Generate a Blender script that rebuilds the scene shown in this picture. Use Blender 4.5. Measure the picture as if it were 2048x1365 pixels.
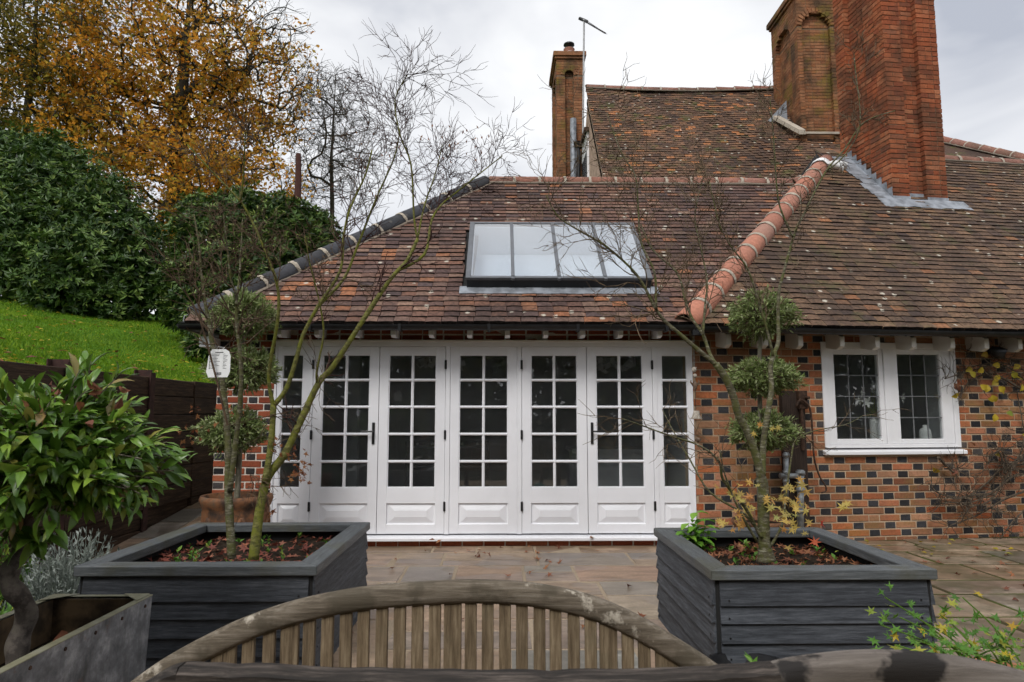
import bpy, bmesh, math, random
import numpy as np
from mathutils import Vector, Matrix

random.seed(7)
rng = np.random.default_rng(11)
for o in list(bpy.data.objects):
    bpy.data.objects.remove(o)
SC = bpy.context.scene
COL = SC.collection
R = math.radians

# ------------------------------------------------------------------ camera
CAM_H = 1.38
PITCH, YAW = R(6.19), R(0.92)
cam_data = bpy.data.cameras.new('camera')
cam_data.lens = 24.0
cam_data.sensor_width = 36.0
cam_data.clip_start = 0.05
cam_data.clip_end = 3000
cam_data.dof.use_dof = True
cam_data.dof.focus_distance = 7.3
cam_data.dof.aperture_fstop = 8.0
cam = bpy.data.objects.new('camera', cam_data)
cam.location = (0, 0, CAM_H)
cam.rotation_euler = (R(90) + PITCH, 0, -YAW)
COL.objects.link(cam)
SC.camera = cam

# ------------------------------------------------------------------ sky, sun, exposure
SUN_EL, SUN_AZ = R(48), R(205)      # compass style: the light comes from behind the viewer, a little from the left
world = bpy.data.worlds.new('World')
SC.world = world
world.use_nodes = True
wn = world.node_tree
wn.nodes.clear()
w_out = wn.nodes.new('ShaderNodeOutputWorld')
w_bg = wn.nodes.new('ShaderNodeBackground')
w_bg.inputs['Strength'].default_value = 0.1
w_sky = wn.nodes.new('ShaderNodeTexSky')
w_sky.sky_type = 'NISHITA'
w_sky.sun_disc = False
w_sky.sun_elevation = SUN_EL
w_sky.sun_rotation = SUN_AZ
w_tc = wn.nodes.new('ShaderNodeTexCoord')
w_map = wn.nodes.new('ShaderNodeMapping')
w_map.inputs['Scale'].default_value = (1.0, 1.0, 2.1)
w_map.inputs['Location'].default_value = (3.1, 0.4, 0.9)
w_n = wn.nodes.new('ShaderNodeTexNoise')
w_n.inputs['Scale'].default_value = 2.6
w_n.inputs['Detail'].default_value = 5.0
w_n.inputs['Roughness'].default_value = 0.5
w_n.inputs['Distortion'].default_value = 0.35
w_r = wn.nodes.new('ShaderNodeValToRGB')
w_r.color_ramp.elements[0].position = 0.32
w_r.color_ramp.elements[0].color = (3.4, 3.6, 4.1, 1)
w_r.color_ramp.elements[1].position = 0.66
w_r.color_ramp.elements[1].color = (7.2, 7.25, 7.3, 1)
w_e = w_r.color_ramp.elements.new(0.48)
w_e.color = (5.5, 5.6, 5.85, 1)
w_mix = wn.nodes.new('ShaderNodeMixRGB')
w_mix.inputs['Fac'].default_value = 0.95
L = wn.links.new
L(w_tc.outputs['Generated'], w_map.inputs['Vector'])
L(w_map.outputs['Vector'], w_n.inputs['Vector'])
L(w_n.outputs['Fac'], w_r.inputs['Fac'])
L(w_sky.outputs['Color'], w_mix.inputs['Color1'])
L(w_r.outputs['Color'], w_mix.inputs['Color2'])
L(w_mix.outputs['Color'], w_bg.inputs['Color'])
L(w_bg.outputs['Background'], w_out.inputs['Surface'])

sun_d = bpy.data.lights.new('sun', 'SUN')
sun_d.energy = 1.5
sun_d.angle = R(22)
sun_d.color = (1.0, 0.97, 0.93)
sun = bpy.data.objects.new('sun', sun_d)
sdir = Vector((math.sin(SUN_AZ) * math.cos(SUN_EL), math.cos(SUN_AZ) * math.cos(SUN_EL), math.sin(SUN_EL)))
sun.rotation_euler = (-sdir).to_track_quat('-Z', 'Y').to_euler()
sun.location = sdir * 60
COL.objects.link(sun)

SC.view_settings.view_transform = 'Standard'
SC.view_settings.look = 'None'
SC.view_settings.exposure = 0.62
SC.view_settings.gamma = 1.0
SC.view_settings.use_curve_mapping = False
SC.render.engine = 'CYCLES'
SC.cycles.max_bounces = 5
SC.cycles.diffuse_bounces = 3
SC.cycles.glossy_bounces = 3
SC.cycles.use_adaptive_sampling = True
SC.cycles.adaptive_threshold = 0.04
SC.cycles.transparent_max_bounces = 12

# ------------------------------------------------------------------ surveying: where a sight line meets a plane of the place
F_PX = 1365.33
C0 = np.array([0, 0, CAM_H])
FW = np.array([math.sin(YAW) * math.cos(PITCH), math.cos(YAW) * math.cos(PITCH), math.sin(PITCH)])
RT = np.array([math.cos(YAW), -math.sin(YAW), 0])
UP = np.cross(RT, FW)
def ray(x, y):
    return FW + RT * (x - 1024) / F_PX + UP * (682.5 - y) / F_PX
def atY(x, y, Y):
    d = ray(x, y); return C0 + d * (Y / d[1])
def atZ(x, y, z):
    d = ray(x, y); return C0 + d * ((z - CAM_H) / d[2])
def onP(x, y, p, n):
    d = ray(x, y); return C0 + d * (np.dot(np.array(p) - C0, n) / np.dot(d, n))
def unit(v):
    v = np.array(v, float); return v / max(1e-9, np.linalg.norm(v))

# ------------------------------------------------------------------ material kit
class MT:
    def __init__(s, name):
        s.m = bpy.data.materials.new(name); s.m.use_nodes = True
        s.t = s.m.node_tree; s.t.nodes.clear()
        s.out = s.n('ShaderNodeOutputMaterial')
    def n(s, typ, **kw):
        nd = s.t.nodes.new(typ)
        for k, v in kw.items():
            if k.startswith('p_'): setattr(nd, k[2:], v)
            else:
                key = int(k[1:]) if k[0] == 'i' and k[1:].isdigit() else k.replace('_', ' ')
                if hasattr(v, 'is_output'): s.t.links.new(v, nd.inputs[key])
                else: nd.inputs[key].default_value = v
        return nd
    def pos(s, scale=(1, 1, 1), coord='POS'):
        if coord == 'POS': v = s.n('ShaderNodeNewGeometry').outputs['Position']
        else: v = s.n('ShaderNodeTexCoord').outputs['Object']
        mp = s.n('ShaderNodeMapping', Vector=v, Scale=scale)
        return mp.outputs['Vector']
    def noise(s, vec, scale=5, detail=4, rough=0.55, dist=0.0):
        return s.n('ShaderNodeTexNoise', Vector=vec, Scale=scale, Detail=detail, Roughness=rough, Distortion=dist).outputs['Fac']
    def crisp(s, fac, k=2.0):
        nd = s.n('ShaderNodeMapRange', Value=fac); nd.inputs[1].default_value = 0.5 - 0.5 / k; nd.inputs[2].default_value = 0.5 + 0.5 / k
        return nd.outputs[0]
    def ramp(s, fac, stops, interp='LINEAR'):
        nd = s.n('ShaderNodeValToRGB', Fac=fac); cr = nd.color_ramp; cr.interpolation = interp
        while len(cr.elements) < len(stops): cr.elements.new(0.5)
        for e, (p, c) in zip(cr.elements, stops):
            e.position = p
            e.color = (c, c, c, 1) if isinstance(c, (int, float)) else (*c, 1)
        return nd.outputs['Color']
    def mix(s, fac, a, b, mode='MIX'):
        nd = s.n('ShaderNodeMixRGB', p_blend_type=mode)
        for k, v in (('Fac', fac), ('Color1', a), ('Color2', b)):
            if hasattr(v, 'is_output'): s.t.links.new(v, nd.inputs[k])
            elif k == 'Fac': nd.inputs[k].default_value = v
            else: nd.inputs[k].default_value = (*v, 1)
        return nd.outputs['Color']
    def math(s, op, a, b=0.0):
        nd = s.n('ShaderNodeMath', p_operation=op)
        for i, v in enumerate((a, b)):
            if hasattr(v, 'is_output'): s.t.links.new(v, nd.inputs[i])
            else: nd.inputs[i].default_value = v
        return nd.outputs[0]
    def rnd(s, mul=1.0):
        a = s.n('ShaderNodeAttribute', p_attribute_name='rnd').outputs['Fac']
        o = s.n('ShaderNodeObjectInfo').outputs['Random']
        return s.math('FRACT', s.math('MULTIPLY', s.math('ADD', a, o), mul))
    def bsdf(s, color, rough=0.7, bump=None, bstr=0.3, bdist=0.01, spec=0.4, metal=0.0, transl=0.0):
        b = s.n('ShaderNodeBsdfPrincipled')
        for k, v in (('Base Color', color), ('Roughness', rough), ('Metallic', metal), ('Specular IOR Level', spec)):
            if hasattr(v, 'is_output'): s.t.links.new(v, b.inputs[k])
            elif k == 'Base Color': b.inputs[k].default_value = (*v, 1)
            else: b.inputs[k].default_value = v
        if bump is not None:
            bp = s.n('ShaderNodeBump', Height=bump, Strength=bstr, Distance=bdist)
            s.t.links.new(bp.outputs['Normal'], b.inputs['Normal'])
        sh = b.outputs[0]
        if transl > 0:
            tr = s.n('ShaderNodeBsdfTranslucent')
            if hasattr(color, 'is_output'): s.t.links.new(color, tr.inputs['Color'])
            else: tr.inputs['Color'].default_value = (*color, 1)
            mx = s.n('ShaderNodeMixShader', Fac=transl)
            s.t.links.new(sh, mx.inputs[1]); s.t.links.new(tr.outputs[0], mx.inputs[2]); sh = mx.outputs[0]
        s.t.links.new(sh, s.out.inputs['Surface'])
        return s.m

M = {}
def simple(name, c, rough=0.6, metal=0.0, var=0.15, nscale=12, spec=0.4, bstr=0.1):
    t = MT(name); p = t.pos(); nz = t.crisp(t.noise(p, nscale, 5), 1.7)
    lo = tuple(x * (1 - var) for x in c); hi = tuple(min(1, x * (1 + var)) for x in c)
    M[name] = t.bsdf(t.ramp(nz, [(0.3, lo), (0.7, hi)]), rough, nz, bstr, 0.004, spec, metal)
    return M[name]

def brick_mat(name, ramp, stain=(0.07, 0.05, 0.04), stain_amt=0.5, moss=0.0, mossc=(0.10, 0.105, 0.02)):
    t = MT(name); p = t.pos()
    c = t.ramp(t.rnd(), ramp)
    n1 = t.crisp(t.noise(p, 38, 4, 0.65), 1.6); n2 = t.noise(p, 2.2, 3)
    c = t.mix(0.55, c, t.ramp(n1, [(0.25, 0.55), (0.5, 1.0), (0.8, 1.25)]), 'MULTIPLY')
    c = t.mix(t.math('MULTIPLY', t.ramp(n2, [(0.43, 0.0), (0.64, 1.0)]), stain_amt), c, stain)
    if moss:
        n3 = t.noise(t.pos((1, 1, 1.4)), 1.7, 5, 0.6)
        c = t.mix(t.math('MULTIPLY', t.ramp(n3, [(0.52, 0.0), (0.68, 1.0)]), moss), c, mossc)
    M[name] = t.bsdf(c, 0.88, n1, 0.5, 0.006, 0.2)

brick_mat('brick_new', [(0, (0.30, 0.075, 0.035)), (0.3, (0.36, 0.10, 0.045)), (0.6, (0.26, 0.06, 0.03)), (0.85, (0.42, 0.14, 0.07)), (1, (0.33, 0.08, 0.04))], stain_amt=0.15)
brick_mat('brick_old', [(0, (0.33, 0.12, 0.06)), (0.15, (0.44, 0.21, 0.125)), (0.3, (0.40, 0.105, 0.04)), (0.45, (0.48, 0.25, 0.15)), (0.6, (0.27, 0.115, 0.06)), (0.75, (0.46, 0.15, 0.06)), (0.9, (0.37, 0.18, 0.10)), (1, (0.21, 0.075, 0.04))], stain=(0.15, 0.095, 0.05), stain_amt=0.5, moss=0.5, mossc=(0.20, 0.15, 0.04))
brick_mat('brick_blue', [(0, (0.018, 0.018, 0.020)), (0.4, (0.035, 0.036, 0.040)), (0.8, (0.055, 0.056, 0.062)), (1, (0.10, 0.085, 0.075))], stain_amt=0.2)
brick_mat('brick_red', [(0, (0.27, 0.075, 0.033)), (0.3, (0.35, 0.115, 0.05)), (0.5, (0.21, 0.06, 0.03)), (0.75, (0.33, 0.09, 0.036)), (0.92, (0.40, 0.16, 0.08)), (1, (0.15, 0.05, 0.03))], stain=(0.07, 0.038, 0.024), stain_amt=0.75)
brick_mat('brick_brown', [(0, (0.26, 0.115, 0.055)), (0.35, (0.32, 0.15, 0.075)), (0.7, (0.22, 0.09, 0.045)), (1, (0.30, 0.12, 0.05))], stain=(0.045, 0.035, 0.022), stain_amt=0.8, moss=0.75, mossc=(0.16, 0.13, 0.02))

def tile_mat(name, ramp, lichen=0.5, moss=0.0, dark=(0.03, 0.022, 0.02), grit=0.8):
    t = MT(name); p = t.pos()
    c = t.ramp(t.rnd(7.31), ramp)
    n1 = t.crisp(t.noise(p, 26, 4, 0.68), 1.8); n2 = t.noise(p, 1.1, 4, 0.6)
    c = t.mix(grit, c, t.ramp(n1, [(0.25, 0.45), (0.5, 0.95), (0.8, 1.45)]), 'MULTIPLY')
    c = t.mix(t.math('MULTIPLY', t.ramp(n2, [(0.46, 0.0), (0.66, 1.0)]), 0.6), c, dark)
    if moss:
        n3 = t.noise(p, 3.3, 6, 0.7)
        c = t.mix(t.math('MULTIPLY', t.ramp(n3, [(0.54, 0.0), (0.66, 1.0)]), moss), c, (0.075, 0.085, 0.02))
    vo = t.n('ShaderNodeTexVoronoi', Vector=p, Scale=6.5, Randomness=1.0)
    n4 = t.noise(p, 45, 4, 0.7)
    ds = t.math('ADD', vo.outputs['Distance'], t.math('MULTIPLY', n4, 0.30))
    sp = t.math('MULTIPLY', t.ramp(ds, [(0.29, 1.0), (0.35, 0.0)]), lichen)
    sel = t.ramp(t.n('ShaderNodeSeparateColor', Color=vo.outputs['Color']).outputs[0], [(0.55, 0.0), (0.60, 1.0)])
    c = t.mix(t.math('MULTIPLY', sp, sel), c, (0.50, 0.46, 0.38))
    M[name] = t.bsdf(c, 0.82, n1, 0.6, 0.008, 0.3)
tile_mat('tile_new', [(0, (0.075, 0.042, 0.036)), (0.12, (0.14, 0.078, 0.06)), (0.24, (0.08, 0.055, 0.054)), (0.36, (0.18, 0.092, 0.062)), (0.48, (0.105, 0.064, 0.054)), (0.60, (0.23, 0.14, 0.10)), (0.72, (0.08, 0.048, 0.043)), (0.82, (0.18, 0.088, 0.058)), (0.90, (0.12, 0.07, 0.056)), (0.95, (0.26, 0.115, 0.06)), (1, (0.33, 0.13, 0.06))], 0.8)
tile_mat('tile_old', [(0, (0.08, 0.05, 0.035)), (0.2, (0.15, 0.09, 0.057)), (0.4, (0.07, 0.045, 0.036)), (0.6, (0.18, 0.105, 0.062)), (0.8, (0.11, 0.07, 0.046)), (0.95, (0.18, 0.11, 0.066)), (1, (0.28, 0.12, 0.055))], 0.9, 0.4)
tile_mat('tile_back', [(0, (0.085, 0.052, 0.034)), (0.25, (0.16, 0.085, 0.05)), (0.45, (0.07, 0.043, 0.033)), (0.7, (0.20, 0.105, 0.06)), (0.84, (0.11, 0.07, 0.045)), (0.92, (0.27, 0.125, 0.058)), (1, (0.42, 0.16, 0.06))], 0.8, 0.75)
tile_mat('terracotta_tile', [(0, (0.42, 0.16, 0.10)), (0.35, (0.48, 0.21, 0.14)), (0.7, (0.37, 0.15, 0.10)), (1, (0.44, 0.23, 0.17))], 0.25, 0, (0.22, 0.13, 0.10), 0.3)
tile_mat('blue_hip_tile', [(0, (0.045, 0.047, 0.055)), (0.5, (0.06, 0.062, 0.072)), (1, (0.05, 0.05, 0.056))], 0.1, 0, (0.03, 0.03, 0.03), 0.3)
tile_mat('dull_ridge_tile', [(0, (0.27, 0.115, 0.08)), (0.5, (0.33, 0.16, 0.12)), (1, (0.23, 0.11, 0.085))], 0.35, 0.1, (0.10, 0.07, 0.05), 0.5)

simple('tile_tail', (0.020, 0.015, 0.012), 0.9, 0, 0.5, 30, 0.15, 0.4)  # near-black tails: weathered edges plus shade painted in for the course lines
def mortar_mat(name, c, moss=0.0):
    t = MT(name); p = t.pos(); n1 = t.noise(p, 60, 5, 0.7); n2 = t.noise(p, 2.5, 4)
    cc = t.ramp(n1, [(0.25, tuple(x * 0.7 for x in c)), (0.75, tuple(min(1, x * 1.2) for x in c))])
    cc = t.mix(t.math('MULTIPLY', t.ramp(n2, [(0.45, 0.0), (0.7, 1.0)]), 0.4), cc, tuple(x * 0.5 for x in c))
    if moss:
        n3 = t.noise(p, 1.9, 5, 0.6)
        cc = t.mix(t.math('MULTIPLY', t.ramp(n3, [(0.42, 0.0), (0.55, 1.0)]), moss), cc, (0.06, 0.075, 0.015))
    M[name] = t.bsdf(cc, 0.95, n1, 0.5, 0.004, 0.1)
mortar_mat('mortar_white', (0.72, 0.66, 0.58))
mortar_mat('mortar_buff', (0.48, 0.36, 0.25))
mortar_mat('mortar_dark', (0.19, 0.13, 0.085))
mortar_mat('mortar_cream', (0.44, 0.385, 0.315))
mortar_mat('mortar_bed', (0.24, 0.20, 0.16))
mortar_mat('pointing', (0.34, 0.27, 0.195))
mortar_mat('pointing_mossy', (0.055, 0.045, 0.022), 0.9)

def white_paint(name, c=(0.84, 0.845, 0.88)):
    t = MT(name); p = t.pos(); n1 = t.noise(p, 3, 4); n2 = t.noise(p, 90, 3)
    cc = t.ramp(n1, [(0.3, tuple(x * 0.93 for x in c)), (0.7, c)])
    sp = t.ramp(t.noise(t.pos((1, 1, 0.35)), 22, 6, 0.75), [(0.66, 0.0), (0.8, 1.0)])
    cc = t.mix(t.math('MULTIPLY', sp, 0.25), cc, (0.45, 0.43, 0.38))
    M[name] = t.bsdf(cc, 0.38, n2, 0.08, 0.002, 0.4)
white_paint('white_paint')
white_paint('white_paint_old', (0.82, 0.82, 0.84))
white_paint('cream_paint', (0.68, 0.65, 0.60))

def wood(name, ramp, axis, rough=0.75, gscale=1.0, patches=None, moss=None):
    t = MT(name)
    sc = {'x': (3.2, 46, 46), 'y': (46, 3.2, 46), 'z': (46, 46, 3.2)}[axis]
    p = t.pos(tuple(v * gscale for v in sc))
    jit = t.n('ShaderNodeVectorMath', p_operation='ADD')
    t.t.links.new(p, jit.inputs[0])
    cr = t.n('ShaderNodeCombineXYZ', X=t.math('MULTIPLY', t.rnd(), 37.0), Y=t.math('MULTIPLY', t.rnd(3.7), 19.0)).outputs[0]
    t.t.links.new(cr, jit.inputs[1]); p = jit.outputs[0]
    n1 = t.crisp(t.noise(p, 1.6, 6, 0.75, 0.12), 1.9); n2 = t.noise(t.pos(), 4.5, 5, 0.6)
    c = t.ramp(n1, ramp)
    c = t.mix(0.5, c, t.ramp(t.rnd(5.1), [(0, 0.7), (1, 1.25)]), 'MULTIPLY')
    if patches:
        c = t.mix(t.ramp(n2, [(patches[0], 0.0), (patches[1], patches[3] if len(patches) > 3 else 0.85)]), c, patches[2])
    if moss:
        n3 = t.noise(t.pos(), 7, 6, 0.7)
        c = t.mix(t.ramp(n3, [(moss[0], 0.0), (moss[1], 0.8)]), c, moss[2])
    M[name] = t.bsdf(c, rough, n1, 0.45, 0.004, 0.3)
slate = [(0.08, (0.016, 0.018, 0.022)), (0.5, (0.052, 0.058, 0.068)), (0.92, (0.115, 0.124, 0.14))]
for ax in 'xyz':
    wood('slate_wood_' + ax, slate, ax, 0.62, 1.0, (0.56, 0.78, (0.025, 0.027, 0.03), 0.7))
    wood('slate_cap_' + ax, [(0.1, (0.045, 0.05, 0.053)), (0.5, (0.095, 0.104, 0.11)), (0.9, (0.17, 0.18, 0.185))], ax, 0.5, 1.0, (0.48, 0.66, (0.085, 0.085, 0.06), 0.7))
    wood('teak_' + ax, [(0.05, (0.05, 0.033, 0.018)), (0.5, (0.165, 0.12, 0.072)), (0.95, (0.33, 0.26, 0.17))], ax, 0.8, 1.0, (0.55, 0.75, (0.10, 0.10, 0.06), 0.55))
wood('teak_rail', [(0.1, (0.05, 0.038, 0.026)), (0.5, (0.16, 0.13, 0.095)), (0.9, (0.30, 0.26, 0.21))], 'x', 0.8, 1.0, (0.50, 0.58, (0.075, 0.062, 0.042), 0.75), (0.60, 0.66, (0.50, 0.45, 0.37)))
wood('dark_rail', [(0.15, (0.006, 0.005, 0.004)), (0.5, (0.028, 0.022, 0.018)), (0.9, (0.13, 0.105, 0.088))], 'x', 0.7, 0.9)
wood('grey_rail', [(0.1, (0.085, 0.07, 0.058)), (0.5, (0.165, 0.14, 0.12)), (0.9, (0.26, 0.23, 0.20))], 'x', 0.7, 0.6, (0.55, 0.60, (0.012, 0.010, 0.009), 0.95))
wood('sleeper_wood', [(0.1, (0.012, 0.008, 0.006)), (0.5, (0.042, 0.025, 0.015)), (0.9, (0.11, 0.068, 0.04))], 'y', 0.85, 0.7)
wood('pump_wood', [(0.2, (0.02, 0.014, 0.012)), (0.8, (0.06, 0.04, 0.03))], 'z', 0.85)
wood('pole_wood', [(0.2, (0.05, 0.018, 0.014)), (0.8, (0.10, 0.04, 0.03))], 'z', 0.85)

simple('black_plastic', (0.012, 0.012, 0.013), 0.35, 0, 0.3)
simple('black_iron', (0.010, 0.010, 0.011), 0.45, 0, 0.2)
simple('skylight_frame', (0.13, 0.137, 0.15), 0.45, 0.2, 0.1)
simple('skylight_dark', (0.012, 0.013, 0.015), 0.4)
simple('lead', (0.27, 0.29, 0.32), 0.55, 0.35, 0.3, 7, 0.4, 0.4)
simple('came_lead', (0.13, 0.135, 0.14), 0.7, 0, 0.2, 20)
simple('galvanised', (0.30, 0.32, 0.33), 0.5, 0.5, 0.25, 20)
simple('rusty_steel', (0.045, 0.018, 0.014), 0.8, 0, 0.35, 15)
simple('rust_iron', (0.06, 0.032, 0.02), 0.75, 0.2, 0.4, 30)
simple('render_wall', (0.40, 0.28, 0.21), 0.95, 0, 0.2, 8)
simple('aerial_metal', (0.38, 0.38, 0.38), 0.5, 0.5)
simple('white_cloth', (0.78, 0.78, 0.78), 0.8, 0, 0.06, 10, 0.2, 0.4)
simple('room_wall', (0.45, 0.455, 0.46), 0.9, 0, 0.06, 3)
simple('room_floor', (0.2, 0.19, 0.18), 0.5, 0, 0.1, 3)
simple('room_white', (0.55, 0.56, 0.57), 0.7, 0, 0.04, 3)
simple('shaft_white', (0.82, 0.84, 0.87), 0.8, 0, 0.02, 2, 0.2, 0.0)
simple('steel', (0.5, 0.5, 0.5), 0.3, 0.9, 0.05)
simple('cooker_enamel', (0.02, 0.022, 0.026), 0.25, 0, 0.1)
simple('ceramic', (0.72, 0.72, 0.70), 0.35, 0, 0.05)
simple('petal', (0.80, 0.80, 0.76), 0.6, 0, 0.04)
simple('shell_glass', (0.75, 0.76, 0.78), 0.25, 0, 0.05, 20, 0.6)
simple('tag_plastic', (0.80, 0.81, 0.80), 0.4, 0, 0.02, 10)
simple('ink', (0.03, 0.03, 0.03), 0.7)
simple('teal_plastic', (0.02, 0.20, 0.17), 0.4, 0, 0.1)
simple('red_plastic', (0.35, 0.04, 0.02), 0.4, 0, 0.1)
simple('trough_lining', (0.085, 0.055, 0.028), 0.8, 0, 0.6, 9)
simple('soil', (0.022, 0.015, 0.010), 0.98, 0, 0.5, 40, 0.1, 0.8)
simple('bell_clay', (0.36, 0.32, 0.27), 0.85, 0, 0.25, 40)
simple('chime_brown', (0.14, 0.09, 0.06), 0.6, 0, 0.4, 50)
simple('grit', (0.10, 0.10, 0.10), 0.95, 0, 0.5, 80, 0.2, 0.8)
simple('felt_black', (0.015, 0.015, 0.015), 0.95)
simple('marble', (0.62, 0.62, 0.62), 0.25, 0, 0.12, 3)

t = MT('terracotta_pot'); p = t.pos()
n1 = t.noise(p, 6, 6, 0.65); n2 = t.noise(p, 40, 5)
c = t.ramp(n1, [(0.34, (0.03, 0.02, 0.014)), (0.46, (0.085, 0.042, 0.022)), (0.56, (0.20, 0.085, 0.035)), (0.7, (0.10, 0.075, 0.05))])
M['terracotta_pot'] = t.bsdf(c, 0.75, n2, 0.3, 0.005, 0.4)
simple('terracotta_plain', (0.36, 0.15, 0.075), 0.85, 0, 0.3, 9)

t = MT('zinc'); p = t.pos(); n1 = t.crisp(t.noise(p, 7, 6, 0.72), 2.2); n2 = t.noise(t.pos((9, 9, 1.5)), 2, 5, 0.6)
c = t.ramp(n1, [(0.1, (0.08, 0.085, 0.092)), (0.5, (0.21, 0.22, 0.235)), (0.9, (0.46, 0.47, 0.49))])
c = t.mix(t.ramp(n2, [(0.5, 0.0), (0.75, 0.7)]), c, (0.06, 0.06, 0.055))
n3 = t.noise(p, 12, 5, 0.7)
c = t.mix(t.ramp(n3, [(0.62, 0.0), (0.72, 0.6)]), c, (0.16, 0.09, 0.05))
M['zinc'] = t.bsdf(c, 0.55, n1, 0.25, 0.004, 0.4, 0.35)
t = MT('zinc_rim'); p = t.pos(); n1 = t.noise(p, 9, 6, 0.7)
M['zinc_rim'] = t.bsdf(t.ramp(n1, [(0.3, (0.15, 0.14, 0.08)), (0.5, (0.24, 0.23, 0.15)), (0.7, (0.30, 0.30, 0.25))]), 0.6, n1, 0.2, 0.003, 0.4, 0.1)

def glass(name, refl, tint=(0.9, 0.92, 0.92), rough=0.0, haze=0.0):
    t = MT(name)
    fr = t.n('ShaderNodeFresnel', IOR=1.5).outputs[0]
    bf = t.n('ShaderNodeNewGeometry').outputs['Backfacing']
    fac = t.math('MULTIPLY', t.math('MINIMUM', t.math('MULTIPLY', fr, refl), 0.95), t.math('SUBTRACT', 1.0, bf))
    tr = t.n('ShaderNodeBsdfTransparent', Color=(*tint, 1)); gl = t.n('ShaderNodeBsdfGlossy', Roughness=rough)
    mx = t.n('ShaderNodeMixShader', Fac=fac)
    t.t.links.new(tr.outputs[0], mx.inputs[1]); t.t.links.new(gl.outputs[0], mx.inputs[2])
    sh = mx.outputs[0]
    if haze:  # pale haze painted on the panes, standing in for reflections and interior light
        nz = t.crisp(t.noise(t.pos((1, 1, .5)), 5, 5, .7), 1.8); df = t.n('ShaderNodeBsdfDiffuse', Color=(.72, .74, .76, 1))
        m2 = t.n('ShaderNodeMixShader', Fac=t.math('MULTIPLY', t.math('ADD', t.math('MULTIPLY', nz, .8), .5), haze)); t.t.links.new(sh, m2.inputs[1]); t.t.links.new(df.outputs[0], m2.inputs[2]); sh = m2.outputs[0]
    t.t.links.new(sh, t.out.inputs['Surface']); M[name] = t.m
glass('pane_glass', 3.2, haze=0.016)
glass('roof_glass', 6.0, (0.88, 0.92, 0.95))

def leaf_mat(name, ramp, rough=0.5, transl=0.25, spec=0.4, mul=1.0):
    t = MT(name); c = t.ramp(t.rnd(mul), ramp)
    n1 = t.noise(t.pos(), 25, 4)
    c = t.mix(0.4, c, t.ramp(n1, [(0.3, 0.7), (0.7, 1.2)]), 'MULTIPLY')
    M[name] = t.bsdf(c, rough, None, spec=spec, transl=transl)
leaf_mat('rhodo_leaf', [(0, (0.018, 0.045, 0.010)), (0.3, (0.034, 0.076, 0.014)), (0.6, (0.058, 0.115, 0.020)), (0.85, (0.12, 0.20, 0.034)), (1, (0.22, 0.27, 0.06))], 0.45, 0.12, 0.35)
leaf_mat('beech_leaf', [(0, (0.24, 0.18, 0.03)), (0.15, (0.62, 0.30, 0.035)), (0.35, (0.80, 0.38, 0.05)), (0.5, (0.40, 0.32, 0.05)), (0.65, (0.74, 0.28, 0.035)), (0.8, (0.28, 0.16, 0.03)), (0.9, (0.78, 0.46, 0.09)), (1, (0.28, 0.30, 0.05))], 0.7, 0.5, 0.12)
leaf_mat('oak_leaf', [(0, (0.12, 0.12, 0.025)), (0.3, (0.20, 0.17, 0.03)), (0.6, (0.34, 0.23, 0.035)), (0.85, (0.16, 0.15, 0.03)), (1, (0.55, 0.30, 0.045))], 0.6, 0.35, 0.25)
leaf_mat('russet_leaf', [(0, (0.16, 0.05, 0.025)), (0.5, (0.26, 0.10, 0.04)), (1, (0.34, 0.17, 0.07))], 0.7, 0.3, 0.2)
leaf_mat('olive_leaf', [(0, (0.13, 0.18, 0.05)), (0.35, (0.20, 0.265, 0.085)), (0.7, (0.28, 0.34, 0.13)), (1, (0.42, 0.46, 0.26))], 0.55, 0.25, 0.25)
leaf_mat('bay_leaf', [(0, (0.055, 0.12, 0.015)), (0.4, (0.095, 0.195, 0.022)), (0.75, (0.15, 0.27, 0.032)), (0.93, (0.27, 0.38, 0.05)), (0.96, (0.26, 0.27, 0.05)), (1, (0.22, 0.12, 0.05))], 0.34, 0.15, 0.5)
leaf_mat('dead_leaf', [(0, (0.10, 0.035, 0.022)), (0.25, (0.22, 0.08, 0.035)), (0.45, (0.34, 0.16, 0.075)), (0.6, (0.14, 0.055, 0.04)), (0.8, (0.28, 0.10, 0.045)), (1, (0.40, 0.20, 0.09))], 0.7, 0.2, 0.3)
leaf_mat('maple_litter', [(0, (0.12, 0.03, 0.025)), (0.3, (0.28, 0.08, 0.05)), (0.5, (0.35, 0.15, 0.09)), (0.7, (0.16, 0.05, 0.04)), (1, (0.38, 0.14, 0.08))], 0.7, 0.2, 0.3)
leaf_mat('yellow_leaf', [(0, (0.45, 0.33, 0.03)), (0.5, (0.55, 0.42, 0.04)), (0.8, (0.22, 0.27, 0.04)), (1, (0.50, 0.28, 0.03))], 0.5, 0.35, 0.3)
leaf_mat('maple_leaf', [(0, (0.42, 0.36, 0.10)), (0.35, (0.55, 0.40, 0.10)), (0.6, (0.50, 0.24, 0.06)), (0.8, (0.33, 0.33, 0.10)), (0.93, (0.55, 0.30, 0.10)), (1, (0.50, 0.05, 0.03))], 0.55, 0.35, 0.3)
leaf_mat('fresh_leaf', [(0, (0.06, 0.16, 0.02)), (0.5, (0.10, 0.24, 0.03)), (0.85, (0.16, 0.30, 0.04)), (1, (0.36, 0.36, 0.05))], 0.5, 0.3, 0.35)
leaf_mat('nettle_leaf', [(0, (0.12, 0.28, 0.03)), (0.6, (0.18, 0.38, 0.04)), (1, (0.25, 0.45, 0.06))], 0.55, 0.3, 0.3)
leaf_mat('silver_leaf', [(0, (0.16, 0.19, 0.16)), (0.5, (0.26, 0.29, 0.26)), (1, (0.36, 0.39, 0.36))], 0.7, 0.15, 0.2)
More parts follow.
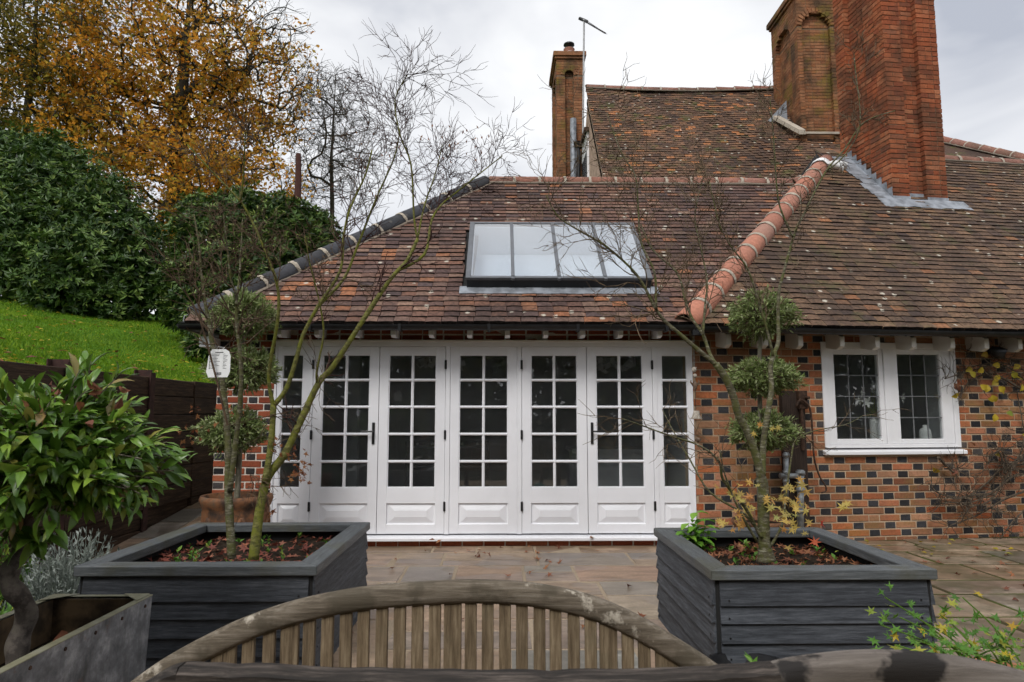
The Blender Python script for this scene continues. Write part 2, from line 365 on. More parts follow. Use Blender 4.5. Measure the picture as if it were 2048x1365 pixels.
leaf_mat('hedge_leaf', [(0, (0.03, 0.06, 0.018)), (0.6, (0.07, 0.11, 0.03)), (1, (0.17, 0.16, 0.05))], 0.6, 0.1, 0.3)
leaf_mat('grass_blade', [(0, (0.08, 0.18, 0.006)), (0.4, (0.14, 0.27, 0.01)), (0.8, (0.22, 0.37, 0.016)), (1, (0.27, 0.36, 0.03))], 0.6, 0.3, 0.25)

def bark_mat(name, ramp, lich=None, sc=(30, 30, 6)):
    t = MT(name); n1 = t.crisp(t.noise(t.pos(sc), 1.5, 5, 0.68), 2.2); n2 = t.noise(t.pos(), 18, 5, 0.7)
    c = t.ramp(n1, ramp)
    if lich: c = t.mix(t.ramp(n2, [(lich[0], 0.0), (lich[1], lich[3])]), c, lich[2])
    M[name] = t.bsdf(c, 0.8, n1, 0.5, 0.004, 0.25)
bark_mat('maple_bark', [(0.3, (0.07, 0.07, 0.02)), (0.6, (0.15, 0.145, 0.04)), (0.8, (0.22, 0.21, 0.08))], (0.46, 0.6, (0.15, 0.16, 0.018), 0.85), (18, 18, 45))
bark_mat('maple_bark_grey', [(0.1, (0.035, 0.03, 0.018)), (0.5, (0.095, 0.085, 0.05)), (0.85, (0.26, 0.25, 0.18)), (1, (0.44, 0.43, 0.36))], (0.46, 0.56, (0.085, 0.09, 0.02), 0.75), (14, 14, 60))
bark_mat('twig_bark', [(0.3, (0.055, 0.035, 0.022)), (0.7, (0.13, 0.085, 0.05))])
bark_mat('twig_red', [(0.2, (0.025, 0.011, 0.009)), (0.8, (0.075, 0.032, 0.026))])
bark_mat('twig_pale', [(0.3, (0.075, 0.05, 0.03)), (0.7, (0.16, 0.115, 0.07))])
bark_mat('beech_bark', [(0.3, (0.025, 0.021, 0.016)), (0.7, (0.065, 0.058, 0.042))], (0.5, 0.65, (0.05, 0.06, 0.02), 0.6))
bark_mat('bare_bark', [(0.3, (0.03, 0.025, 0.02)), (0.7, (0.07, 0.06, 0.045))], (0.5, 0.65, (0.07, 0.075, 0.035), 0.5))
bark_mat('olive_bark', [(0.3, (0.10, 0.085, 0.06)), (0.7, (0.22, 0.20, 0.15))], (0.5, 0.65, (0.09, 0.10, 0.04), 0.5))
bark_mat('bay_bark', [(0.3, (0.05, 0.042, 0.036)), (0.7, (0.13, 0.11, 0.095))], (0.5, 0.7, (0.085, 0.085, 0.055), 0.6), (12, 12, 12))
bark_mat('vine_bark', [(0.3, (0.05, 0.038, 0.028)), (0.7, (0.13, 0.10, 0.07))])

t = MT('lawn_soil'); p = t.pos(); n1 = t.noise(p, 1.3, 5, 0.6); n2 = t.noise(p, 35, 5, 0.7)
c = t.ramp(n1, [(0.3, (0.05, 0.14, 0.008)), (0.6, (0.10, 0.22, 0.012)), (0.8, (0.14, 0.26, 0.02))])
n9 = t.noise(p, 0.7, 5, 0.65)
c = t.mix(t.ramp(n9, [(0.5, 0.0), (0.7, 0.6)]), c, (0.10, 0.12, 0.02))
M['lawn'] = t.bsdf(t.mix(0.6, c, t.ramp(n2, [(0.3, 0.5), (0.7, 1.3)]), 'MULTIPLY'), 0.9, n2, 0.8, 0.03, 0.15)
simple('ground', (0.06, 0.055, 0.035), 0.95, 0, 0.4, 3, 0.1, 0.5)

t = MT('sandstone'); p = t.pos()
c = t.ramp(t.rnd(3.3), [(0, (0.31, 0.21, 0.145)), (0.2, (0.37, 0.265, 0.18)), (0.4, (0.27, 0.20, 0.145)), (0.55, (0.41, 0.305, 0.205)), (0.72, (0.22, 0.21, 0.19)), (0.86, (0.33, 0.215, 0.15)), (1, (0.23, 0.22, 0.195))])
n1 = t.noise(t.pos((1, 2.5, 1)), 3.0, 6, 0.6, 0.8); n2 = t.noise(p, 55, 5, 0.65); n3 = t.noise(p, 1.6, 3, 0.4, 0.5)
c = t.mix(0.8, c, t.ramp(n1, [(0.32, 0.6), (0.68, 1.3)]), 'MULTIPLY')
c = t.mix(0.5, c, t.ramp(n2, [(0.3, 0.6), (0.7, 1.3)]), 'MULTIPLY')
wet = t.ramp(n3, [(0.46, 0.0), (0.50, 1.0)])
c = t.mix(t.math('MULTIPLY', wet, 0.55), c, t.mix(1.0, c, (0.55, 0.5, 0.46), 'MULTIPLY'))
gx = t.n('ShaderNodeSeparateXYZ', Vector=t.n('ShaderNodeNewGeometry').outputs['Position']).outputs[0]
ms = t.math('MULTIPLY', t.ramp(t.noise(p, 2.4, 6, 0.65), [(0.42, 0.0), (0.60, 1.0)]), t.math('MULTIPLY', t.ramp(t.math('MULTIPLY', gx, 0.1), [(0.18, 0.25), (0.30, 1.0)]), 0.75))
c = t.mix(ms, c, (0.075, 0.07, 0.035))
rr = t.ramp(wet, [(0, 0.62), (1, 0.34)])
M['sandstone'] = t.bsdf(c, rr, n1, 0.25, 0.006, 0.4)

# ------------------------------------------------------------------ geometry kit
class MB:
    def __init__(s):
        s.v = []; s.f = []; s.r = []; s.X = None
    def add(s, vs, fs, rnd=0.0):
        b = len(s.v)
        if s.X is not None:
            vs = [tuple(s.X @ Vector(v)) for v in vs]
        s.v.extend([tuple(v) for v in vs]); s.f.extend([tuple(i + b for i in f) for f in fs]); s.r.extend([rnd] * len(fs))
        return s
    BF = [(0, 3, 2, 1), (4, 5, 6, 7), (0, 1, 5, 4), (1, 2, 6, 5), (2, 3, 7, 6), (3, 0, 4, 7)]
    def box(s, x0, x1, y0, y1, z0, z1, rnd=0.0):
        return s.add([(x0, y0, z0), (x1, y0, z0), (x1, y1, z0), (x0, y1, z0), (x0, y0, z1), (x1, y0, z1), (x1, y1, z1), (x0, y1, z1)], MB.BF, rnd)
    def hexa(s, pts, rnd=0.0):
        return s.add(pts, MB.BF, rnd)
    def frustum(s, r0, r1, y0, y1, rnd=0.0):
        # rectangle r0 (x0,x1,z0,z1) at y0 (far) to r1 at y1 (near), an open-backed raised field
        a, b = r0, r1
        return s.add([(a[0], y0, a[2]), (a[1], y0, a[2]), (a[1], y0, a[3]), (a[0], y0, a[3]), (b[0], y1, b[2]), (b[1], y1, b[2]), (b[1], y1, b[3]), (b[0], y1, b[3])],
                     [(4, 5, 6, 7), (0, 1, 5, 4), (1, 2, 6, 5), (2, 3, 7, 6), (3, 0, 4, 7)], rnd)
    def tube(s, pts, rad, n=6, rnd=0.0, cap=True):
        pts = [np.array(p, float) for p in pts]; k = len(pts)
        if not hasattr(rad, '__len__'): rad = [rad] * k
        vs = []; prev = None
        for i in range(k):
            d = unit(pts[min(i + 1, k - 1)] - pts[max(i - 1, 0)])
            if prev is None:
                a = np.array([0, 0, 1.0]) if abs(d[2]) < 0.9 else np.array([1.0, 0, 0])
                u = unit(np.cross(d, a))
            else:
                u = unit(prev - d * np.dot(prev, d))
            w = np.cross(d, u); prev = u
            for j in range(n):
                a = 2 * math.pi * j / n
                vs.append(pts[i] + (u * math.cos(a) + w * math.sin(a)) * rad[i])
        fs = []
        for i in range(k - 1):
            for j in range(n):
                fs.append((i * n + j, i * n + (j + 1) % n, (i + 1) * n + (j + 1) % n, (i + 1) * n + j))
        if cap:
            fs.append(tuple(range(n - 1, -1, -1))); fs.append(tuple((k - 1) * n + j for j in range(n)))
        return s.add(vs, fs, rnd)
    def lathe(s, c, prof, n=24, rnd=0.0, wob=0.0):
        vs = []; k = len(prof)
        for (r, z) in prof:
            for j in range(n):
                a = 2 * math.pi * j / n; q = r * (1 + wob * math.sin(3 * a + z * 9))
                vs.append((c[0] + q * math.cos(a), c[1] + q * math.sin(a), c[2] + z))
        fs = []
        for i in range(k - 1):
            for j in range(n):
                fs.append((i * n + j, i * n + (j + 1) % n, (i + 1) * n + (j + 1) % n, (i + 1) * n + j))
        return s.add(vs, fs, rnd)
    def prism(s, poly, off, rnd=0.0):
        # poly: list of 3D points, off: extrusion vector
        k = len(poly); o = np.array(off)
        vs = [np.array(p, float) for p in poly] + [np.array(p, float) + o for p in poly]
        fs = [tuple(range(k - 1, -1, -1)), tuple(range(k, 2 * k))] + [(i, (i + 1) % k, k + (i + 1) % k, k + i) for i in range(k)]
        return s.add(vs, fs, rnd)
    def mesh(s, name, mat):
        me = bpy.data.meshes.new(name)
        me.from_pydata([tuple(map(float, v)) for v in s.v], [], s.f)
        if any(s.r):
            a = me.attributes.new('rnd', 'FLOAT', 'FACE'); a.data.foreach_set('value', np.array(s.r, np.float32))
        me.materials.append(mat if not isinstance(mat, str) else M[mat])
        return me
    def build(s, name, mat, parent=None, smooth=False, bevel=0.0):
        me = s.mesh(name, mat)
        if smooth: me.polygons.foreach_set('use_smooth', [True] * len(me.polygons))
        o = link(name, me, parent)
        if bevel:
            b = o.modifiers.new('edge', 'BEVEL'); b.width = bevel; b.segments = 1; b.limit_method = 'ANGLE'
        return o

BASE = {}
def link(name, data, parent=None, mw=None):
    o = bpy.data.objects.new(name, data); COL.objects.link(o)
    if parent is not None:
        o.parent = parent
        if parent.name in BASE: o.matrix_parent_inverse = Matrix.Translation(-BASE[parent.name])
    if mw is not None: o.matrix_basis = mw
    return o
def tag(o, label, cat, group=None):
    o['label'] = label; o['category'] = cat
    if group: o['group'] = group
    return o
def thing(name, loc, label, cat, group=None):
    o = bpy.data.objects.new(name, None); COL.objects.link(o); o.location = tuple(map(float, loc)); o.empty_display_size = 0.1
    BASE[o.name] = Vector(tuple(map(float, loc)))
    return tag(o, label, cat, group)
def struct(o):
    o['kind'] = 'structure'; return o
def stuff(o, label=None, cat=None):
    o['kind'] = 'stuff'
    if label: o['label'] = label; o['category'] = cat
    return o

def np_mesh(name, V, Fq, mat, rnd=None, smooth=False):
    """V (n,3), Fq (m,k) uniform polygons, rnd per face"""
    me = bpy.data.meshes.new(name); V = np.asarray(V, np.float32); Fq = np.asarray(Fq, np.int32); k = Fq.shape[1]
    me.vertices.add(len(V)); me.vertices.foreach_set('co', V.ravel())
    me.loops.add(Fq.size); me.loops.foreach_set('vertex_index', Fq.ravel())
    me.polygons.add(len(Fq)); me.polygons.foreach_set('loop_start', np.arange(0, Fq.size, k, dtype=np.int32))
    me.polygons.foreach_set('loop_total', np.full(len(Fq), k, np.int32))
    me.polygons.foreach_set('use_smooth', np.full(len(Fq), bool(smooth)))
    if rnd is not None:
        a = me.attributes.new('rnd', 'FLOAT', 'FACE'); a.data.foreach_set('value', np.asarray(rnd, np.float32))
    me.materials.append(M[mat] if isinstance(mat, str) else mat)
    me.update(calc_edges=True)
    return me

def rand_dirs(n):
    v = rng.normal(size=(n, 3)); return v / np.linalg.norm(v, axis=1, keepdims=True)
def norm_rows(v):
    return v / np.maximum(1e-9, np.linalg.norm(v, axis=1, keepdims=True))
def leaf_cards(P, D, N, length, width, fold=0.25, detail=False):
    """folded leaf blades: P base, D growth direction, N face normal -> verts, quads, leaf index per face"""
    n = len(P); D = norm_rows(D); S = norm_rows(np.cross(D, N)); N = np.cross(S, D)
    l = np.broadcast_to(np.asarray(length, float), (n,))[:, None]; w = np.broadcast_to(np.asarray(width, float), (n,))[:, None]
    if not detail:
        V = np.stack([P, P + D * l * 0.45 + S * w * 0.5 + N * w * fold, P + D * l, P + D * l * 0.45 - S * w * 0.5 + N * w * fold], 1)
        b = np.arange(n)[:, None] * 4
        Fq = np.stack([b + [0, 1, 2], b + [0, 2, 3]], 1).reshape(-1, 3)
        return V.reshape(-1, 3), Fq, np.repeat(np.arange(n), 2)
    st = [(0.0, 0.02, 0), (0.22, 0.62, 0.02), (0.48, 1.0, 0.05), (0.75, 0.72, 0.03), (1.0, 0.03, -0.06)]
    rows = []
    for (tt, ww, cz) in st:
        mid = P + D * l * tt + N * l * cz
        rows += [mid + S * w * 0.5 * ww + N * w * fold * ww, mid, mid - S * w * 0.5 * ww + N * w * fold * ww]
    V = np.stack(rows, 1); b = np.arange(n)[:, None] * 15; q = []
    for i in range(4):
        for j in (0, 1):
            k = i * 3 + j; q.append(b + [k, k + 1, k + 4, k + 3])
    return V.reshape(-1, 3), np.stack(q, 1).reshape(-1, 4), np.repeat(np.arange(n), 8)
def leaves(name, mat, P, D, N, length, width, parent=None, fold=0.25, detail=False, rv=None, smooth=False):
    V, Fq, ix = leaf_cards(P, D, N, length, width, fold, detail)
    rv = rng.random(len(P)) if rv is None else rv
    return link(name, np_mesh(name, V, Fq, mat, np.clip(rv, 0.001, 0.999)[ix], smooth), parent)

# ------------------------------------------------------------------ shared piece makers
def piece_mesh(name, sx, sy, sz, mat, jit=0.004, camber=0.0, bev=0.004, seed=0, tail=None):
    """a hand-made block, centred, corners knocked about; camber bends it along x"""
    r = random.Random(seed); bm = bmesh.new()
    bmesh.ops.create_cube(bm, size=1.0)
    for v in bm.verts:
        v.co = Vector((v.co.x * sx, v.co.y * sy, v.co.z * sz))
    if camber:
        bmesh.ops.subdivide_edges(bm, edges=[e for e in bm.edges if abs(e.verts[0].co.x - e.verts[1].co.x) > sx * 0.5], cuts=1)
        for v in bm.verts:
            v.co.z += camber * (1 - (2 * v.co.x / sx) ** 2)
    if bev: bmesh.ops.bevel(bm, geom=list(bm.edges), offset=bev, segments=1, affect='EDGES', profile=0.5)
    for v in bm.verts:
        v.co += Vector((r.uniform(-1, 1), r.uniform(-1, 1), r.uniform(-1, 1))) * jit
    me = bpy.data.meshes.new(name); bm.to_mesh(me); bm.free()
    me.materials.append(M[mat])
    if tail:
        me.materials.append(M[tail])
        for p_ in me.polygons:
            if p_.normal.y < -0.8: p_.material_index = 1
    return me

BOXF = np.array(MB.BF)
def boxes_mesh(name, items, mat, jit=0.003, tail=None):
    """items: list of (Matrix4, (sx,sy,sz)); one joined mesh of many blocks"""
    n = len(items)
    base = np.array([(-.5, -.5, -.5), (.5, -.5, -.5), (.5, .5, -.5), (-.5, .5, -.5), (-.5, -.5, .5), (.5, -.5, .5), (.5, .5, .5), (-.5, .5, .5)])
    Ms = np.array([np.array(m) for m, _ in items]); S = np.array([s for _, s in items])
    loc = base[None] * S[:, None] + rng.uniform(-jit, jit, (n, 8, 3))
    W = np.einsum('nij,nkj->nki', Ms[:, :3, :3], loc) + Ms[:, None, :3, 3]
    Fq = (np.arange(n)[:, None, None] * 8 + BOXF[None]).reshape(-1, 4)
    me = np_mesh(name, W.reshape(-1, 3), Fq, mat, np.repeat(rng.random(n) * 0.998 + 0.001, 6))
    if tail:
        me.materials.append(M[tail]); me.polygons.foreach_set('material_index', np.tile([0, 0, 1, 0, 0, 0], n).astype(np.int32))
    return me

def frame(o, u, v, n):
    m = Matrix.Identity(4)
    for i in range(3):
        m[i][0], m[i][1], m[i][2], m[i][3] = float(u[i]), float(v[i]), float(n[i]), float(o[i])
    return m
def TM(x, y, z):
    return Matrix.Translation((float(x), float(y), float(z)))

# walls of bricks: local frame x along the wall, y up, z outwards
def lay_bricks(length, height, st=0.222, hd=0.107, j=0.010, course=0.073, hole=None, z0=0.0, x_off=0.0, header_first=0):
    """Flemish bond: returns (xc, yc, w, h, is_header)"""
    out = []; rows = int(round(height / course)); pitch = st + hd + 2 * j
    for r in range(rows):
        y = z0 + r * course; h = course - j
        x = x_off - pitch + (pitch / 2 if (r + header_first) % 2 else 0.0); k = 0
        while x < length:
            for w, hdr in ((st, False), (hd, True)):
                a, b = x, x + w; x += w + j
                a2, b2 = max(a, 0.0), min(b, length)
                if b2 - a2 < 0.03: continue
                segs = [(a2, b2)]
                if hole:
                    for (hx0, hx1, hy0, hy1) in hole:
                        if y + h * 0.5 > hy0 and y + h * 0.5 < hy1:
                            ns = []
                            for (p, q) in segs:
                                if q <= hx0 or p >= hx1: ns.append((p, q)); continue
                                if p < hx0 - 0.02: ns.append((p, hx0))
                                if q > hx1 + 0.02: ns.append((hx1, q))
                            segs = ns
                for (p, q) in segs:
                    if q - p > 0.025: out.append(((p + q) / 2, y + h / 2, q - p, h, hdr))
    return out
BRK = {}
def brick_piece(mat, k):
    key = (mat, k)
    if key not in BRK: BRK[key] = piece_mesh('brick', 1.0, 1.0, 1.0, mat, 0.0, 0, 0, k)
    return BRK[key]
def unit_brick(mat, k, w, h, d):
    key = (mat, k, round(w, 3), round(h, 3))
    if key not in BRK: BRK[key] = piece_mesh('brick', w, h, d, mat, 0.0022, 0, 0.005, k * 7 + int(w * 1000))
    return BRK[key]

def tile_rows(u0, u1, s0, s1, gauge, width, rowrange, skip=None, jit=1.0, seed=1):
    """plain tiles on a roof plane: yields (row, uc, w, s) with broken joints"""
    r = random.Random(seed); out = []; n = int((s1 - s0) / gauge)
    for k in range(n):
        s = s0 + k * gauge; a, b = rowrange(s)
        x = a - (0.5 if k % 2 else 0.0) * width + r.uniform(-0.015, 0.015)
        while x < b:
            w = width + r.uniform(-0.004, 0.004); p, q = max(x, a), min(x + w - 0.003, b)
            if q - p > 0.03 and not (skip and skip((p + q) / 2, s)): out.append((k, (p + q) / 2, q - p, s))
            x += w
    return out
TILE_L, TILE_T = 0.24, 0.033
def tile_matrix(fr, u, s, r, sag=0.0):
    # tail (lower edge) sits at s; each tile tips up a little on the one below
    tilt = R(7.4 + r.uniform(-1.2, 1.8))
    return fr @ TM(u, s, 0.012 + sag + r.uniform(-0.002, 0.004)) @ Matrix.Rotation(r.uniform(-1, 1) * R(1.0), 4, 'Z') @ Matrix.Rotation(-tilt, 4, 'X') @ Matrix.Rotation(r.uniform(-1, 1) * R(0.8), 4, 'Y') @ TM(0, TILE_L / 2 + r.uniform(-0.006, 0.006), 0)
def lay_tiles(parent, fr, tiles, mat, nobj=300, seed=3, thick=TILE_T, sagf=None, name='roof_tile'):
    r = random.Random(seed); var = {}
    rest = []
    for i, (k, u, w, s) in enumerate(tiles):
        m = tile_matrix(fr, u, s, r, sagf(u, s) if sagf else 0.0)
        if i < nobj:
            wq = round(w * 40) / 40 if w < 0.15 else 0.162
            key = (wq, r.randrange(3))
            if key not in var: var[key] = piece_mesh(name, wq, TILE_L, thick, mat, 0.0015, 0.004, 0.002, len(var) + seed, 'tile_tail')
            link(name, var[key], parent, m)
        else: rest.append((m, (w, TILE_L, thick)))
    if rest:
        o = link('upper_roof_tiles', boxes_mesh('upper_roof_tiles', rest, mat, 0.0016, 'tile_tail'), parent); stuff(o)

def round_tiles(parent, a, b, rad, seg, mat, upv, mortar, name='hip_tile', arc=200, thick=0.014, taper=0.012, wob=0.0, sagf=None):
    """half-round hip or ridge tiles laid end to end from a to b, with mortar at the joints"""
    a = np.array(a, float); b = np.array(b, float); d = b - a; Ln = np.linalg.norm(d); d /= Ln
    n = max(1, int(round(Ln / seg))); sl = Ln / n
    upv = unit(np.array(upv) - d * np.dot(upv, d)); sd = np.cross(upv, d)
    var = []
    for k in range(3):
        m = MB(); vs = []; na = 12; ns = 3
        for i in range(ns + 1):
            t = i / ns; rr = rad - taper * t + (0.001 * k)
            for q, r2 in ((0, rr), (1, rr - thick)):
                for j in range(na + 1):
                    an = R(-arc / 2 + arc * j / na); vs.append((-sl / 2 + 0.004 + t * (sl - 0.008), r2 * math.sin(an), r2 * math.cos(an)))
        w = na + 1; fs = []
        for i in range(ns):
            for j in range(na):
                o0 = i * 2 * w; o1 = (i + 1) * 2 * w
                fs.append((o0 + j, o1 + j, o1 + j + 1, o0 + j + 1)); fs.append((o0 + w + j, o0 + w + j + 1, o1 + w + j + 1, o1 + w + j))
            o0 = i * 2 * w; o1 = (i + 1) * 2 * w
            fs.append((o0, o0 + w, o1 + w, o1)); fs.append((o0 + na, o1 + na, o1 + w + na, o0 + w + na))
        for i, fl in ((0, 0), (ns, 1)):
            o0 = i * 2 * w
            for j in range(na):
                q = (o0 + j, o0 + j + 1, o0 + w + j + 1, o0 + w + j); fs.append(q if not fl else q[::-1])
        m.add(vs, fs); me = m.mesh(name, mat); me.polygons.foreach_set('use_smooth', [True] * len(me.polygons)); var.append(me)
    rr = random.Random(int(abs(a[0]) * 100)); mm = MB()
    for i in range(n):
        c = a + d * sl * (i + 0.5)
        if sagf: c = c + np.array([0, 0, sagf((i + 0.5) / n)])
        fr = frame(c, d, -sd, upv)
        link(name, var[rr.randrange(3)], parent, fr @ Matrix.Rotation(rr.uniform(-1, 1) * wob, 4, 'Z') @ Matrix.Rotation(rr.uniform(-1, 1) * wob, 4, 'X'))
        # mortar ring at the upper joint
        if i < n - 1:
            ring = []
            for wv, r3 in ((-0.027, rad - 0.004), (-0.013, rad + 0.004), (0.011, rad + 0.003), (0.023, rad - 0.005)):
                for j in range(13):
                    an = R(-96 + 192 * j / 12); q = r3 + rr.uniform(-0.003, 0.003)
                    ring.append(c + d * (sl / 2 + wv + rr.uniform(-0.007, 0.007)) + (sd * math.sin(an) + upv * math.cos(an)) * q)
            mm.add(ring, [(i2 * 13 + j, i2 * 13 + j + 1, (i2 + 1) * 13 + j + 1, (i2 + 1) * 13 + j) for i2 in range(3) for j in range(12)])
    (stuff(mm.build('joint_mortar', mortar, parent)) if mm.v else None); mm = MB()
    # bedding fillets on both sides
    for s in (-1, 1):
        pts = []; rads = []
        k = max(6, int(Ln / 0.12))
        for i in range(k + 1):
            c = a + d * Ln * i / k + (np.array([0, 0, sagf(i / k)]) if sagf else 0)
            pts.append(c + sd * s * (rad - 0.005) - upv * 0.022 + sd * s * rr.uniform(-0.006, 0.006)); rads.append(0.020 + rr.uniform(-0.007, 0.006))
        mm.tube(pts, rads, 6)
    mm.build('mortar_bedding', 'mortar_bed', parent)

# ================================================================== THE SETTING
def lawn_z(x, y):
    k = np.clip((-3.87 - x) / 3.0, 0, 1)
    a = 1.74 + 0.16 * (-3.87 - x) + np.where(y < 7, 0.05, 0.13) * (y - 7.0) * k
    cap = 3.9
    a = np.where(a > cap, cap + (a - cap) * 0.25, a)
    return a + (0.05 * np.sin(x * 1.3 + y * 0.7) + 0.04 * np.sin(y * 1.9 - x * 0.6)) * k
g = MB(); g.add([(-900, -900, -0.09), (900, -900, -0.09), (900, 1400, -0.09), (-900, 1400, -0.09)], [(0, 1, 2, 3)])
struct(g.build('ground', 'ground'))
def grid_mesh(name, x0, x1, y0, y1, nx, ny, fn, mat):
    xs = np.linspace(x0, x1, nx); ys = np.linspace(y0, y1, ny); X, Y = np.meshgrid(xs, ys); Z = fn(X, Y)
    V = np.stack([X, Y, Z], -1).reshape(-1, 3); i = np.arange(nx * ny).reshape(ny, nx)
    Fq = np.stack([i[:-1, :-1], i[:-1, 1:], i[1:, 1:], i[1:, :-1]], -1).reshape(-1, 4)
    return np_mesh(name, V, Fq, mat, None, True)
lawn = struct(link('lawn', grid_mesh('lawn', -60, -3.87, -8, 70, 110, 130, lawn_z, 'lawn')))
# grass: short blades over the part of the lawn in view
n = 90000
gy = 4.5 + 10.5 * rng.random(n) ** 1.0; gx = -3.9 - (gy * 0.75 - 1.2) * rng.random(n)
P = np.stack([gx, gy, lawn_z(gx, gy) - 0.004], 1); D = np.stack([rng.normal(0, 0.5, n), rng.normal(0, 0.5, n), np.ones(n)], 1)
rv = np.clip(0.42 + 0.25 * np.sin(gx * 1.7 + 1) * np.cos(gy * 1.1) + 0.22 * np.sin(gx * 3.1 + gy * 2.3) * np.sin(gy * 2.9 - gx) + rng.normal(0, 0.2, n), 0.01, 0.99)
stuff(leaves('grass', 'grass_blade', P, D, rand_dirs(n), 0.03 + 0.055 * rng.random(n) * (0.6 + 0.6 * np.sin(gx * 2.3 + 2) * np.sin(gy * 1.7)), 0.012, rv=rv), 'short bright green mown grass on the sloping lawn', 'grass')
n = 420
gy = 5 + 9 * rng.random(n); gx = -4.0 - (gy * 0.72 - 1.3) * rng.random(n)
P = np.stack([gx, gy, lawn_z(gx, gy) + 0.045], 1); D = np.stack([rng.normal(0, 1, n), rng.normal(0, 1, n), rng.normal(0, 0.15, n)], 1)
nn = np.tile([0, 0, 1.0], (n, 1)) + rng.normal(0, 0.3, (n, 3))
stuff(leaves('fallen_leaves', 'yellow_leaf', P, D, nn, 0.05 + 0.05 * rng.random(n), 0.04), 'small yellow and brown leaves scattered over the lawn', 'leaves')
n = 160
gy = 5 + 8 * rng.random(n); gx = -4.0 - (gy * 0.72 - 1.3) * rng.random(n)
P = np.stack([gx, gy, lawn_z(gx, gy) + 0.05], 1); D = np.stack([rng.normal(0, 1, n), rng.normal(0, 1, n), rng.normal(0, 0.15, n)], 1)
nn = np.tile([0, 0, 1.0], (n, 1)) + rng.normal(0, 0.35, (n, 3))
stuff(leaves('fallen_leaves', 'dead_leaf', P, D, nn, 0.06 + 0.06 * rng.random(n), 0.05), 'curled brown leaves lying about on the lawn', 'leaves')

# patio: joint bed plus slabs one by one
pb = MB(); pb.add([(-3.7, 0.2, 0.0022), (1.9, 0.2, 0.0022), (1.9, 7.5, 0.0022), (-3.7, 7.5, 0.0022)], [(0, 1, 2, 3)])
patio = struct(pb.build('patio', 'pointing'))
pb2 = MB(); pb2.add([(1.9, 0.2, 0.0012), (11, 0.2, 0.0012), (11, 9.2, 0.0012), (1.9, 8.0, 0.0012)], [(0, 1, 2, 3)])
patio_side = struct(pb2.build('patio_by_old_wall', 'pointing_mossy'))
SLP = 0.115
pb3 = MB(); pb3.add([(-3.75, 5.9, 0.004), (-3.06, 5.9, 0.004), (-3.06, 12.5, 0.004 + SLP * 6.6), (-3.75, 12.5, 0.004 + SLP * 6.6)], [(0, 1, 2, 3)])
side_path = struct(pb3.build('side_path', 'pointing'))
sv = {}
pr = random.Random(21)
def slab(parent, x0, x1, y0, y1):
    gp = .022 if parent is patio else .036
    w, d = round((x1 - x0) * 20) / 20, round((y1 - y0) * 20) / 20
    w, d = max(w, 0.1), max(d, 0.1)
    key = (w, d, pr.randrange(2), gp)
    if key not in sv: sv[key] = piece_mesh('paving_slab', w - gp, d - gp, 0.04, 'sandstone', 0.0035, 0, 0.006, len(sv))
    o = link('paving_slab', sv[key], parent, TM((x0 + x1) / 2, (y0 + y1) / 2, -0.0145 + pr.uniform(-0.001, 0.0015)) @ Matrix.Rotation(pr.uniform(-1, 1) * R(0.12), 4, 'X') @ Matrix.Rotation(pr.uniform(-1, 1) * R(0.12), 4, 'Y'))
# two-row bands with a random laid pattern
y = 7.40
rows = [0.35, 0.6, 0.6, 0.45, 0.6, 0.6, 0.45, 0.6, 0.35, 0.6, 0.45]
for k, dpt in enumerate(rows):
    x = -3.7 + (k % 3) * -0.15
    while x < 7.4:
        w = pr.choice([0.9, 0.75, 0.9, 0.6, 0.9, 0.45])
        a, b = max(x, -3.68), x + w
        par = patio if (a + b) / 2 < 1.9 else patio_side
        if b - a > 0.12 and y - dpt > 2.2:
            # now and then two small flags instead of a large one
            if dpt >= 0.6 and pr.random() < 0.3:
                c = y - dpt * pr.choice([0.5, 0.4, 0.6]); c = round(c * 20) / 20
                slab(par, a, b, c, y); slab(par, a, b, y - dpt, c)
            else: slab(par, a, b, y - dpt, y)
        x += w
    y -= dpt
sp_v = [piece_mesh('paving_slab', .33, .575, .04, 'sandstone', .0035, 0, .006, 90 + k) for k in range(3)]
for k in range(11):
    for q in range(2):
        yc = 6.2 + k * .6 + (.3 if q else 0); link('paving_slab', sp_v[(k + q) % 3], side_path, TM(-3.575 + q * .345, yc, -.008 + SLP * (yc - 5.9) + pr.uniform(-.001, .002)) @ Matrix.Rotation(math.atan(SLP), 4, 'X'))
for k in range(9):     # strip along the angled wall
    x = 2.2 + k * 0.75; slab(patio_side, x, x + 0.75, 7.40, 7.40 + max(0.2, round((0.05 + (x - 2.1) * 0.12) * 20) / 20))
gm = MB()
gm.box(-3.87, -3.68, 2.0, 12, -0.05, 0.006)
struct(gm.build('gravel_strip', 'grit'))

# ================================================================== GARDEN ROOM (new extension)
WY = 7.42
EZ, EY = 2.325, 7.05          # eave line
PA = R(42)
VL = np.array([0, math.cos(PA), math.sin(PA)]); NL = np.array([0, -math.sin(PA), math.cos(PA)])
E0 = np.array([0, EY, EZ])
def onL(x, y): return onP(x, y, E0, NL)
hipL0, hipL1 = onL(388, 633), onL(972, 364)
HA, HB = onL(1380, 640), onL(1648, 328)
ridge_s = float(np.dot(hipL1 - E0, VL))
room = thing('brick_extension', (-0.2, WY, 0), 'brick garden room with white glazed doors under a tiled hipped roof', 'garden room')

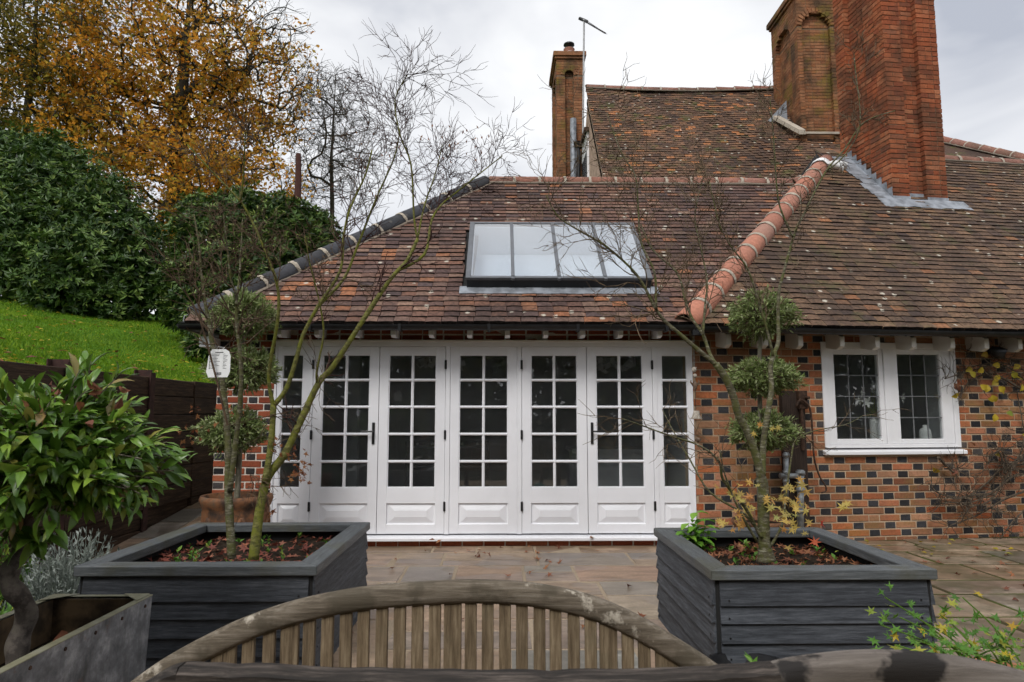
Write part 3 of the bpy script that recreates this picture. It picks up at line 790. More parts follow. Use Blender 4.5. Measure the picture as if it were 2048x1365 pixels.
# walls: pier left of the doors, strip over the doors, plinth course under the sill
pierx0, pierx1 = float(atY(432, 800, WY)[0]), float(atY(548, 800, WY)[0])
jl, jr = -2.445, 2.085
wm = MB()
wm.box(pierx0 + 0.004, jl - 0.0, WY + 0.007, 7.75, 0.0, 2.42)
wm.box(jl + 0.001, jr + 0.02, WY + 0.0345, 7.72, 2.17, 2.42)
wm.box(jl + 0.001, jr + 0.02, WY + 0.007, 7.72, 0.0, 0.058)
wm.box(pierx0 + 0.006, pierx0 + 0.25, 7.75, 12.3, 0.0, 2.42)
wm.box(pierx0 + 0.006, 2.3, 12.3, 12.5, 0.0, 2.42)
wall = wm.build('wall', 'mortar_white', room)
br = random.Random(5)
def put_bricks(parent, fr, lst, red, blue, depth=0.05, maxobj=300, blue_p=1.0, name='brick', proud=0.0):
    rest = {red: [], blue: []}; cnt = 0
    for (x, y, w, h, hd) in lst:
        mt = blue if (hd and br.random() < blue_p) else red
        mw = fr @ TM(x, y, -depth / 2 + proud + br.uniform(-0.0015, 0.002)) @ Matrix.Rotation(br.uniform(-1, 1) * R(0.5), 4, 'Z')
        if cnt < maxobj:
            link(name, unit_brick(mt, br.randrange(3), round(w * 100) / 100, round(h * 500) / 500, depth), parent, mw); cnt += 1
        else: rest[mt].append((mw, (w, h, depth)))
    for mt, it in rest.items():
        if it: stuff(link('outer_bricks', boxes_mesh('outer_bricks', it, mt, 0.002), parent))
frW = frame((pierx0, WY, 0), (1, 0, 0), (0, 0, 1), (0, -1, 0))
put_bricks(wall, frW, lay_bricks(jl - pierx0 - 0.004, 2.4, 0.215, 0.095, 0.013, 0.0755, x_off=0.12), 'brick_new', 'brick_blue', blue_p=0.85)
frS = frame((jl, WY + 0.032, 2.188), (1, 0, 0), (0, 0, 1), (0, -1, 0))
put_bricks(wall, frS, [b for b in lay_bricks(jr - jl, 0.225, 0.215, 0.215, 0.012, 0.0755)], 'brick_new', 'brick_new')
frP = frame((jl, WY, 0.0), (1, 0, 0), (0, 0, 1), (0, -1, 0))
put_bricks(wall, frP, [(x, 0.03, w, 0.055, h) for (x, y, w, h0, h) in lay_bricks(jr - jl, 0.073, 0.215, 0.215, 0.012, 0.073)], 'brick_new', 'brick_new')

# inside: floor, walls, ceiling
im = MB(); im.box(pierx0 + 0.25, 2.1, 7.72, 12.3, -0.05, 0.05); im.build('room_floor', 'room_floor', room)
im = MB(); im.add([(pierx0 + 0.27, 7.72, 2.4), (2.3, 7.72, 2.4), (2.3, 12.29, 2.4), (pierx0 + 0.27, 12.29, 2.4)], [(0, 1, 2, 3)])
im.add([(pierx0 + 0.27, 12.28, 0), (2.3, 12.28, 0), (2.3, 12.28, 2.4), (pierx0 + 0.27, 12.28, 2.4)], [(0, 1, 2, 3)])
im.add([(2.14, 7.72, 0), (2.14, 12.29, 0), (2.14, 12.29, 2.4), (2.14, 7.72, 2.4)], [(0, 1, 2, 3)])
im.add([(pierx0 + 0.27, 7.74, 0), (pierx0 + 0.27, 12.29, 0), (pierx0 + 0.27, 12.29, 2.4), (pierx0 + 0.27, 7.74, 2.4)], [(0, 1, 2, 3)])
im.build('room_lining', 'room_wall', room)

# door set ------------------------------------------------------------
FY0, FY1 = WY - 0.012, WY + 0.10           # frame front and back
ZT, ZB = 2.124, 0.127                       # leaf top and bottom
edges = [float(atY(x, 693, WY)[0]) for x in (556, 618, 628, 760, 892, 901, 1034, 1043, 1172.5, 1303, 1312, 1383)]
fm = MB()
fm.box(jl, jr, FY0, FY1, ZT, 2.176)                                   # head
fm.box(jl, edges[0], FY0, FY1, 0.06, ZT)                              # jambs
fm.box(edges[11], jr, FY0, FY1, 0.06, ZT)
for a, b in ((1, 2), (4, 5), (6, 7), (9, 10)):
    fm.box(edges[a], edges[b], FY0 + 0.004, FY1, 0.125, ZT)          # mullions
frame_o = fm.build('door_frame', 'white_paint', room, bevel=0.003)
sm = MB()
sm.hexa([(jl - 0.03, WY - 0.075, 0.062), (jr + 0.03, WY - 0.075, 0.062), (jr + 0.03, WY + 0.1, 0.062), (jl - 0.03, WY + 0.1, 0.062),
         (jl - 0.03, WY - 0.075, 0.098), (jr + 0.03, WY - 0.075, 0.098), (jr + 0.03, WY + 0.1, 0.124), (jl - 0.03, WY + 0.1, 0.124)])
sm.build('door_sill', 'white_paint', room, bevel=0.006)
hd = MB(); hd.box(jl - 0.02, jr + 0.02, WY - 0.04, WY + 0.02, 2.177, 2.194); hd.build('head_trim', 'cream_paint', room, bevel=0.003)

pz1, pz0 = float(atY(1000, 710, WY)[2]), float(atY(1000, 976, WY)[2])
qz1, qz0 = float(atY(1000, 1007, WY)[2]), float(atY(1000, 1049, WY)[2])
def leaf_door(name, x0, x1, ncol, hinges=(), handle=None, gap=0.003):
    y0, y1 = WY + 0.002, WY + 0.05
    a, b = x0 + gap, x1 - gap; st = 0.098 if ncol == 2 else 0.052
    m = MB()
    m.box(a, a + st, y0, y1, ZB + 0.002, ZT - gap); m.box(b - st, b, y0, y1, ZB + 0.002, ZT - gap)
    e = 0.0006
    m.box(a + st, b - st, y0 + e, y1 - e, pz1, ZT - gap - e)
    m.box(a + st, b - st, y0 + e, y1 - e, qz1, pz0)
    m.box(a + st, b - st, y0 + e, y1 - e, ZB + 0.003, qz0)
    gx0, gx1 = a + st, b - st; bw = 0.030
    ph = (pz1 - pz0 - 4 * bw) / 5; pw = (gx1 - gx0 - (ncol - 1) * bw) / ncol
    yb0, yb1 = y0 + 0.008, y1 - 0.008
    for k in range(4):
        z = pz0 + (k + 1) * ph + k * bw
        m.box(gx0, gx1, yb0 + 0.004, yb1, z, z + bw); m.box(gx0 + 0.001, gx1 - 0.001, y0 + 0.003, yb0 + 0.004, z + 0.008, z + bw - 0.008)
    if ncol == 2:
        xm = gx0 + pw
        m.box(xm, xm + bw, yb0 + 0.0046, yb1, pz0, pz1); m.box(xm + 0.008, xm + bw - 0.008, y0 + 0.0036, yb0 + 0.005, pz0 + 0.001, pz1 - 0.001)
    # glazing bead around the glass field
    for (c0, c1, d0, d1) in ((gx0, gx1, pz0, pz0 + 0.010), (gx0, gx1, pz1 - 0.010, pz1), (gx0, gx0 + 0.010, pz0 + 0.01, pz1 - 0.01), (gx1 - 0.010, gx1, pz0 + 0.01, pz1 - 0.01)):
        m.box(c0, c1, y0 + 0.007, y1 - 0.008, d0, d1)
    d = m.build(name, 'white_paint', room, bevel=0.002)
    # raised panel
    pm = MB(); i0 = (gx0, gx1, qz0, qz1)
    pm.frustum(i0, (gx0 + 0.006, gx1 - 0.006, qz0 + 0.006, qz1 - 0.006), y0 + 0.014, y0 + 0.020)
    w = 0.075 if ncol == 2 else 0.055
    g2 = (gx0 + 0.012, gx1 - 0.012, qz0 + 0.012, qz1 - 0.012)
    pm.frustum(g2, (gx0 + w, gx1 - w, qz0 + w * 0.86, qz1 - w * 0.86), y0 + 0.021, y0 + 0.004)
    pm.box(gx0, gx1, y0 + 0.022, y1 - 0.01, qz0, qz1)
    pm.frustum((gx0 + w + 0.004, gx1 - w - 0.004, qz0 + w * 0.86 + 0.004, qz1 - w * 0.86 - 0.004), (gx0 + w + 0.008, gx1 - w - 0.008, qz0 + w * 0.86 + 0.008, qz1 - w * 0.86 - 0.008), y0 + 0.004, y0 + 0.0)
    pm.build('raised_panel', 'white_paint', d)
    for r in range(5):
        for c in range(ncol):
            px0 = gx0 + c * (pw + bw); pz = pz0 + r * (ph + bw)
            q = MB(); q.box(px0 + 0.001, px0 + pw - 0.001, y0 + 0.026, y0 + 0.030, pz + 0.001, pz + ph - 0.001); q.build('pane', 'pane_glass', d)
    for sidex in hinges:
        hx = x0 if sidex == 'l' else x1
        for py in (730, 870, 1013):
            z = float(atY(1000, py, WY)[2]); q = MB()
            q.tube([(hx, WY - 0.014, z - 0.05), (hx, WY - 0.014, z + 0.05)], 0.0085, 8); q.box(hx - 0.012, hx + 0.012, WY - 0.012, WY + 0.003, z - 0.047, z + 0.047)
            q.build('hinge', 'black_iron', d)
    if handle:
        hx, sgn = handle; z = float(atY(1000, 866, WY)[2]); q = MB()
        q.box(hx - 0.014, hx + 0.014, WY - 0.008, WY + 0.003, z - 0.12, z + 0.11)
        q.tube([(hx, WY - 0.008, z + 0.015), (hx, WY - 0.05, z + 0.015)], 0.009, 8)
        q.tube([(hx - sgn * 0.008, WY - 0.05, z + 0.015), (hx + sgn * 0.06, WY - 0.052, z + 0.014), (hx + sgn * 0.125, WY - 0.05, z + 0.018)], [0.009, 0.008, 0.007], 8)
        q.tube([(hx, WY - 0.012, z - 0.07), (hx, WY - 0.006, z - 0.07)], 0.008, 10)
        q.build('handle', 'black_iron', d)
    return d
leaf_door('side_light', edges[0], edges[1], 1, gap=0.001)
leaf_door('folding_door', edges[2], edges[3], 2, ('l',), (edges[3] - 0.052, -1))
leaf_door('folding_door', edges[3], edges[4], 2, ('r',))
leaf_door('fixed_light', edges[5], edges[6], 2, gap=0.001)
leaf_door('folding_door', edges[7], edges[8], 2, ('l',))
leaf_door('folding_door', edges[8], edges[9], 2, ('r',), (edges[8] + 0.052, 1))
leaf_door('side_light', edges[10], edges[11], 1, gap=0.001)

# roof -----------------------------------------------------------------
frL = frame(E0, (1, 0, 0), VL, NL)
uA, sA = HA[0], float(np.dot(HA - E0, VL)); uB, sB = HB[0], float(np.dot(HB - E0, VL))
uL0, sL0 = hipL0[0], float(np.dot(hipL0 - E0, VL)); uL1, sL1 = hipL1[0], ridge_s
def left_edge(s): return uL0 + (uL1 - uL0) * (s - sL0) / (sL1 - sL0)
def right_edge(s): return uA + (uB - uA) * (s - sA) / (sB - sA)
sk = [onL(943, 467), onL(1262, 467), onL(934, 577), onL(1299, 577)]
SKx0, SKx1 = sk[2][0] , sk[3][0]; SKs0, SKs1 = float(np.dot(sk[2] - E0, VL)), float(np.dot(sk[0] - E0, VL))
dm = MB(); dm.X = frL
for (a0, b0, a1, b1, s0, s1) in ((left_edge(0) , SKx0 + 0.02, left_edge(ridge_s), SKx0 + 0.02, 0.02, ridge_s), (SKx1 - 0.02, right_edge(0), SKx1 - 0.02, right_edge(ridge_s), 0.02, ridge_s),
                     (SKx0 + 0.02, SKx1 - 0.02, SKx0 + 0.02, SKx1 - 0.02, 0.02, SKs0 - 0.02), (SKx0 + 0.02, SKx1 - 0.02, SKx0 + 0.02, SKx1 - 0.02, SKs1, ridge_s)):
    dm.hexa([(a0, s0, -0.06), (b0, s0, -0.06), (b1, s1, -0.06), (a1, s1, -0.06), (a0, s0, -0.006), (b0, s0, -0.006), (b1, s1, -0.006), (a1, s1, -0.006)])
dm.X = None
# far slopes: hip end on the left and the back slope
ex = float(hipL0[0]) - 0.02
dm.add([(ex, EY, EZ), tuple(hipL1 + np.array([0, 0, -0.01])), (ex, 2 * hipL1[1] - EY, EZ)], [(0, 1, 2)])
dm.add([tuple(hipL1), (HB[0], hipL1[1], hipL1[2]), (HB[0], 2 * hipL1[1] - EY, EZ), (ex, 2 * hipL1[1] - EY, EZ)], [(0, 1, 2, 3)])
roof = dm.build('roof', 'felt_black', room)
def skipL(u, s): return SKx0 - 0.06 < u < SKx1 + 0.06 and SKs0 - 0.20 < s < SKs1 - 0.02
tl = tile_rows(0, 0, 0.0, ridge_s + 0.12, 0.1, 0.166, lambda s: (left_edge(s + 0.05) + 0.02, right_edge(s + 0.05) - 0.0), skipL)
lay_tiles(roof, frL, tl, 'tile_new', 300)
hipO = MB(); hipO.tube([tuple(hipL0), tuple(hipL1)], 0.03, 6); hipO = hipO.build('hip', 'mortar_cream', room)
hip_up = unit(np.array([-0.35, -0.45, 1.0]))
off = np.array([0, 0, -0.02])
round_tiles(hipO, hipL0 + off, hipL1 + off, 0.125, 0.44, 'blue_hip_tile', hip_up, 'mortar_cream')
em = MB()   # mortar plug and little iron hook at the open foot of the hip
d = unit(hipL1 - hipL0)
em.lathe((0, 0, 0), [(0.0, 0.0), (0.06, 0.0), (0.105, 0.006), (0.105, 0.02)], 14)
em.v = [tuple(hipL0 + off + np.array(frame((0, 0, 0), np.cross(hip_up, d), unit(hip_up - d * np.dot(hip_up, d)), d).to_3x3() @ Vector((x, min(y, 0.10) , z + 0.01)))) for x, y, z in em.v]
em.build('mortar_plug', 'mortar_cream', hipO)
hk = MB(); b0 = hipL0 - d * 0.02
hk.tube([b0 + (0.02, 0, -0.05), b0 - d * 0.06 + (0, 0, -0.05), b0 - d * 0.10 + (0, 0, 0.0), b0 - d * 0.09 + (0, 0, 0.05), b0 - d * 0.05 + (0, 0, 0.045)], 0.006, 6); hk.build('hip_iron', 'galvanised', hipO)
rg = MB(); rz = np.array([0, 0, -0.03]); rend = np.array([right_edge(ridge_s) - 0.25, hipL1[1], hipL1[2]])
rg.tube([tuple(hipL1 + rz), tuple(rend + rz)], 0.03, 6); rgo = rg.build('ridge', 'mortar_cream', room)
round_tiles(rgo, hipL1 + rz + (0.05, 0, 0), rend + rz, 0.11, 0.39, 'dull_ridge_tile', (0, 0, 1), 'mortar_cream', 'ridge_tile')
rend2 = np.array([right_edge(ridge_s + 0.28), hipL1[1] + 0.3, hipL1[2] + 0.20])
round_tiles(rgo, rend + rz, rend2 + rz, 0.10, 0.30, 'dull_ridge_tile', (0, 0, 1), 'mortar_cream', 'ridge_tile')

# skylight --------------------------------------------------------------
km = MB(); km.X = frL; h = 0.16; fw_ = 0.045
km.box(SKx0, SKx0 + 0.03, SKs0, SKs1, -0.02, h - 0.035); km.box(SKx1 - 0.03, SKx1, SKs0, SKs1, -0.02, h - 0.035)
km.box(SKx0 + 0.03, SKx1 - 0.03, SKs0, SKs0 + 0.03, -0.02, h - 0.035); km.box(SKx0 + 0.03, SKx1 - 0.03, SKs1 - 0.03, SKs1, -0.02, h - 0.035)
km.box(SKx0 - 0.0, SKx1 + 0.0, SKs0 - 0.035, SKs0 - 0.002, 0.02, h - 0.03)
sky_o = km.build('skylight', 'skylight_dark', room, bevel=0.003)
km = MB(); km.X = frL
km.box(SKx0 - 0.012, SKx0 + fw_, SKs0 - 0.03, SKs1 + 0.01, h - 0.034, h); km.box(SKx1 - fw_, SKx1 + 0.012, SKs0 - 0.03, SKs1 + 0.01, h - 0.034, h)
km.box(SKx0 + fw_, SKx1 - fw_, SKs0 - 0.03, SKs0 + 0.012, h - 0.034, h - 0.001); km.box(SKx0 + fw_, SKx1 - fw_, SKs1 - 0.03, SKs1 + 0.01, h - 0.034, h - 0.001)
km.build('skylight_frame', 'skylight_frame', sky_o, bevel=0.004)
bars = [SKx0 + (SKx1 - SKx0) * k / 4 for k in range(5)]
for k in (1, 2, 3):
    q = MB(); q.X = frL; q.box(bars[k] - 0.02, bars[k] + 0.02, SKs0 + 0.0, SKs1 - 0.02, h - 0.03, h + 0.008)
    q.tube([(bars[k], SKs0 - 0.034, h - 0.03), (bars[k], SKs0 - 0.034, h + 0.005)], 0.022, 8); q.build('glazing_bar', 'skylight_frame', sky_o, bevel=0.003)
for k in range(4):
    q = MB(); q.X = frL; q.box(bars[k] + (0.022 if k else fw_ + 0.002), bars[k + 1] - (0.022 if k < 3 else fw_ + 0.002), SKs0 + 0.014, SKs1 - 0.032, h - 0.016, h - 0.010); q.build('pane', 'roof_glass', sky_o)
q = MB(); q.X = frL; zb = -0.30
q.box(SKx0 + 0.03, SKx0 + 0.05, SKs0 + 0.03, SKs1 - 0.03, zb, h - 0.05); q.box(SKx1 - 0.05, SKx1 - 0.03, SKs0 + 0.03, SKs1 - 0.03, zb, h - 0.05)
q.box(SKx0 + 0.05, SKx1 - 0.05, SKs0 + 0.03, SKs0 + 0.05, zb, h - 0.05); q.box(SKx0 + 0.05, SKx1 - 0.05, SKs1 - 0.05, SKs1 - 0.03, zb, h - 0.05)
q.box(SKx0 + 0.05, SKx1 - 0.05, SKs0 + 0.05, SKs1 - 0.05, zb, zb + 0.02)
q.build('roof_shaft', 'shaft_white', sky_o)
q = MB(); q.X = frL
nn_ = 24
for i in range(nn_):
    x0 = SKx0 - 0.08 + (SKx1 - SKx0 + 0.16) * i / nn_; x1 = SKx0 - 0.08 + (SKx1 - SKx0 + 0.16) * (i + 1) / nn_
    q.box(x0, x1, SKs0 - 0.16, SKs0 - 0.01, 0.028 + 0.002 * math.sin(i * 1.7), 0.034 + 0.002 * math.sin(i * 1.7))
q.build('lead_apron', 'lead', sky_o)

# gutter, fascia, rafter feet
gm = MB()
def gutter(m, a, b, rad=0.058):
    a = np.array(a, float); b = np.array(b, float); d = unit(b - a); sd = np.cross(d, (0, 0, 1)); vs = []; na = 10
    for p in (a, b):
        for r_ in (rad, rad - 0.006):
            for j in range(na + 1):
                an = math.pi + math.pi * j / na; vs.append(p + sd * math.cos(an) * r_ + np.array([0, 0, math.sin(an) * r_]))
    w = na + 1; fs = []
    for j in range(na):
        fs += [(j, j + 1, 2 * w + j + 1, 2 * w + j), (w + j, 3 * w + j, 3 * w + j + 1, w + j + 1)]
    fs += [(0, 2 * w, 3 * w, w), (na, w + na, 3 * w + na, 2 * w + na)]
    fs += [tuple(range(w)), tuple(range(3 * w - 1, 2 * w - 1, -1))]
    m.add(vs, fs)
gutter(gm, (ex - 0.06, EY - 0.02, EZ - 0.015), (float(HA[0]) + 0.02, EY - 0.02, EZ - 0.015))
gutter(gm, (ex - 0.03, 12.4, EZ - 0.015), (ex - 0.03, EY - 0.05, EZ - 0.015))
for gx_ in np.arange(-2.9, 2.0, 0.92):
    gm.box(gx_, gx_ + 0.03, EY - 0.085, EY + 0.05, EZ - 0.083, EZ - 0.012)
gm.build('gutter', 'black_plastic', room)
fb = MB(); fb.box(ex + 0.02, HA[0] + 0.02, EY + 0.045, EY + 0.07, EZ - 0.035, EZ + 0.01); fb.build('fascia', 'black_plastic', room)
for px_ in (558, 633, 711, 786, 862, 939, 1015, 1092, 1166, 1241.6, 1320):
    x = float(atY(px_, 670, 7.13)[0]); q = MB(); z0 = 2.195
    q.prism([(x - 0.026, 7.13, z0 + 0.02), (x - 0.026, 7.13, 2.36), (x - 0.026, 7.46, 2.60), (x - 0.026, 7.46, z0 + 0.02), (x - 0.026, 7.2, z0)], (0.052, 0, 0))
    q.build('rafter_foot', 'white_paint_old', room, bevel=0.002)
q = MB(); q.box(ex + 0.08, pierx0 + 0.02, 7.16, 7.42, 2.09, 2.20); q.build('soffit_box', 'white_paint_old', room, bevel=0.003)

# ================================================================== OLD HOUSE
DEG = 7.0
er = np.array([math.cos(R(DEG)), math.sin(R(DEG)), 0]); no = np.array([math.sin(R(DEG)), -math.cos(R(DEG)), 0])   # along and out of the wall
Wc = np.array([2.095, 7.425, 0.0])
old = thing('old_house', (5.0, 7.9, 0), 'old chequered brick house with tiled roofs and tall chimneys', 'house')
def uz(x, y, dd=0.0):
    p = onP(x, y, Wc + no * dd, no); return float(np.dot(p - Wc, er)), float(p[2])
frO = frame(Wc, er, (0, 0, 1), no)
wu0, wz1 = uz(1640, 684); wu1, _ = uz(1908, 691); _, wz0 = uz(1648, 905)
WLEN = 7.6
wm = MB(); wm.X = frO
for (a, b, c, d_) in ((0, wu0, -0.06, 2.4), (wu1, WLEN, -0.06, 2.4), (wu0, wu1, -0.06, wz0), (wu0, wu1, wz1, 2.4)):
    wm.box(a, b, c, d_, -0.28, -0.0055)
wm.X = None
owall = wm.build('wall', 'mortar_buff', old)
lst = lay_bricks(6.6, 2.42, 0.241, 0.115, 0.0135, 0.0797, hole=[(wu0 - 0.0, wu1 + 0.0, wz0 - 0.02, wz1 + 0.03)], z0=-0.03, x_off=0.03)
def seen_first(b):   # the nearest to the eye and least hidden come first
    return (abs(b[0] - 2.6) * 0.7 + abs(b[1] - 0.9)) + (1.5 if b[0] < 0.9 else 0)
lst.sort(key=seen_first)
put_bricks(owall, frO, lst, 'brick_old', 'brick_blue', 0.05, 300, 0.93)

# window: two leaded casements
wf = MB(); wf.X = frO; jw = 0.062
wf.box(wu0, wu0 + jw, wz0 + 0.045, wz1, -0.10, 0.012); wf.box(wu1 - jw, wu1, wz0 + 0.045, wz1, -0.10, 0.012)
wf.box(wu0 + jw, wu1 - jw, wz1 - 0.07, wz1, -0.10, 0.011); wf.box(wu0 + jw, wu1 - jw, wz0 + 0.045, wz0 + 0.085, -0.10, 0.011)
um = uz(1776, 800)[0]; wf.box(um - 0.035, um + 0.035, wz0 + 0.085, wz1 - 0.07, -0.10, 0.008)
wf.X = frO
win = wf.build('window', 'white_paint_old', old, bevel=0.004)
sl = MB(); sl.X = frO
sl.hexa([(wu0 - 0.03, wz0 - 0.03, -0.1), (wu1 + 0.03, wz0 - 0.03, -0.1), (wu1 + 0.03, wz0 - 0.03, 0.06), (wu0 - 0.03, wz0 - 0.03, 0.06),
         (wu0 - 0.03, wz0 + 0.045, -0.1), (wu1 + 0.03, wz0 + 0.045, -0.1), (wu1 + 0.03, wz0 + 0.01, 0.06), (wu0 - 0.03, wz0 + 0.01, 0.06)])
sl.build('window_sill', 'white_paint_old', win, bevel=0.005)
for (xa, xb, ya, yb) in ((1664, 1762, 709, 878), (1790, 1886, 709, 878)):
    ua, zt = uz(xa, ya, -0.03); ub, zb = uz(xb, yb, -0.03)
    lo, hi = (wu0 + jw, um - 0.035) if xa < 1700 else (um + 0.035, wu1 - jw)
    zlo, zhi = wz0 + 0.085, wz1 - 0.07
    cs = MB(); cs.X = frO
    cs.box(lo + 0.002, ua, zlo + 0.002, zhi - 0.002, -0.07, -0.004); cs.box(ub, hi - 0.002, zlo + 0.002, zhi - 0.002, -0.07, -0.004)
    cs.box(ua, ub, zt, zhi - 0.002, -0.07, -0.005); cs.box(ua, ub, zlo + 0.002, zb, -0.07, -0.005)
    cs.build('casement', 'white_paint_old', win, bevel=0.004)
    cm = MB(); cm.X = frO
    for i in (1, 2):
        u = ua + (ub - ua) * i / 3; cm.box(u - 0.006, u + 0.006, zb, zt, -0.034, -0.024)
    for k in (1, 2, 3):
        z = zb + (zt - zb) * k / 4; cm.box(ua, ub, z - 0.006, z + 0.006, -0.0335, -0.0235)
    cm.build('lead_came', 'came_lead', win)
    for i in range(3):
        for k in range(4):
            q = MB(); q.X = frO @ TM(ua + (ub - ua) * (i + .5) / 3, zb + (zt - zb) * (k + .5) / 4, -0.03) @ Matrix.Rotation(br.uniform(-1, 1) * R(1.0), 4, 'X') @ Matrix.Rotation(br.uniform(-1, 1) * R(1.0), 4, 'Y')
            w2, h2 = (ub - ua) / 6 - 0.003, (zt - zb) / 8 - 0.003; q.box(-w2, w2, -h2, h2, -0.0015, 0.0015); q.build('pane', 'pane_glass', win)
# the room behind it
q = MB(); q.X = frO
q.add([(wu0 - 0.8, 0, -3), (wu1 + 1.2, 0, -3), (wu1 + 1.2, 2.4, -3), (wu0 - 0.8, 2.4, -3)], [(0, 1, 2, 3)])
q.add([(wu0 - 0.8, 0, -0.29), (wu0 - 0.8, 0, -3), (wu0 - 0.8, 2.4, -3), (wu0 - 0.8, 2.4, -0.29)], [(0, 1, 2, 3)])
q.add([(wu1 + 1.2, 0, -0.29), (wu1 + 1.2, 0, -3), (wu1 + 1.2, 2.4, -3), (wu1 + 1.2, 2.4, -0.29)], [(0, 1, 2, 3)])
q.add([(wu0 - 0.8, 2.4, -0.29), (wu1 + 1.2, 2.4, -0.29), (wu1 + 1.2, 2.4, -3), (wu0 - 0.8, 2.4, -3)], [(0, 1, 2, 3)])
q.add([(wu0 - 0.8, 0.01, -0.29), (wu1 + 1.2, 0.01, -0.29), (wu1 + 1.2, 0.01, -3), (wu0 - 0.8, 0.01, -3)], [(0, 1, 2, 3)])
q.build('room_lining', 'room_wall', old)
q = MB(); q.X = frO; q.box(wu0, wu1, wz0 + 0.04, wz0 + 0.07, -0.45, -0.101); q.box(wu1 - 0.03, wu1, wz0 + 0.07, wz1, -0.45, -0.101); q.box(wu0, wu0 + 0.03, wz0 + 0.07, wz1, -0.45, -0.101)
q.build('window_reveal', 'room_white', old)

# main roof plane on the right
nr = np.cross(HB - HA, er); nr = unit(nr) * (1 if nr[2] < 0 else 1); nr = nr if nr[2] > 0 else -nr
vr = np.cross(nr, er); vr = vr if vr[2] > 0 else -vr
def onR(x, y): return onP(x, y, HA, nr)
frR = frame(HA, er, vr, nr)
def loc(p, fr):
    return fr.inverted() @ Vector(tuple(map(float, p)))
hb = loc(HB, frR)
top_s = loc(onR(1960, 324), frR).y
def r_left(s): return hb.x * s / hb.y if s < hb.y else hb.x + (s - hb.y) * 0.2
RW = 8.2
dm = MB(); dm.X = frR
s_lo = -0.09
dm.hexa([(-0.05, s_lo, -0.07), (RW, s_lo, -0.07), (RW, top_s, -0.07), (r_left(top_s), top_s, -0.07), (-0.05, s_lo, -0.006), (RW, s_lo, -0.006), (RW, top_s, -0.006), (r_left(top_s), top_s, -0.006)])
dm.X = None
rt_ = frR @ Vector((RW, top_s, 0)); lt_ = frR @ Vector((r_left(top_s), top_s, 0)); bk = Vector((-er[1], er[0], 0)) * 3.6 + Vector((0, 0, -3.4))
dm.add([tuple(lt_), tuple(rt_), tuple(rt_ + bk), tuple(lt_ + bk)], [(0, 1, 2, 3)])
oroof = dm.build('roof', 'felt_black', old)
# big stack position on this plane
cR = onR(1889, 402); cL = onR(1787, 402); cB = onR(1694, 326)
cf = frame((cL[0], cL[1], 0), er, -no, (0, 0, 1))      # x along wall, y back, z up
CW = float(np.dot(cR - cL, er)); CD = max(1.15, float(np.dot(cB - cL, -no)) + 0.0)
clo = loc(cL, frR)
def skipR(u, s): return clo.x + 0.05 < u < clo.x + CW - 0.05 and s > clo.y + 0.05
tl = tile_rows(0, 0, s_lo, top_s + 0.03, 0.1, 0.166, lambda s: (r_left(max(0, s + 0.05)) + 0.02, 7.3), skipR, seed=8)
lay_tiles(oroof, frR, tl, 'tile_old', 300, 9)
hipR = MB(); hipR.tube([tuple(HA), tuple(HB)], 0.03, 6); hipR = hipR.build('hip', 'mortar_cream', old)
hup = unit(NL + nr)
dH = unit(HB - HA)
round_tiles(hipR, HA - dH * 0.12 + hup * 0.0, HB - dH * 0.28, 0.135, 0.375, 'terracotta_tile', hup, 'mortar_cream', wob=R(0.6))
round_tiles(hipR, HB - dH * 0.28, HB + dH * 0.12, 0.125, 0.40, 'dull_ridge_tile', hup, 'mortar_cream')
rid = MB(); ra = frR @ Vector((clo.x + CW + 0.0, top_s, -0.03)); rb = frR @ Vector((RW, top_s, -0.03))
rid.tube([tuple(ra), tuple(rb)], 0.03, 6); rido = rid.build('ridge', 'mortar_cream', old)
round_tiles(rido, ra, rb, 0.11, 0.42, 'dull_ridge_tile', (0, 0, 1), 'mortar_cream', 'ridge_tile')
gm = MB(); g0 = HA + er * 0.02 + vr * s_lo; zg = EZ - 0.03
gutter(gm, (g0[0] - 0.02, g0[1] - 0.03, zg), tuple(np.array([g0[0], g0[1] - 0.03, zg]) + er * 7.6))
for k in range(8):
    c = np.array([g0[0], g0[1] - 0.03, zg]) + er * (0.5 + k * 0.95); gm.tube([c + no * 0.0 + (0, 0, -0.062), c + no * 0.0 + (0, 0, 0.0)], 0.012, 6)
gm.tube([(g0[0] + 0.02, g0[1] - 0.02, zg + 0.02), (g0[0] + 0.02, g0[1] - 0.02, zg - 0.09)], 0.06, 12)
gm.build('gutter', 'black_plastic', old)
for px_ in (1458, 1532, 1602, 1685, 1756, 1828.6, 1906, 1974, 2041):
    u = uz(px_, 690, 0.27)[0]; q = MB(); q.X = frO; z0 = 2.095
    q.prism([(u - 0.028, z0 + 0.03, 0.27), (u - 0.028, z0 + 0.14, 0.27), (u - 0.028, 2.40, 0.0), (u - 0.028, 2.40, -0.02), (u - 0.028, z0 + 0.04, -0.02), (u - 0.028, z0, 0.20)], (0.056, 0, 0))
    q.build('rafter_foot', 'cream_paint', old, bevel=0.002)
q = MB(); q.X = frO; q.box(0, WLEN, 2.40, 2.44, -0.2, 0.27); q.build('soffit', 'felt_black', old)

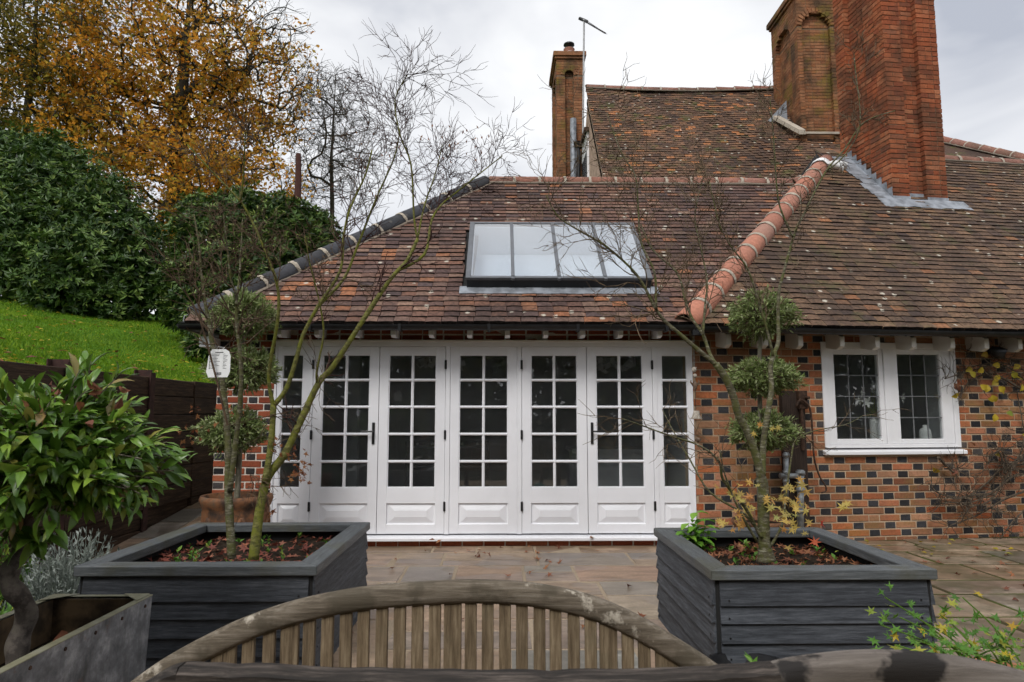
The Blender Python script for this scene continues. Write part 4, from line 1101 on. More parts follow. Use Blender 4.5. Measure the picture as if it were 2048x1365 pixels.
# brick stacks: courses laid round a plan outline
def brick_stack(parent, fr, plan, z0, z1, mat, mortar, course=0.075, seed=1, start_fn=None, name='stack_bricks', nobj=0, seen=()):
    """plan: closed outline in fr x,y (counter-clockwise seen from above); inner core plus courses of bricks"""
    core = MB(); core.X = fr
    k = len(plan); cx = sum(p[0] for p in plan) / k; cy = sum(p[1] for p in plan) / k
    core.prism([(p[0], p[1], z0) for p in plan], (0, 0, z1 - z0))
    co = core.build('stack_core', mortar, parent)
    items = []; r = random.Random(seed); nrow = int((z1 - z0) / course)
    for row in range(nrow):
        z = z0 + row * course
        for i in range(k):
            a = Vector((*plan[i], 0)); b = Vector((*plan[(i + 1) % k], 0)); e = b - a; Ln = e.length; e.normalize(); nrm = Vector((e.y, -e.x, 0))
            x = -0.11 if (row + i) % 2 else 0.0
            pat = [0.215, 0.1025] if Ln > 0.3 else [0.215]
            j = 0
            while x < Ln:
                w = pat[j % len(pat)]; j += 1; p0, p1 = max(x, -0.006), min(x + w, Ln + 0.006); x += w + 0.010
                if p1 - p0 < 0.03: continue
                c = a + e * (p0 + p1) / 2 - nrm * 0.022 + nrm * r.uniform(-0.002, 0.003)
                mw_ = fr @ frame((c.x, c.y, z + 0.0325 + r.uniform(-0.001, 0.001)), e, nrm, (0, 0, -1))
                if nobj > 0 and i in seen and z > z0 + .2:
                    nobj -= 1; link('brick', unit_brick(mat, r.randrange(3), round((p1 - p0) * 50) / 50, .0602, .064), parent, mw_)
                else: items.append((mw_, (p1 - p0, 0.06, 0.064)))
    stuff(link(name, boxes_mesh(name, items, mat, 0.003), parent))
    return co
W_, D_ = CW, CD
q1, q2, dp = 0.30 * W_, 0.64 * W_, 0.09
plan = [(0, 0), (q1, 0), (q1, dp), (q2, dp), (q2, 0.0), (W_, 0.0), (W_, D_), (0, D_), (0, D_ - 0.24), (dp, D_ - 0.24), (dp, 0.42), (0, 0.42)]
st = MB(); st.X = cf; st.box(0.15, W_ - 0.15, 0.15, D_ - 0.1, 9.75, 9.9); stack = st.build('chimney', 'mortar_dark', old)
brick_stack(stack, cf, plan, float(cL[2]) - 0.25, 9.6, 'brick_red', 'mortar_dark', seed=4, nobj=300, seen=(0, 1, 2, 3, 4, 8, 9, 10, 11))
q = MB(); q.X = cf
for k in range(3): q.box(-0.04 - 0.04 * k, W_ + 0.04 + 0.04 * k, -0.04 - 0.04 * k, D_ + 0.04 + 0.04 * k, 9.45 + k * 0.1, 9.548 + k * 0.1)
q.build('corbel', 'brick_red', stack)
# lead flashings: apron in front, stepped soaker up the side
lf = MB(); lf.X = frR
ax0, ax1 = clo.x - 0.26, clo.x + CW + 0.26; sy = clo.y
def fz(u, s): return 0.032 + 0.006 * math.sin(u * 9 + s * 5)
def sheet(m, pts, th=0.005):
    k = len(pts); vs = [(u, s, fz(u, s) + dz) for u, s, dz in pts] + [(u, s, fz(u, s) + dz - th) for u, s, dz in pts]
    m.add(vs, [tuple(range(k)), tuple(range(2 * k - 1, k - 1, -1))] + [(i, k + i, k + (i + 1) % k, (i + 1) % k) for i in range(k)])
nseg = 16
for i in range(nseg):
    a = ax0 + (ax1 - ax0) * i / nseg; b = ax0 + (ax1 - ax0) * (i + 1) / nseg
    sheet(lf, [(a + 0.0, sy - 0.23 - 0.012 * math.sin(i * 2.1), 0), (b, sy - 0.23 - 0.012 * math.sin((i + 1) * 2.1), 0), (b, sy + 0.02, 0.0), (a, sy + 0.02, 0.0)])
# upstand on the brick front
lf.X = cf
lf.box(-0.012, q1 + 0.01, -0.014, -0.004, cL[2] - 0.12, cL[2] + 0.075); lf.box(q2 - 0.01, W_ + 0.012, -0.014, -0.004, cL[2] - 0.12, cL[2] + 0.075); lf.box(q1, q2, dp - 0.02, dp - 0.006, cL[2] - 0.05, cL[2] + 0.15)
lf.X = frR
# side: a strip on the tiles with a toothed upstand
sd_n = 9; len_s = loc(cB, frR).y - clo.y + 0.15
for i in range(sd_n):
    s0 = sy - 0.02 + len_s * i / sd_n; s1 = sy - 0.02 + len_s * (i + 1.12) / sd_n
    wd_ = 0.25 + 0.03 * (i % 3); sheet(lf, [(clo.x - wd_, s0, 0.004 * (i % 2)), (clo.x + 0.01, s0, 0.004 * (i % 2)), (clo.x + 0.01, s1, 0.004 * (i % 2)), (clo.x - wd_, s1, 0.004 * (i % 2))])
    m0 = frR @ Vector((clo.x, s0, 0)); m1 = frR @ Vector((clo.x, s1, 0))
    a0 = cf.inverted() @ m0; a1 = cf.inverted() @ m1
    lf.X = cf
    lf.prism([(-0.008, a0.y, a0.z - 0.02), (-0.008, a1.y, a1.z - 0.02), (-0.008, a1.y, a1.z + 0.10), (-0.008, a0.y + 0.01, a1.z + 0.10), (-0.008, a0.y + 0.01, a0.z + 0.06)], (-0.006, 0, 0))
    lf.X = frR
lf.build('lead_flashing', 'lead', stack)

# back range: steep roof, rendered gable, two more stacks
BP = R(50.5)
BG = np.array([2.0, 16.3, CAM_H + 16.3 * 0.5]); BG[0] = atY(1176, 176, 16.3)[0]; BG[2] = atY(1176, 176, 16.3)[2]
vb = np.array([0, math.cos(BP), math.sin(BP)]); nb = np.array([0, -math.sin(BP), math.cos(BP)])
BLEN = 6.4; BS = 7.2
frB = frame(BG - vb * BS, (1, 0, 0), vb, nb)
def sagB(u, s): return -0.07 * math.sin(min(1, max(0, u / 4.6)) * math.pi) * (s / BS) + 0.02 * math.sin(u * 2.3 + s * 1.1)
dm = MB(); dm.X = frB
dm.hexa([(0, 0, -0.42), (BLEN, 0, -0.42), (BLEN, BS, -0.42), (0, BS, -0.42), (0, 0, -0.3), (BLEN, 0, -0.3), (BLEN, BS, -0.3), (0, BS, -0.3)])
dm.X = None
bl = BG - vb * BS
dm.add([tuple(BG + (0, 0, -0.2)), tuple(BG + (BLEN, 0, -0.2)), (BG[0] + BLEN, 2 * BG[1] - bl[1], bl[2]), (BG[0], 2 * BG[1] - bl[1], bl[2])], [(0, 1, 2, 3)])
broof = dm.build('back_roof', 'felt_black', old)
tl = tile_rows(0, 0, 2.6, BS + 0.02, 0.1, 0.17, lambda s: (-0.06, 6.4), seed=14)
bitems = []; r_ = random.Random(33)
for (k, u, w, s) in tl:
    bitems.append((tile_matrix(frB, u, s, r_, sagB(u, s)) @ Matrix.Rotation(r_.uniform(-1, 1) * R(3.0), 4, 'Y'), (w, TILE_L, 0.030)))
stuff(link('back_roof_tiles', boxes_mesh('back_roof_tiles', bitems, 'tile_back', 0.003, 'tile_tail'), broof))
round_tiles(broof, BG + (-0.05, 0, -0.02), BG + (6.0, 0, -0.02), 0.11, 0.45, 'dull_ridge_tile', (0, 0, 1), 'mortar_cream', 'ridge_tile', sagf=lambda t: -0.07 * math.sin(min(1, t * 6.0 / 4.6) * math.pi), wob=R(1.5))
gw = MB(); X0 = BG[0]
gw.prism([(X0, bl[1] + 0.1, 0), (X0, bl[1] + 0.1, bl[2]), (X0, BG[1], BG[2] - 0.12), (X0, 2 * BG[1] - bl[1], bl[2]), (X0, 2 * BG[1] - bl[1], 0)], (0.25, 0, 0))
gab = gw.build('gable_wall', 'render_wall', old)
wv = MB()   # small gable window with its frame, half hidden behind the lower ridge
wy0, wy1 = 16.25, 17.3; wzt = float(atY(1174, 272, 16.5)[2])
wv.box(X0 - 0.05, X0 + 0.02, wy0, wy1, 5.6, wzt); gwin = wv.build('gable_window', 'white_paint_old', old)
q = MB()
for i in range(3):
    for k in range(3): q = MB(); q.box(X0 - 0.058, X0 - 0.051, wy0 + 0.06 + i * 0.35, wy0 + 0.34 + i * 0.35, 5.7 + k * 0.76, 6.38 + k * 0.76); q.build('pane', 'cooker_enamel', gwin)
q = MB(); q.box(X0 - 0.12, X0 - 0.0, wy0 - 0.08, wy1 + 0.08, wzt, wzt + 0.09); q.build('window_hood', 'rust_iron', gwin)
q = MB(); q.box(X0 - 0.1, X0 - 0.0, wy0 - 0.06, wy1 + 0.06, 5.5, 5.6); q.build('window_ledge', 'rust_iron', gwin)

def arch_panel(m, x0, x1, y, z0, z1, dp, n=10):
    pass
def arched_stack(x0, x1, y0, y1, z0, z1, mat, arch_z, front, side, seed, cap=True, pot=None):
    """stack with recessed arched panels on the front and on the left side"""
    st_ = MB(); st_.box(x0 + 0.05, x1 - 0.05, y0 + 0.05, y1 - 0.05, z1 - 0.05, z1 + 0.03); stk = st_.build('chimney', 'mortar_dark', old)
    fr = TM(0, 0, 0); dp = 0.10
    # below the arch spring: cruciform outline with recesses; above it: full outline
    fx0, fx1 = front; sy0, sy1 = side
    pl_lo = [(x0, y0), (fx0, y0), (fx0, y0 + dp), (fx1, y0 + dp), (fx1, y0), (x1, y0), (x1, y1), (x0, y1), (x0, sy1), (x0 + dp, sy1), (x0 + dp, sy0), (x0, sy0)]
    brick_stack(stk, fr, pl_lo, z0, arch_z, mat, 'mortar_dark', seed=seed)
    pl_hi = [(x0, y0), (x1, y0), (x1, y1), (x0, y1)]
    rad = (fx1 - fx0) / 2; top = arch_z + rad
    # arch zone: stepped outline that closes in course by course
    nst = max(3, int(rad / 0.075))
    for k in range(nst):
        za = arch_z + k * 0.075; hw = math.sqrt(max(0.0004, rad * rad - ((k + 0.5) * rad / nst) ** 2)); xm = (fx0 + fx1) / 2; ym = (sy0 + sy1) / 2; hs = (sy1 - sy0) / 2 * hw / rad
        plk = [(x0, y0), (xm - hw, y0), (xm - hw, y0 + dp), (xm + hw, y0 + dp), (xm + hw, y0), (x1, y0), (x1, y1), (x0, y1), (x0, ym + hs), (x0 + dp, ym + hs), (x0 + dp, ym - hs), (x0, ym - hs)]
        brick_stack(stk, fr, plk, za, za + 0.0755, mat, 'mortar_dark', seed=seed + k)
    zt = arch_z + nst * 0.075
    brick_stack(stk, fr, pl_hi, zt, z1, mat, 'mortar_dark', seed=seed + 50)
    # ring of voussoirs standing a little proud
    vi = []; xm = (fx0 + fx1) / 2; nv = max(9, int(math.pi * (rad + 0.06) / 0.085))
    for i in range(nv):
        an = math.pi * (i + 0.5) / nv; c = (xm + (rad + 0.055) * math.cos(an), y0 + 0.01, arch_z + (rad + 0.055) * math.sin(an))
        vi.append((frame(c, (math.sin(an), 0, -math.cos(an)), (0, 1, 0), (math.cos(an), 0, math.sin(an))), (0.062, 0.07, 0.105)))
    stuff(link('arch_bricks', boxes_mesh('arch_bricks', vi, mat, 0.004), stk))
    if cap:
        q = MB()
        q.box(x0 - 0.05, x1 + 0.05, y0 - 0.05, y1 + 0.05, z1 - 0.16, z1 - 0.09); q.box(x0 - 0.09, x1 + 0.09, y0 - 0.09, y1 + 0.09, z1 - 0.09, z1 + 0.04)
        q.build('capping', 'brick_brown', stk, bevel=0.01)
    return stk
# middle stack
MY = 14.55
mx0 = float(atY(1603, 250, MY)[0]); mx1 = float(atY(1686, 250, MY)[0])
mzt = float(atY(1600, -6, MY)[2]); mza = float(atY(1600, 52, MY)[2]); mfx0, mfx1 = float(atY(1612, 250, MY)[0]), float(atY(1670, 250, MY)[0])
mz0 = float(atY(1600, 262, MY)[2])
mid = arched_stack(mx0, mx1, MY, MY + 1.4, mz0 - 0.7, mzt + 0.15, 'brick_brown', mza, (mfx0, mfx1), (MY + 0.35, MY + 1.2), 70)
q = MB()
q.box(mx0 - 0.02, mx1 + 0.25, MY - 0.08, MY + 0.0, mz0 - 0.10, mz0 - 0.05)
q.hexa([(mx0 - 0.14, MY - 0.18, mz0 - 0.16), (mx0 + 0.0, MY - 0.18, mz0 - 0.16), (mx0 - 0.25, MY + 0.55, mz0 + 0.5), (mx0 - 0.40, MY + 0.55, mz0 + 0.5),
        (mx0 - 0.14, MY - 0.18, mz0 - 0.05), (mx0 + 0.0, MY - 0.18, mz0 - 0.05), (mx0 - 0.25, MY + 0.55, mz0 + 0.6), (mx0 - 0.40, MY + 0.55, mz0 + 0.6)])
q.build('mortar_fillet', 'mortar_cream', mid)
q = MB()
q.prism([(mx0 - 0.55, MY + 0.6, mz0 + 0.45), (mx0 - 0.05, MY + 0.6, mz0 + 0.35), (mx0 - 0.05, MY + 0.6, mz0 + 1.0)], (0, 0.02, 0)); q.build('lead_flashing', 'lead', mid)
# left stack against the gable
LY = 17.6
lx0 = float(atY(1114, 250, LY)[0]); lx1 = float(atY(1167, 250, LY)[0]); lzt = float(atY(1140, 108, LY)[2]); lza = float(atY(1140, 150, LY)[2])
lst_ = arched_stack(lx0, lx1, LY, LY + 1.6, 3.0, lzt, 'brick_brown', lza, (lx0 + 0.22, lx0 + 0.22 + 0.24), (LY + 0.4, LY + 1.2), 90)
pm = MB(); pxm = float(atY(1138, 90, LY + 0.5)[0]); pb_ = lzt + 0.04
pm.lathe((pxm, LY + 0.5, pb_), [(0.16, 0), (0.155, 0.2), (0.15, 0.34), (0.16, 0.36), (0.10, 0.37), (0.0, 0.37)], 16); pm.build('chimney_pot', 'terracotta_tile', lst_, True)
pm = MB(); pm.lathe((pxm, LY + 0.5, pb_ + 0.22), [(0.158, 0), (0.158, 0.025), (0.152, 0.025)], 16); pm.build('pot_band', 'white_cloth', lst_)
pm = MB(); pm.lathe((pxm, LY + 0.5, pb_ + 0.37), [(0.07, 0), (0.07, 0.09), (0.155, 0.11), (0.15, 0.15), (0.0, 0.17)], 16); pm.build('pot_cowl', 'black_iron', lst_, True)
# soil pipes on the gable side of that stack
pm = MB(); px1_ = float(atY(1147, 300, LY - 0.1)[0])
zt1 = float(atY(1147, 238, LY - 0.1)[2]); pm.tube([(px1_, LY - 0.09, 4.0), (px1_, LY - 0.09, zt1)], 0.085, 10); pm.build('soil_pipe', 'lead', lst_)
pm = MB(); px2_ = float(atY(1157, 300, LY - 0.25)[0]); zt2 = float(atY(1157, 290, LY - 0.25)[2])
pm.tube([(px2_, LY - 0.25, 4.0), (px2_, LY - 0.25, zt2)], 0.05, 10); pm.tube([(px2_, LY - 0.25, zt2 - 0.1), (px2_, LY - 0.25, zt2 + 0.05)], [0.06, 0.14], 10); pm.build('rain_hopper', 'black_iron', lst_)
# distant slope at the far right with its own hip
fz0 = atY(1880, 282, 17.0); fz1 = atY(2060, 322, 15.0)
dm = MB()
dm.add([tuple(fz0), tuple(fz1), (fz1[0] + 3, 14, fz1[2] - 2.6), (fz0[0] - 2.5, 14, fz1[2] - 2.0)], [(0, 3, 2, 1)])
dm.add([tuple(fz0), (fz0[0] - 2.5, 14, fz1[2] - 2.0), (fz0[0] - 4, 17.0, fz0[2])], [(0, 2, 1)])
fr_ = dm.build('far_roof', 'tile_back', old)
round_tiles(fr_, fz0, fz1, 0.13, 0.45, 'dull_ridge_tile', (0, 0, 1), 'mortar_cream', 'hip_tile')
# return wall that carries the back range
bw = MB(); bw.box(2.2, 10, 12.6, 12.9, 0, float(bl[2]) + 0.2); bw.build('back_wall', 'mortar_buff', old)

# ================================================================== PLANTERS
def boards_planter(name, x0, x1, y0, y1, zt, label, seed):
    t = thing(name, ((x0 + x1) / 2, (y0 + y1) / 2, 0), label, 'planter', 'slate grey timber planters on the patio')
    r = random.Random(seed); ct = 0.052; cw = 0.115; ov = 0.028
    zc = zt - ct
    # mitred rim boards
    o = [(x0, y0), (x1, y0), (x1, y1), (x0, y1)]; i_ = [(x0 + cw, y0 + cw), (x1 - cw, y0 + cw), (x1 - cw, y1 - cw), (x0 + cw, y1 - cw)]
    for k in range(4):
        a, b = o[k], o[(k + 1) % 4]; c, d = i_[(k + 1) % 4], i_[k]; g = 0.0012
        ddx, ddy = unit(np.array(b) - np.array(a)) * g
        m = MB(); dz = r.uniform(-0.002, 0.002)
        m.prism([(a[0] + ddx, a[1] + ddy, zc + dz), (b[0] - ddx, b[1] - ddy, zc + dz), (c[0] - ddx, c[1] - ddy, zc + dz), (d[0] + ddx, d[1] + ddy, zc + dz)], (0, 0, ct))
        m.build('rim_board', 'slate_cap_x' if k % 2 == 0 else 'slate_cap_y', t, bevel=0.004)
    bx0, bx1, by0, by1 = x0 + ov, x1 - ov, y0 + ov, y1 - ov
    # overlapping feather-edge boards, widest first under the rim
    z = zc - 0.001; heights = [0.115, 0.088, 0.095, 0.10, 0.092, 0.09]
    for hgt in heights:
        zlo = max(0.0, z - hgt)
        for k in range(4):
            th0, th1 = 0.004, 0.022 + r.uniform(-0.002, 0.002)
            jz = r.uniform(-0.004, 0.003); za, zb_ = max(0.0, zlo - 0.012 + jz), z - 0.002
            e0, e1 = r.uniform(0.0, 0.006), r.uniform(0.0, 0.006)
            if k in (0, 2):
                s = -1 if k == 0 else 1; yb = by0 if k == 0 else by1
                xa, xb = bx0 + 0.014 + e0, bx1 - 0.014 - e1
                pts = [(xa, yb + 0.0, za), (xb, yb + 0.0, za), (xb, yb + s * th1, za), (xa, yb + s * th1, za), (xa, yb, zb_), (xb, yb, zb_), (xb, yb + s * th0, zb_), (xa, yb + s * th0, zb_)]
            else:
                s = 1 if k == 1 else -1; xb = bx1 if k == 1 else bx0
                ya, yb = by0 - 0.004 + e0, by1 + 0.004 - e1
                pts = [(xb, ya, za), (xb, yb, za), (xb + s * th1, yb, za), (xb + s * th1, ya, za), (xb, ya, zb_), (xb, yb, zb_), (xb + s * th0, yb, zb_), (xb + s * th0, ya, zb_)]
            m = MB(); m.hexa(pts)
            bm_o = m.build('cladding_board', 'slate_wood_x' if k in (0, 2) else 'slate_wood_y', t, bevel=0.0015)
            if k in (0, 1, 3):   # nail heads
                q = MB()
                for f_ in (0.04, 0.96):
                    if k == 0: q.tube([(xa + (xb - xa) * f_, by0 - th1 * 0.75, za + 0.028), (xa + (xb - xa) * f_, by0 - th1 * 0.75 - 0.006, za + 0.028)], 0.0045, 6)
                    else: q.tube([(xb + s * th1 * 0.7, ya + (yb - ya) * f_, za + 0.028), (xb + s * (th1 * 0.7 + 0.007), ya + (yb - ya) * f_, za + 0.028)], 0.0045, 6)
                q.build('nail', 'black_iron', bm_o)
        z = zlo
    m = MB()
    for (a, b, c, d) in ((bx0, bx1, by0, by0 + 0.03), (bx0, bx1, by1 - 0.03, by1), (bx0, bx0 + 0.03, by0 + 0.03, by1 - 0.03), (bx1 - 0.03, bx1, by0 + 0.03, by1 - 0.03)):
        m.box(a, b, c, d, 0.0, zc - 0.002)
    m.build('inner_box', 'felt_black', t)
    def sz(X, Y): return zt - 0.115 + 0.012 * np.sin(X * 11 + Y * 7) + 0.010 * np.sin(X * 23 - Y * 17)
    so = link('soil', grid_mesh('soil', bx0 + 0.03, bx1 - 0.03, by0 + 0.03, by1 - 0.03, 30, 30, sz, 'soil'), t)
    return t, sz, (bx0 + 0.03, bx1 - 0.03, by0 + 0.03, by1 - 0.03)
PL, szL, bL = boards_planter('timber_planter', -2.215, -0.957, 3.68, 5.14, 0.60, 'slate grey boarded planter holding the two-stemmed bare maple, nearer the trough', 3)
PR, szR, bR = boards_planter('timber_planter', 1.065, 2.225, 3.545, 4.86, 0.60, 'slate grey boarded planter holding the maple with yellow leaves, near the leaded window', 4)

def star_leaves(P, N, size, spin, lobes=5):
    """palmate leaves: P centre, N normal"""
    n = len(P); N = norm_rows(N); A = norm_rows(np.cross(N, rng.normal(size=(n, 3)))); B = np.cross(N, A); size = np.broadcast_to(size, (n,))
    k = lobes * 2; V = [P]
    for j in range(k):
        an = 2 * math.pi * j / k + spin; lob = (1.0 if j % 2 == 0 else 0.36) * (0.55 if j == (k // 2 // 2 * 2) else 1.0)
        rr = size * 0.5 * lob * (1 + rng.normal(0, 0.1, n)); lift = size * (rng.normal(0, 0.12, n) if j % 2 == 0 else 0)
        V.append(P + (A * np.cos(an)[:, None] + B * np.sin(an)[:, None]) * rr[:, None] + N * np.asarray(lift).reshape(-1, 1))
    V = np.stack(V, 1); b = np.arange(n)[:, None] * (k + 1)
    Fq = np.stack([b + [0, 1 + j, 1 + (j + 1) % k] for j in range(k)], 1).reshape(-1, 3)
    return V.reshape(-1, 3), Fq, np.repeat(np.arange(n), k)
def star_obj(name, mat, P, N, size, parent=None, lobes=5, rv=None):
    spin = rng.random(len(P)) * 6.28
    V, Fq, ix = star_leaves(P, N, size, spin, lobes)
    rv = rng.random(len(P)) if rv is None else rv
    return link(name, np_mesh(name, V, Fq, mat, np.clip(rv, .001, .999)[ix]), parent)
def litter(b, sz, n, mat, label, size=(0.035, 0.05), bias=None):
    x = b[0] + (b[1] - b[0]) * rng.random(n); y = b[2] + (b[3] - b[2]) * rng.random(n) ** (bias or 1.0)
    P = np.stack([x, y, sz(x, y) + 0.006 + 0.012 * rng.random(n)], 1); N = np.tile([0, 0, 1.0], (n, 1)) + rng.normal(0, 0.35, (n, 3))
    stuff(star_obj('fallen_leaves', mat, P, N, size[0] + size[1] * rng.random(n)), label, 'leaves')
litter(bL, szL, 420, 'maple_litter', 'red and brown maple leaves on the soil of the left planter', bias=1.5)
litter(bR, szR, 560, 'dead_leaf', 'brown and buff maple leaves on the soil of the right planter', bias=1.2)
# small weeds in the planters
def weeds(b, sz, n, label, hmax=0.09):
    P, D, N, Ls = [], [], [], []
    for _ in range(n):
        x = random.uniform(b[0] + .05, b[1] - .05); y = random.uniform(b[2] + .05, b[3] - .05); z = float(sz(x, y)); h = random.uniform(0.02, hmax)
        for q in range(random.randint(4, 9)):
            a = random.uniform(0, 6.28); P.append((x, y, z + h * random.random() * 0.7)); D.append((math.cos(a), math.sin(a), random.uniform(0.3, 1.6))); N.append((0, 0, 1)); Ls.append(random.uniform(0.02, 0.05))
    Ls = np.array(Ls)
    stuff(leaves('weeds', 'fresh_leaf', np.array(P), np.array(D), np.array(N, float) + rng.normal(0, 0.2, (len(P), 3)), Ls, Ls * 0.5), label, 'weeds')
weeds(bL, szL, 46, 'small green weeds sprouting from the left planter soil')
weeds(bR, szR, 26, 'small green weeds sprouting from the right planter soil')

# ================================================================== BRANCHES
def smooth_path(pts, k=4):
    pts = [np.array(p, float) for p in pts]; out = []
    for i in range(len(pts) - 1):
        p0 = pts[max(i - 1, 0)]; p1 = pts[i]; p2 = pts[i + 1]; p3 = pts[min(i + 2, len(pts) - 1)]
        for j in range(k):
            t = j / k
            out.append(0.5 * ((2 * p1) + (-p0 + p2) * t + (2 * p0 - 5 * p1 + 4 * p2 - p3) * t * t + (-p0 + 3 * p1 - 3 * p2 + p3) * t ** 3))
    out.append(pts[-1]); return out
def pix_limb(pix, Y0, Y1, r0, r1, m, n=8, knots=True):
    """a limb surveyed in the picture: depth runs from Y0 at its foot to Y1 at its tip"""
    k = len(pix); pts = [atY(x, y, Y0 + (Y1 - Y0) * i / (k - 1)) for i, (x, y) in enumerate(pix)]
    pts = smooth_path(pts, 4); q = len(pts); rad = [r0 + (r1 - r0) * (i / (q - 1)) ** 0.85 for i in range(q)]
    if knots: rad = [r * (1 + random.uniform(-0.05, 0.07)) for r in rad]
    m.tube(pts, rad, n, rnd=random.random()); return pts, rad
def twig(m, p, d, L, r, lv, tips, up=0.25, wig=0.35, branch=3, red=0.72, n=4):
    """recursive fine shoots"""
    k = 3 if lv < 2 else 4; pts = [np.array(p)]; dd = unit(d); seg = L / k
    for i in range(k):
        dd = unit(dd + np.array([random.gauss(0, 1), random.gauss(0, 1), random.gauss(0, 1)]) * wig * 0.35 + np.array([0, 0, up * 0.35])); pts.append(pts[-1] + dd * seg)
    rr = [r * (1 - 0.5 * i / k) for i in range(k + 1)]
    m.tube(pts, rr, n if r > 0.003 else 3, cap=False)
    if lv == 0: tips.append((pts[-1], dd)); return
    for b in range(branch):
        i = random.randint(1, k); s = unit(np.cross(dd, rng.normal(size=3))); ang = random.uniform(0.45, 0.95)
        twig(m, pts[i], unit(unit(pts[i] - pts[i - 1]) * math.cos(ang) + s * math.sin(ang)), L * red * random.uniform(0.7, 1.15), max(0.0019, r * 0.65), lv - 1, tips, up, wig, branch, red, n)
    twig(m, pts[-1], dd, L * red * random.uniform(0.8, 1.1), max(0.0019, r * 0.62), lv - 1, tips, up, wig, branch, red, n)
def shoots_along(m, pts, rad, tips, t0=0.35, count=10, L=0.35, lv=2, up=0.3, spread=0.8, branch=3, rmul=0.5, bias=None):
    up *= .45; spread *= 1.2; L *= .8
    q = len(pts)
    for c in range(count):
        i = int(q * (t0 + (0.98 - t0) * (c + random.random()) / count)); i = min(max(i, 1), q - 1)
        d = unit(pts[i] - pts[i - 1]); s = unit(np.cross(d, rng.normal(size=3))); s[1] *= 0.7; ang = random.uniform(0.5, 1.0) * spread
        dr = unit(d * math.cos(ang) + unit(s) * math.sin(ang))
        if bias is not None: dr = unit(dr + np.array(bias))
        twig(m, pts[i], dr, L * random.uniform(0.6, 1.2), max(0.0026, min(0.0062, rad[i] * rmul)), lv, tips, up, 0.75, branch)

# ---- maple on the left: two stems, almost leafless
mapL = thing('maple_tree', atZ(485, 1118, 0.49), 'bare two-stemmed maple with mossy olive limbs in the left planter', 'tree', 'young maples in planters')
mt_, tw, twr, tips = MB(), MB(), MB(), []
YL = 4.05
limbs = []
LIMB_K = 1.0
def LB(pix, Y0, Y1, r0, r1, m=None, n=8):
    res = pix_limb(pix, Y0, Y1, r0 * LIMB_K, r1 * (.5 + .5 * LIMB_K), m or mt_, n); limbs.append(res); return res
mg = MB()
A1 = LB([(464, 1118), (459, 1032), (456, 966), (456, 888), (448, 790), (437, 724), (425, 691), (417, 642), (409, 597), (403, 550), (398, 490), (388, 430)], YL, YL + .25, 0.027, 0.005, mg)
A2 = LB([(460, 985), (472, 880), (480, 806), (482, 732), (474, 654), (472, 593), (462, 560), (455, 500), (447, 430)], YL + .03, YL - .15, 0.018, 0.004, mg)
A3 = LB([(472, 610), (478, 560), (482, 500), (485, 440)], YL - .1, YL + .3, 0.008, 0.003, mg)
B0 = LB([(507, 1120), (514, 1060), (521, 1011), (536, 954), (569, 909), (601, 843), (638, 765), (667, 732), (733, 630), (780, 560), (815, 520), (835, 478)], YL + .05, YL + .35, 0.033, 0.011)
B1 = LB([(530, 965), (542, 888), (547, 810)], YL + .1, YL + .15, 0.021, 0.018)
B2 = LB([(547, 815), (538, 765), (542, 716), (556, 638), (556, 580), (540, 525), (505, 445), (478, 400), (430, 350), (375, 290)], YL + .15, YL - .1, 0.014, 0.004)
B3 = LB([(481, 405), (487, 350), (489, 300), (492, 262)], YL - .05, YL - .2, 0.007, 0.003)
B4 = LB([(547, 812), (573, 777), (593, 716), (606, 671), (636, 613), (680, 543), (687, 475), (700, 418), (731, 350), (744, 300)], YL + .15, YL + .3, 0.016, 0.005)
B5 = LB([(636, 613), (687, 559), (714, 495), (751, 401), (788, 317), (800, 260)], YL + .25, YL + .55, 0.011, 0.004)
B6 = LB([(634, 765), (634, 740), (647, 671), (642, 621), (630, 568), (618, 520), (610, 470)], YL + .2, YL - .1, 0.008, 0.003)
B7 = LB([(795, 542), (849, 509), (862, 445), (882, 411), (923, 377), (973, 337), (1005, 312)], YL + .33, YL + .6, 0.011, 0.003)
B8 = LB([(835, 478), (828, 435), (822, 330), (800, 270), (790, 200), (815, 150)], YL + .35, YL + .3, 0.008, 0.003)
B9 = LB([(835, 478), (849, 411), (870, 350), (885, 290)], YL + .35, YL + .7, 0.007, 0.003)
A4 = LB([(455, 850), (400, 640), (350, 560), (322, 530)], YL - .05, YL - .3, 0.007, 0.002, tw)
for (res, cnt, Ls, lv, mm) in ((A1, 15, .30, 2, tw), (A2, 13, .28, 2, tw), (A3, 8, .24, 2, tw), (B2, 15, .26, 2, tw), (B3, 9, .22, 2, tw), (B4, 12, .26, 2, tw), (B6, 8, .2, 2, tw), (A4, 7, .2, 1, tw)):
    shoots_along(mm, res[0], res[1], tips, 0.42, cnt, Ls, lv)
for (res, cnt, Ls, lv) in ((B5, 19, .30, 2), (B7, 22, .25, 2), (B8, 24, .33, 2), (B9, 18, .28, 2), (B4, 8, .28, 2), (B0, 8, .25, 1)):
    shoots_along(twr, res[0], res[1], tips, 0.35, cnt, Ls, lv, 0.35, 0.75)
for x, y in ((640, 765), (530, 900), (545, 830), (500, 950)):
    p = atY(x, y, YL + .12)
    for _ in range(4): twig(tw, p, rng.normal(size=3) + np.array([0.4, 0, .2]), 0.16, 0.003, 2, tips, 0.0, 0.5, 2)
mt_.build('trunk', 'maple_bark', mapL, True); mg.build('trunk', 'maple_bark_grey', mapL, True)
tw.build('twigs', 'twig_bark', mapL); twr.build('twigs', 'twig_red', mapL)
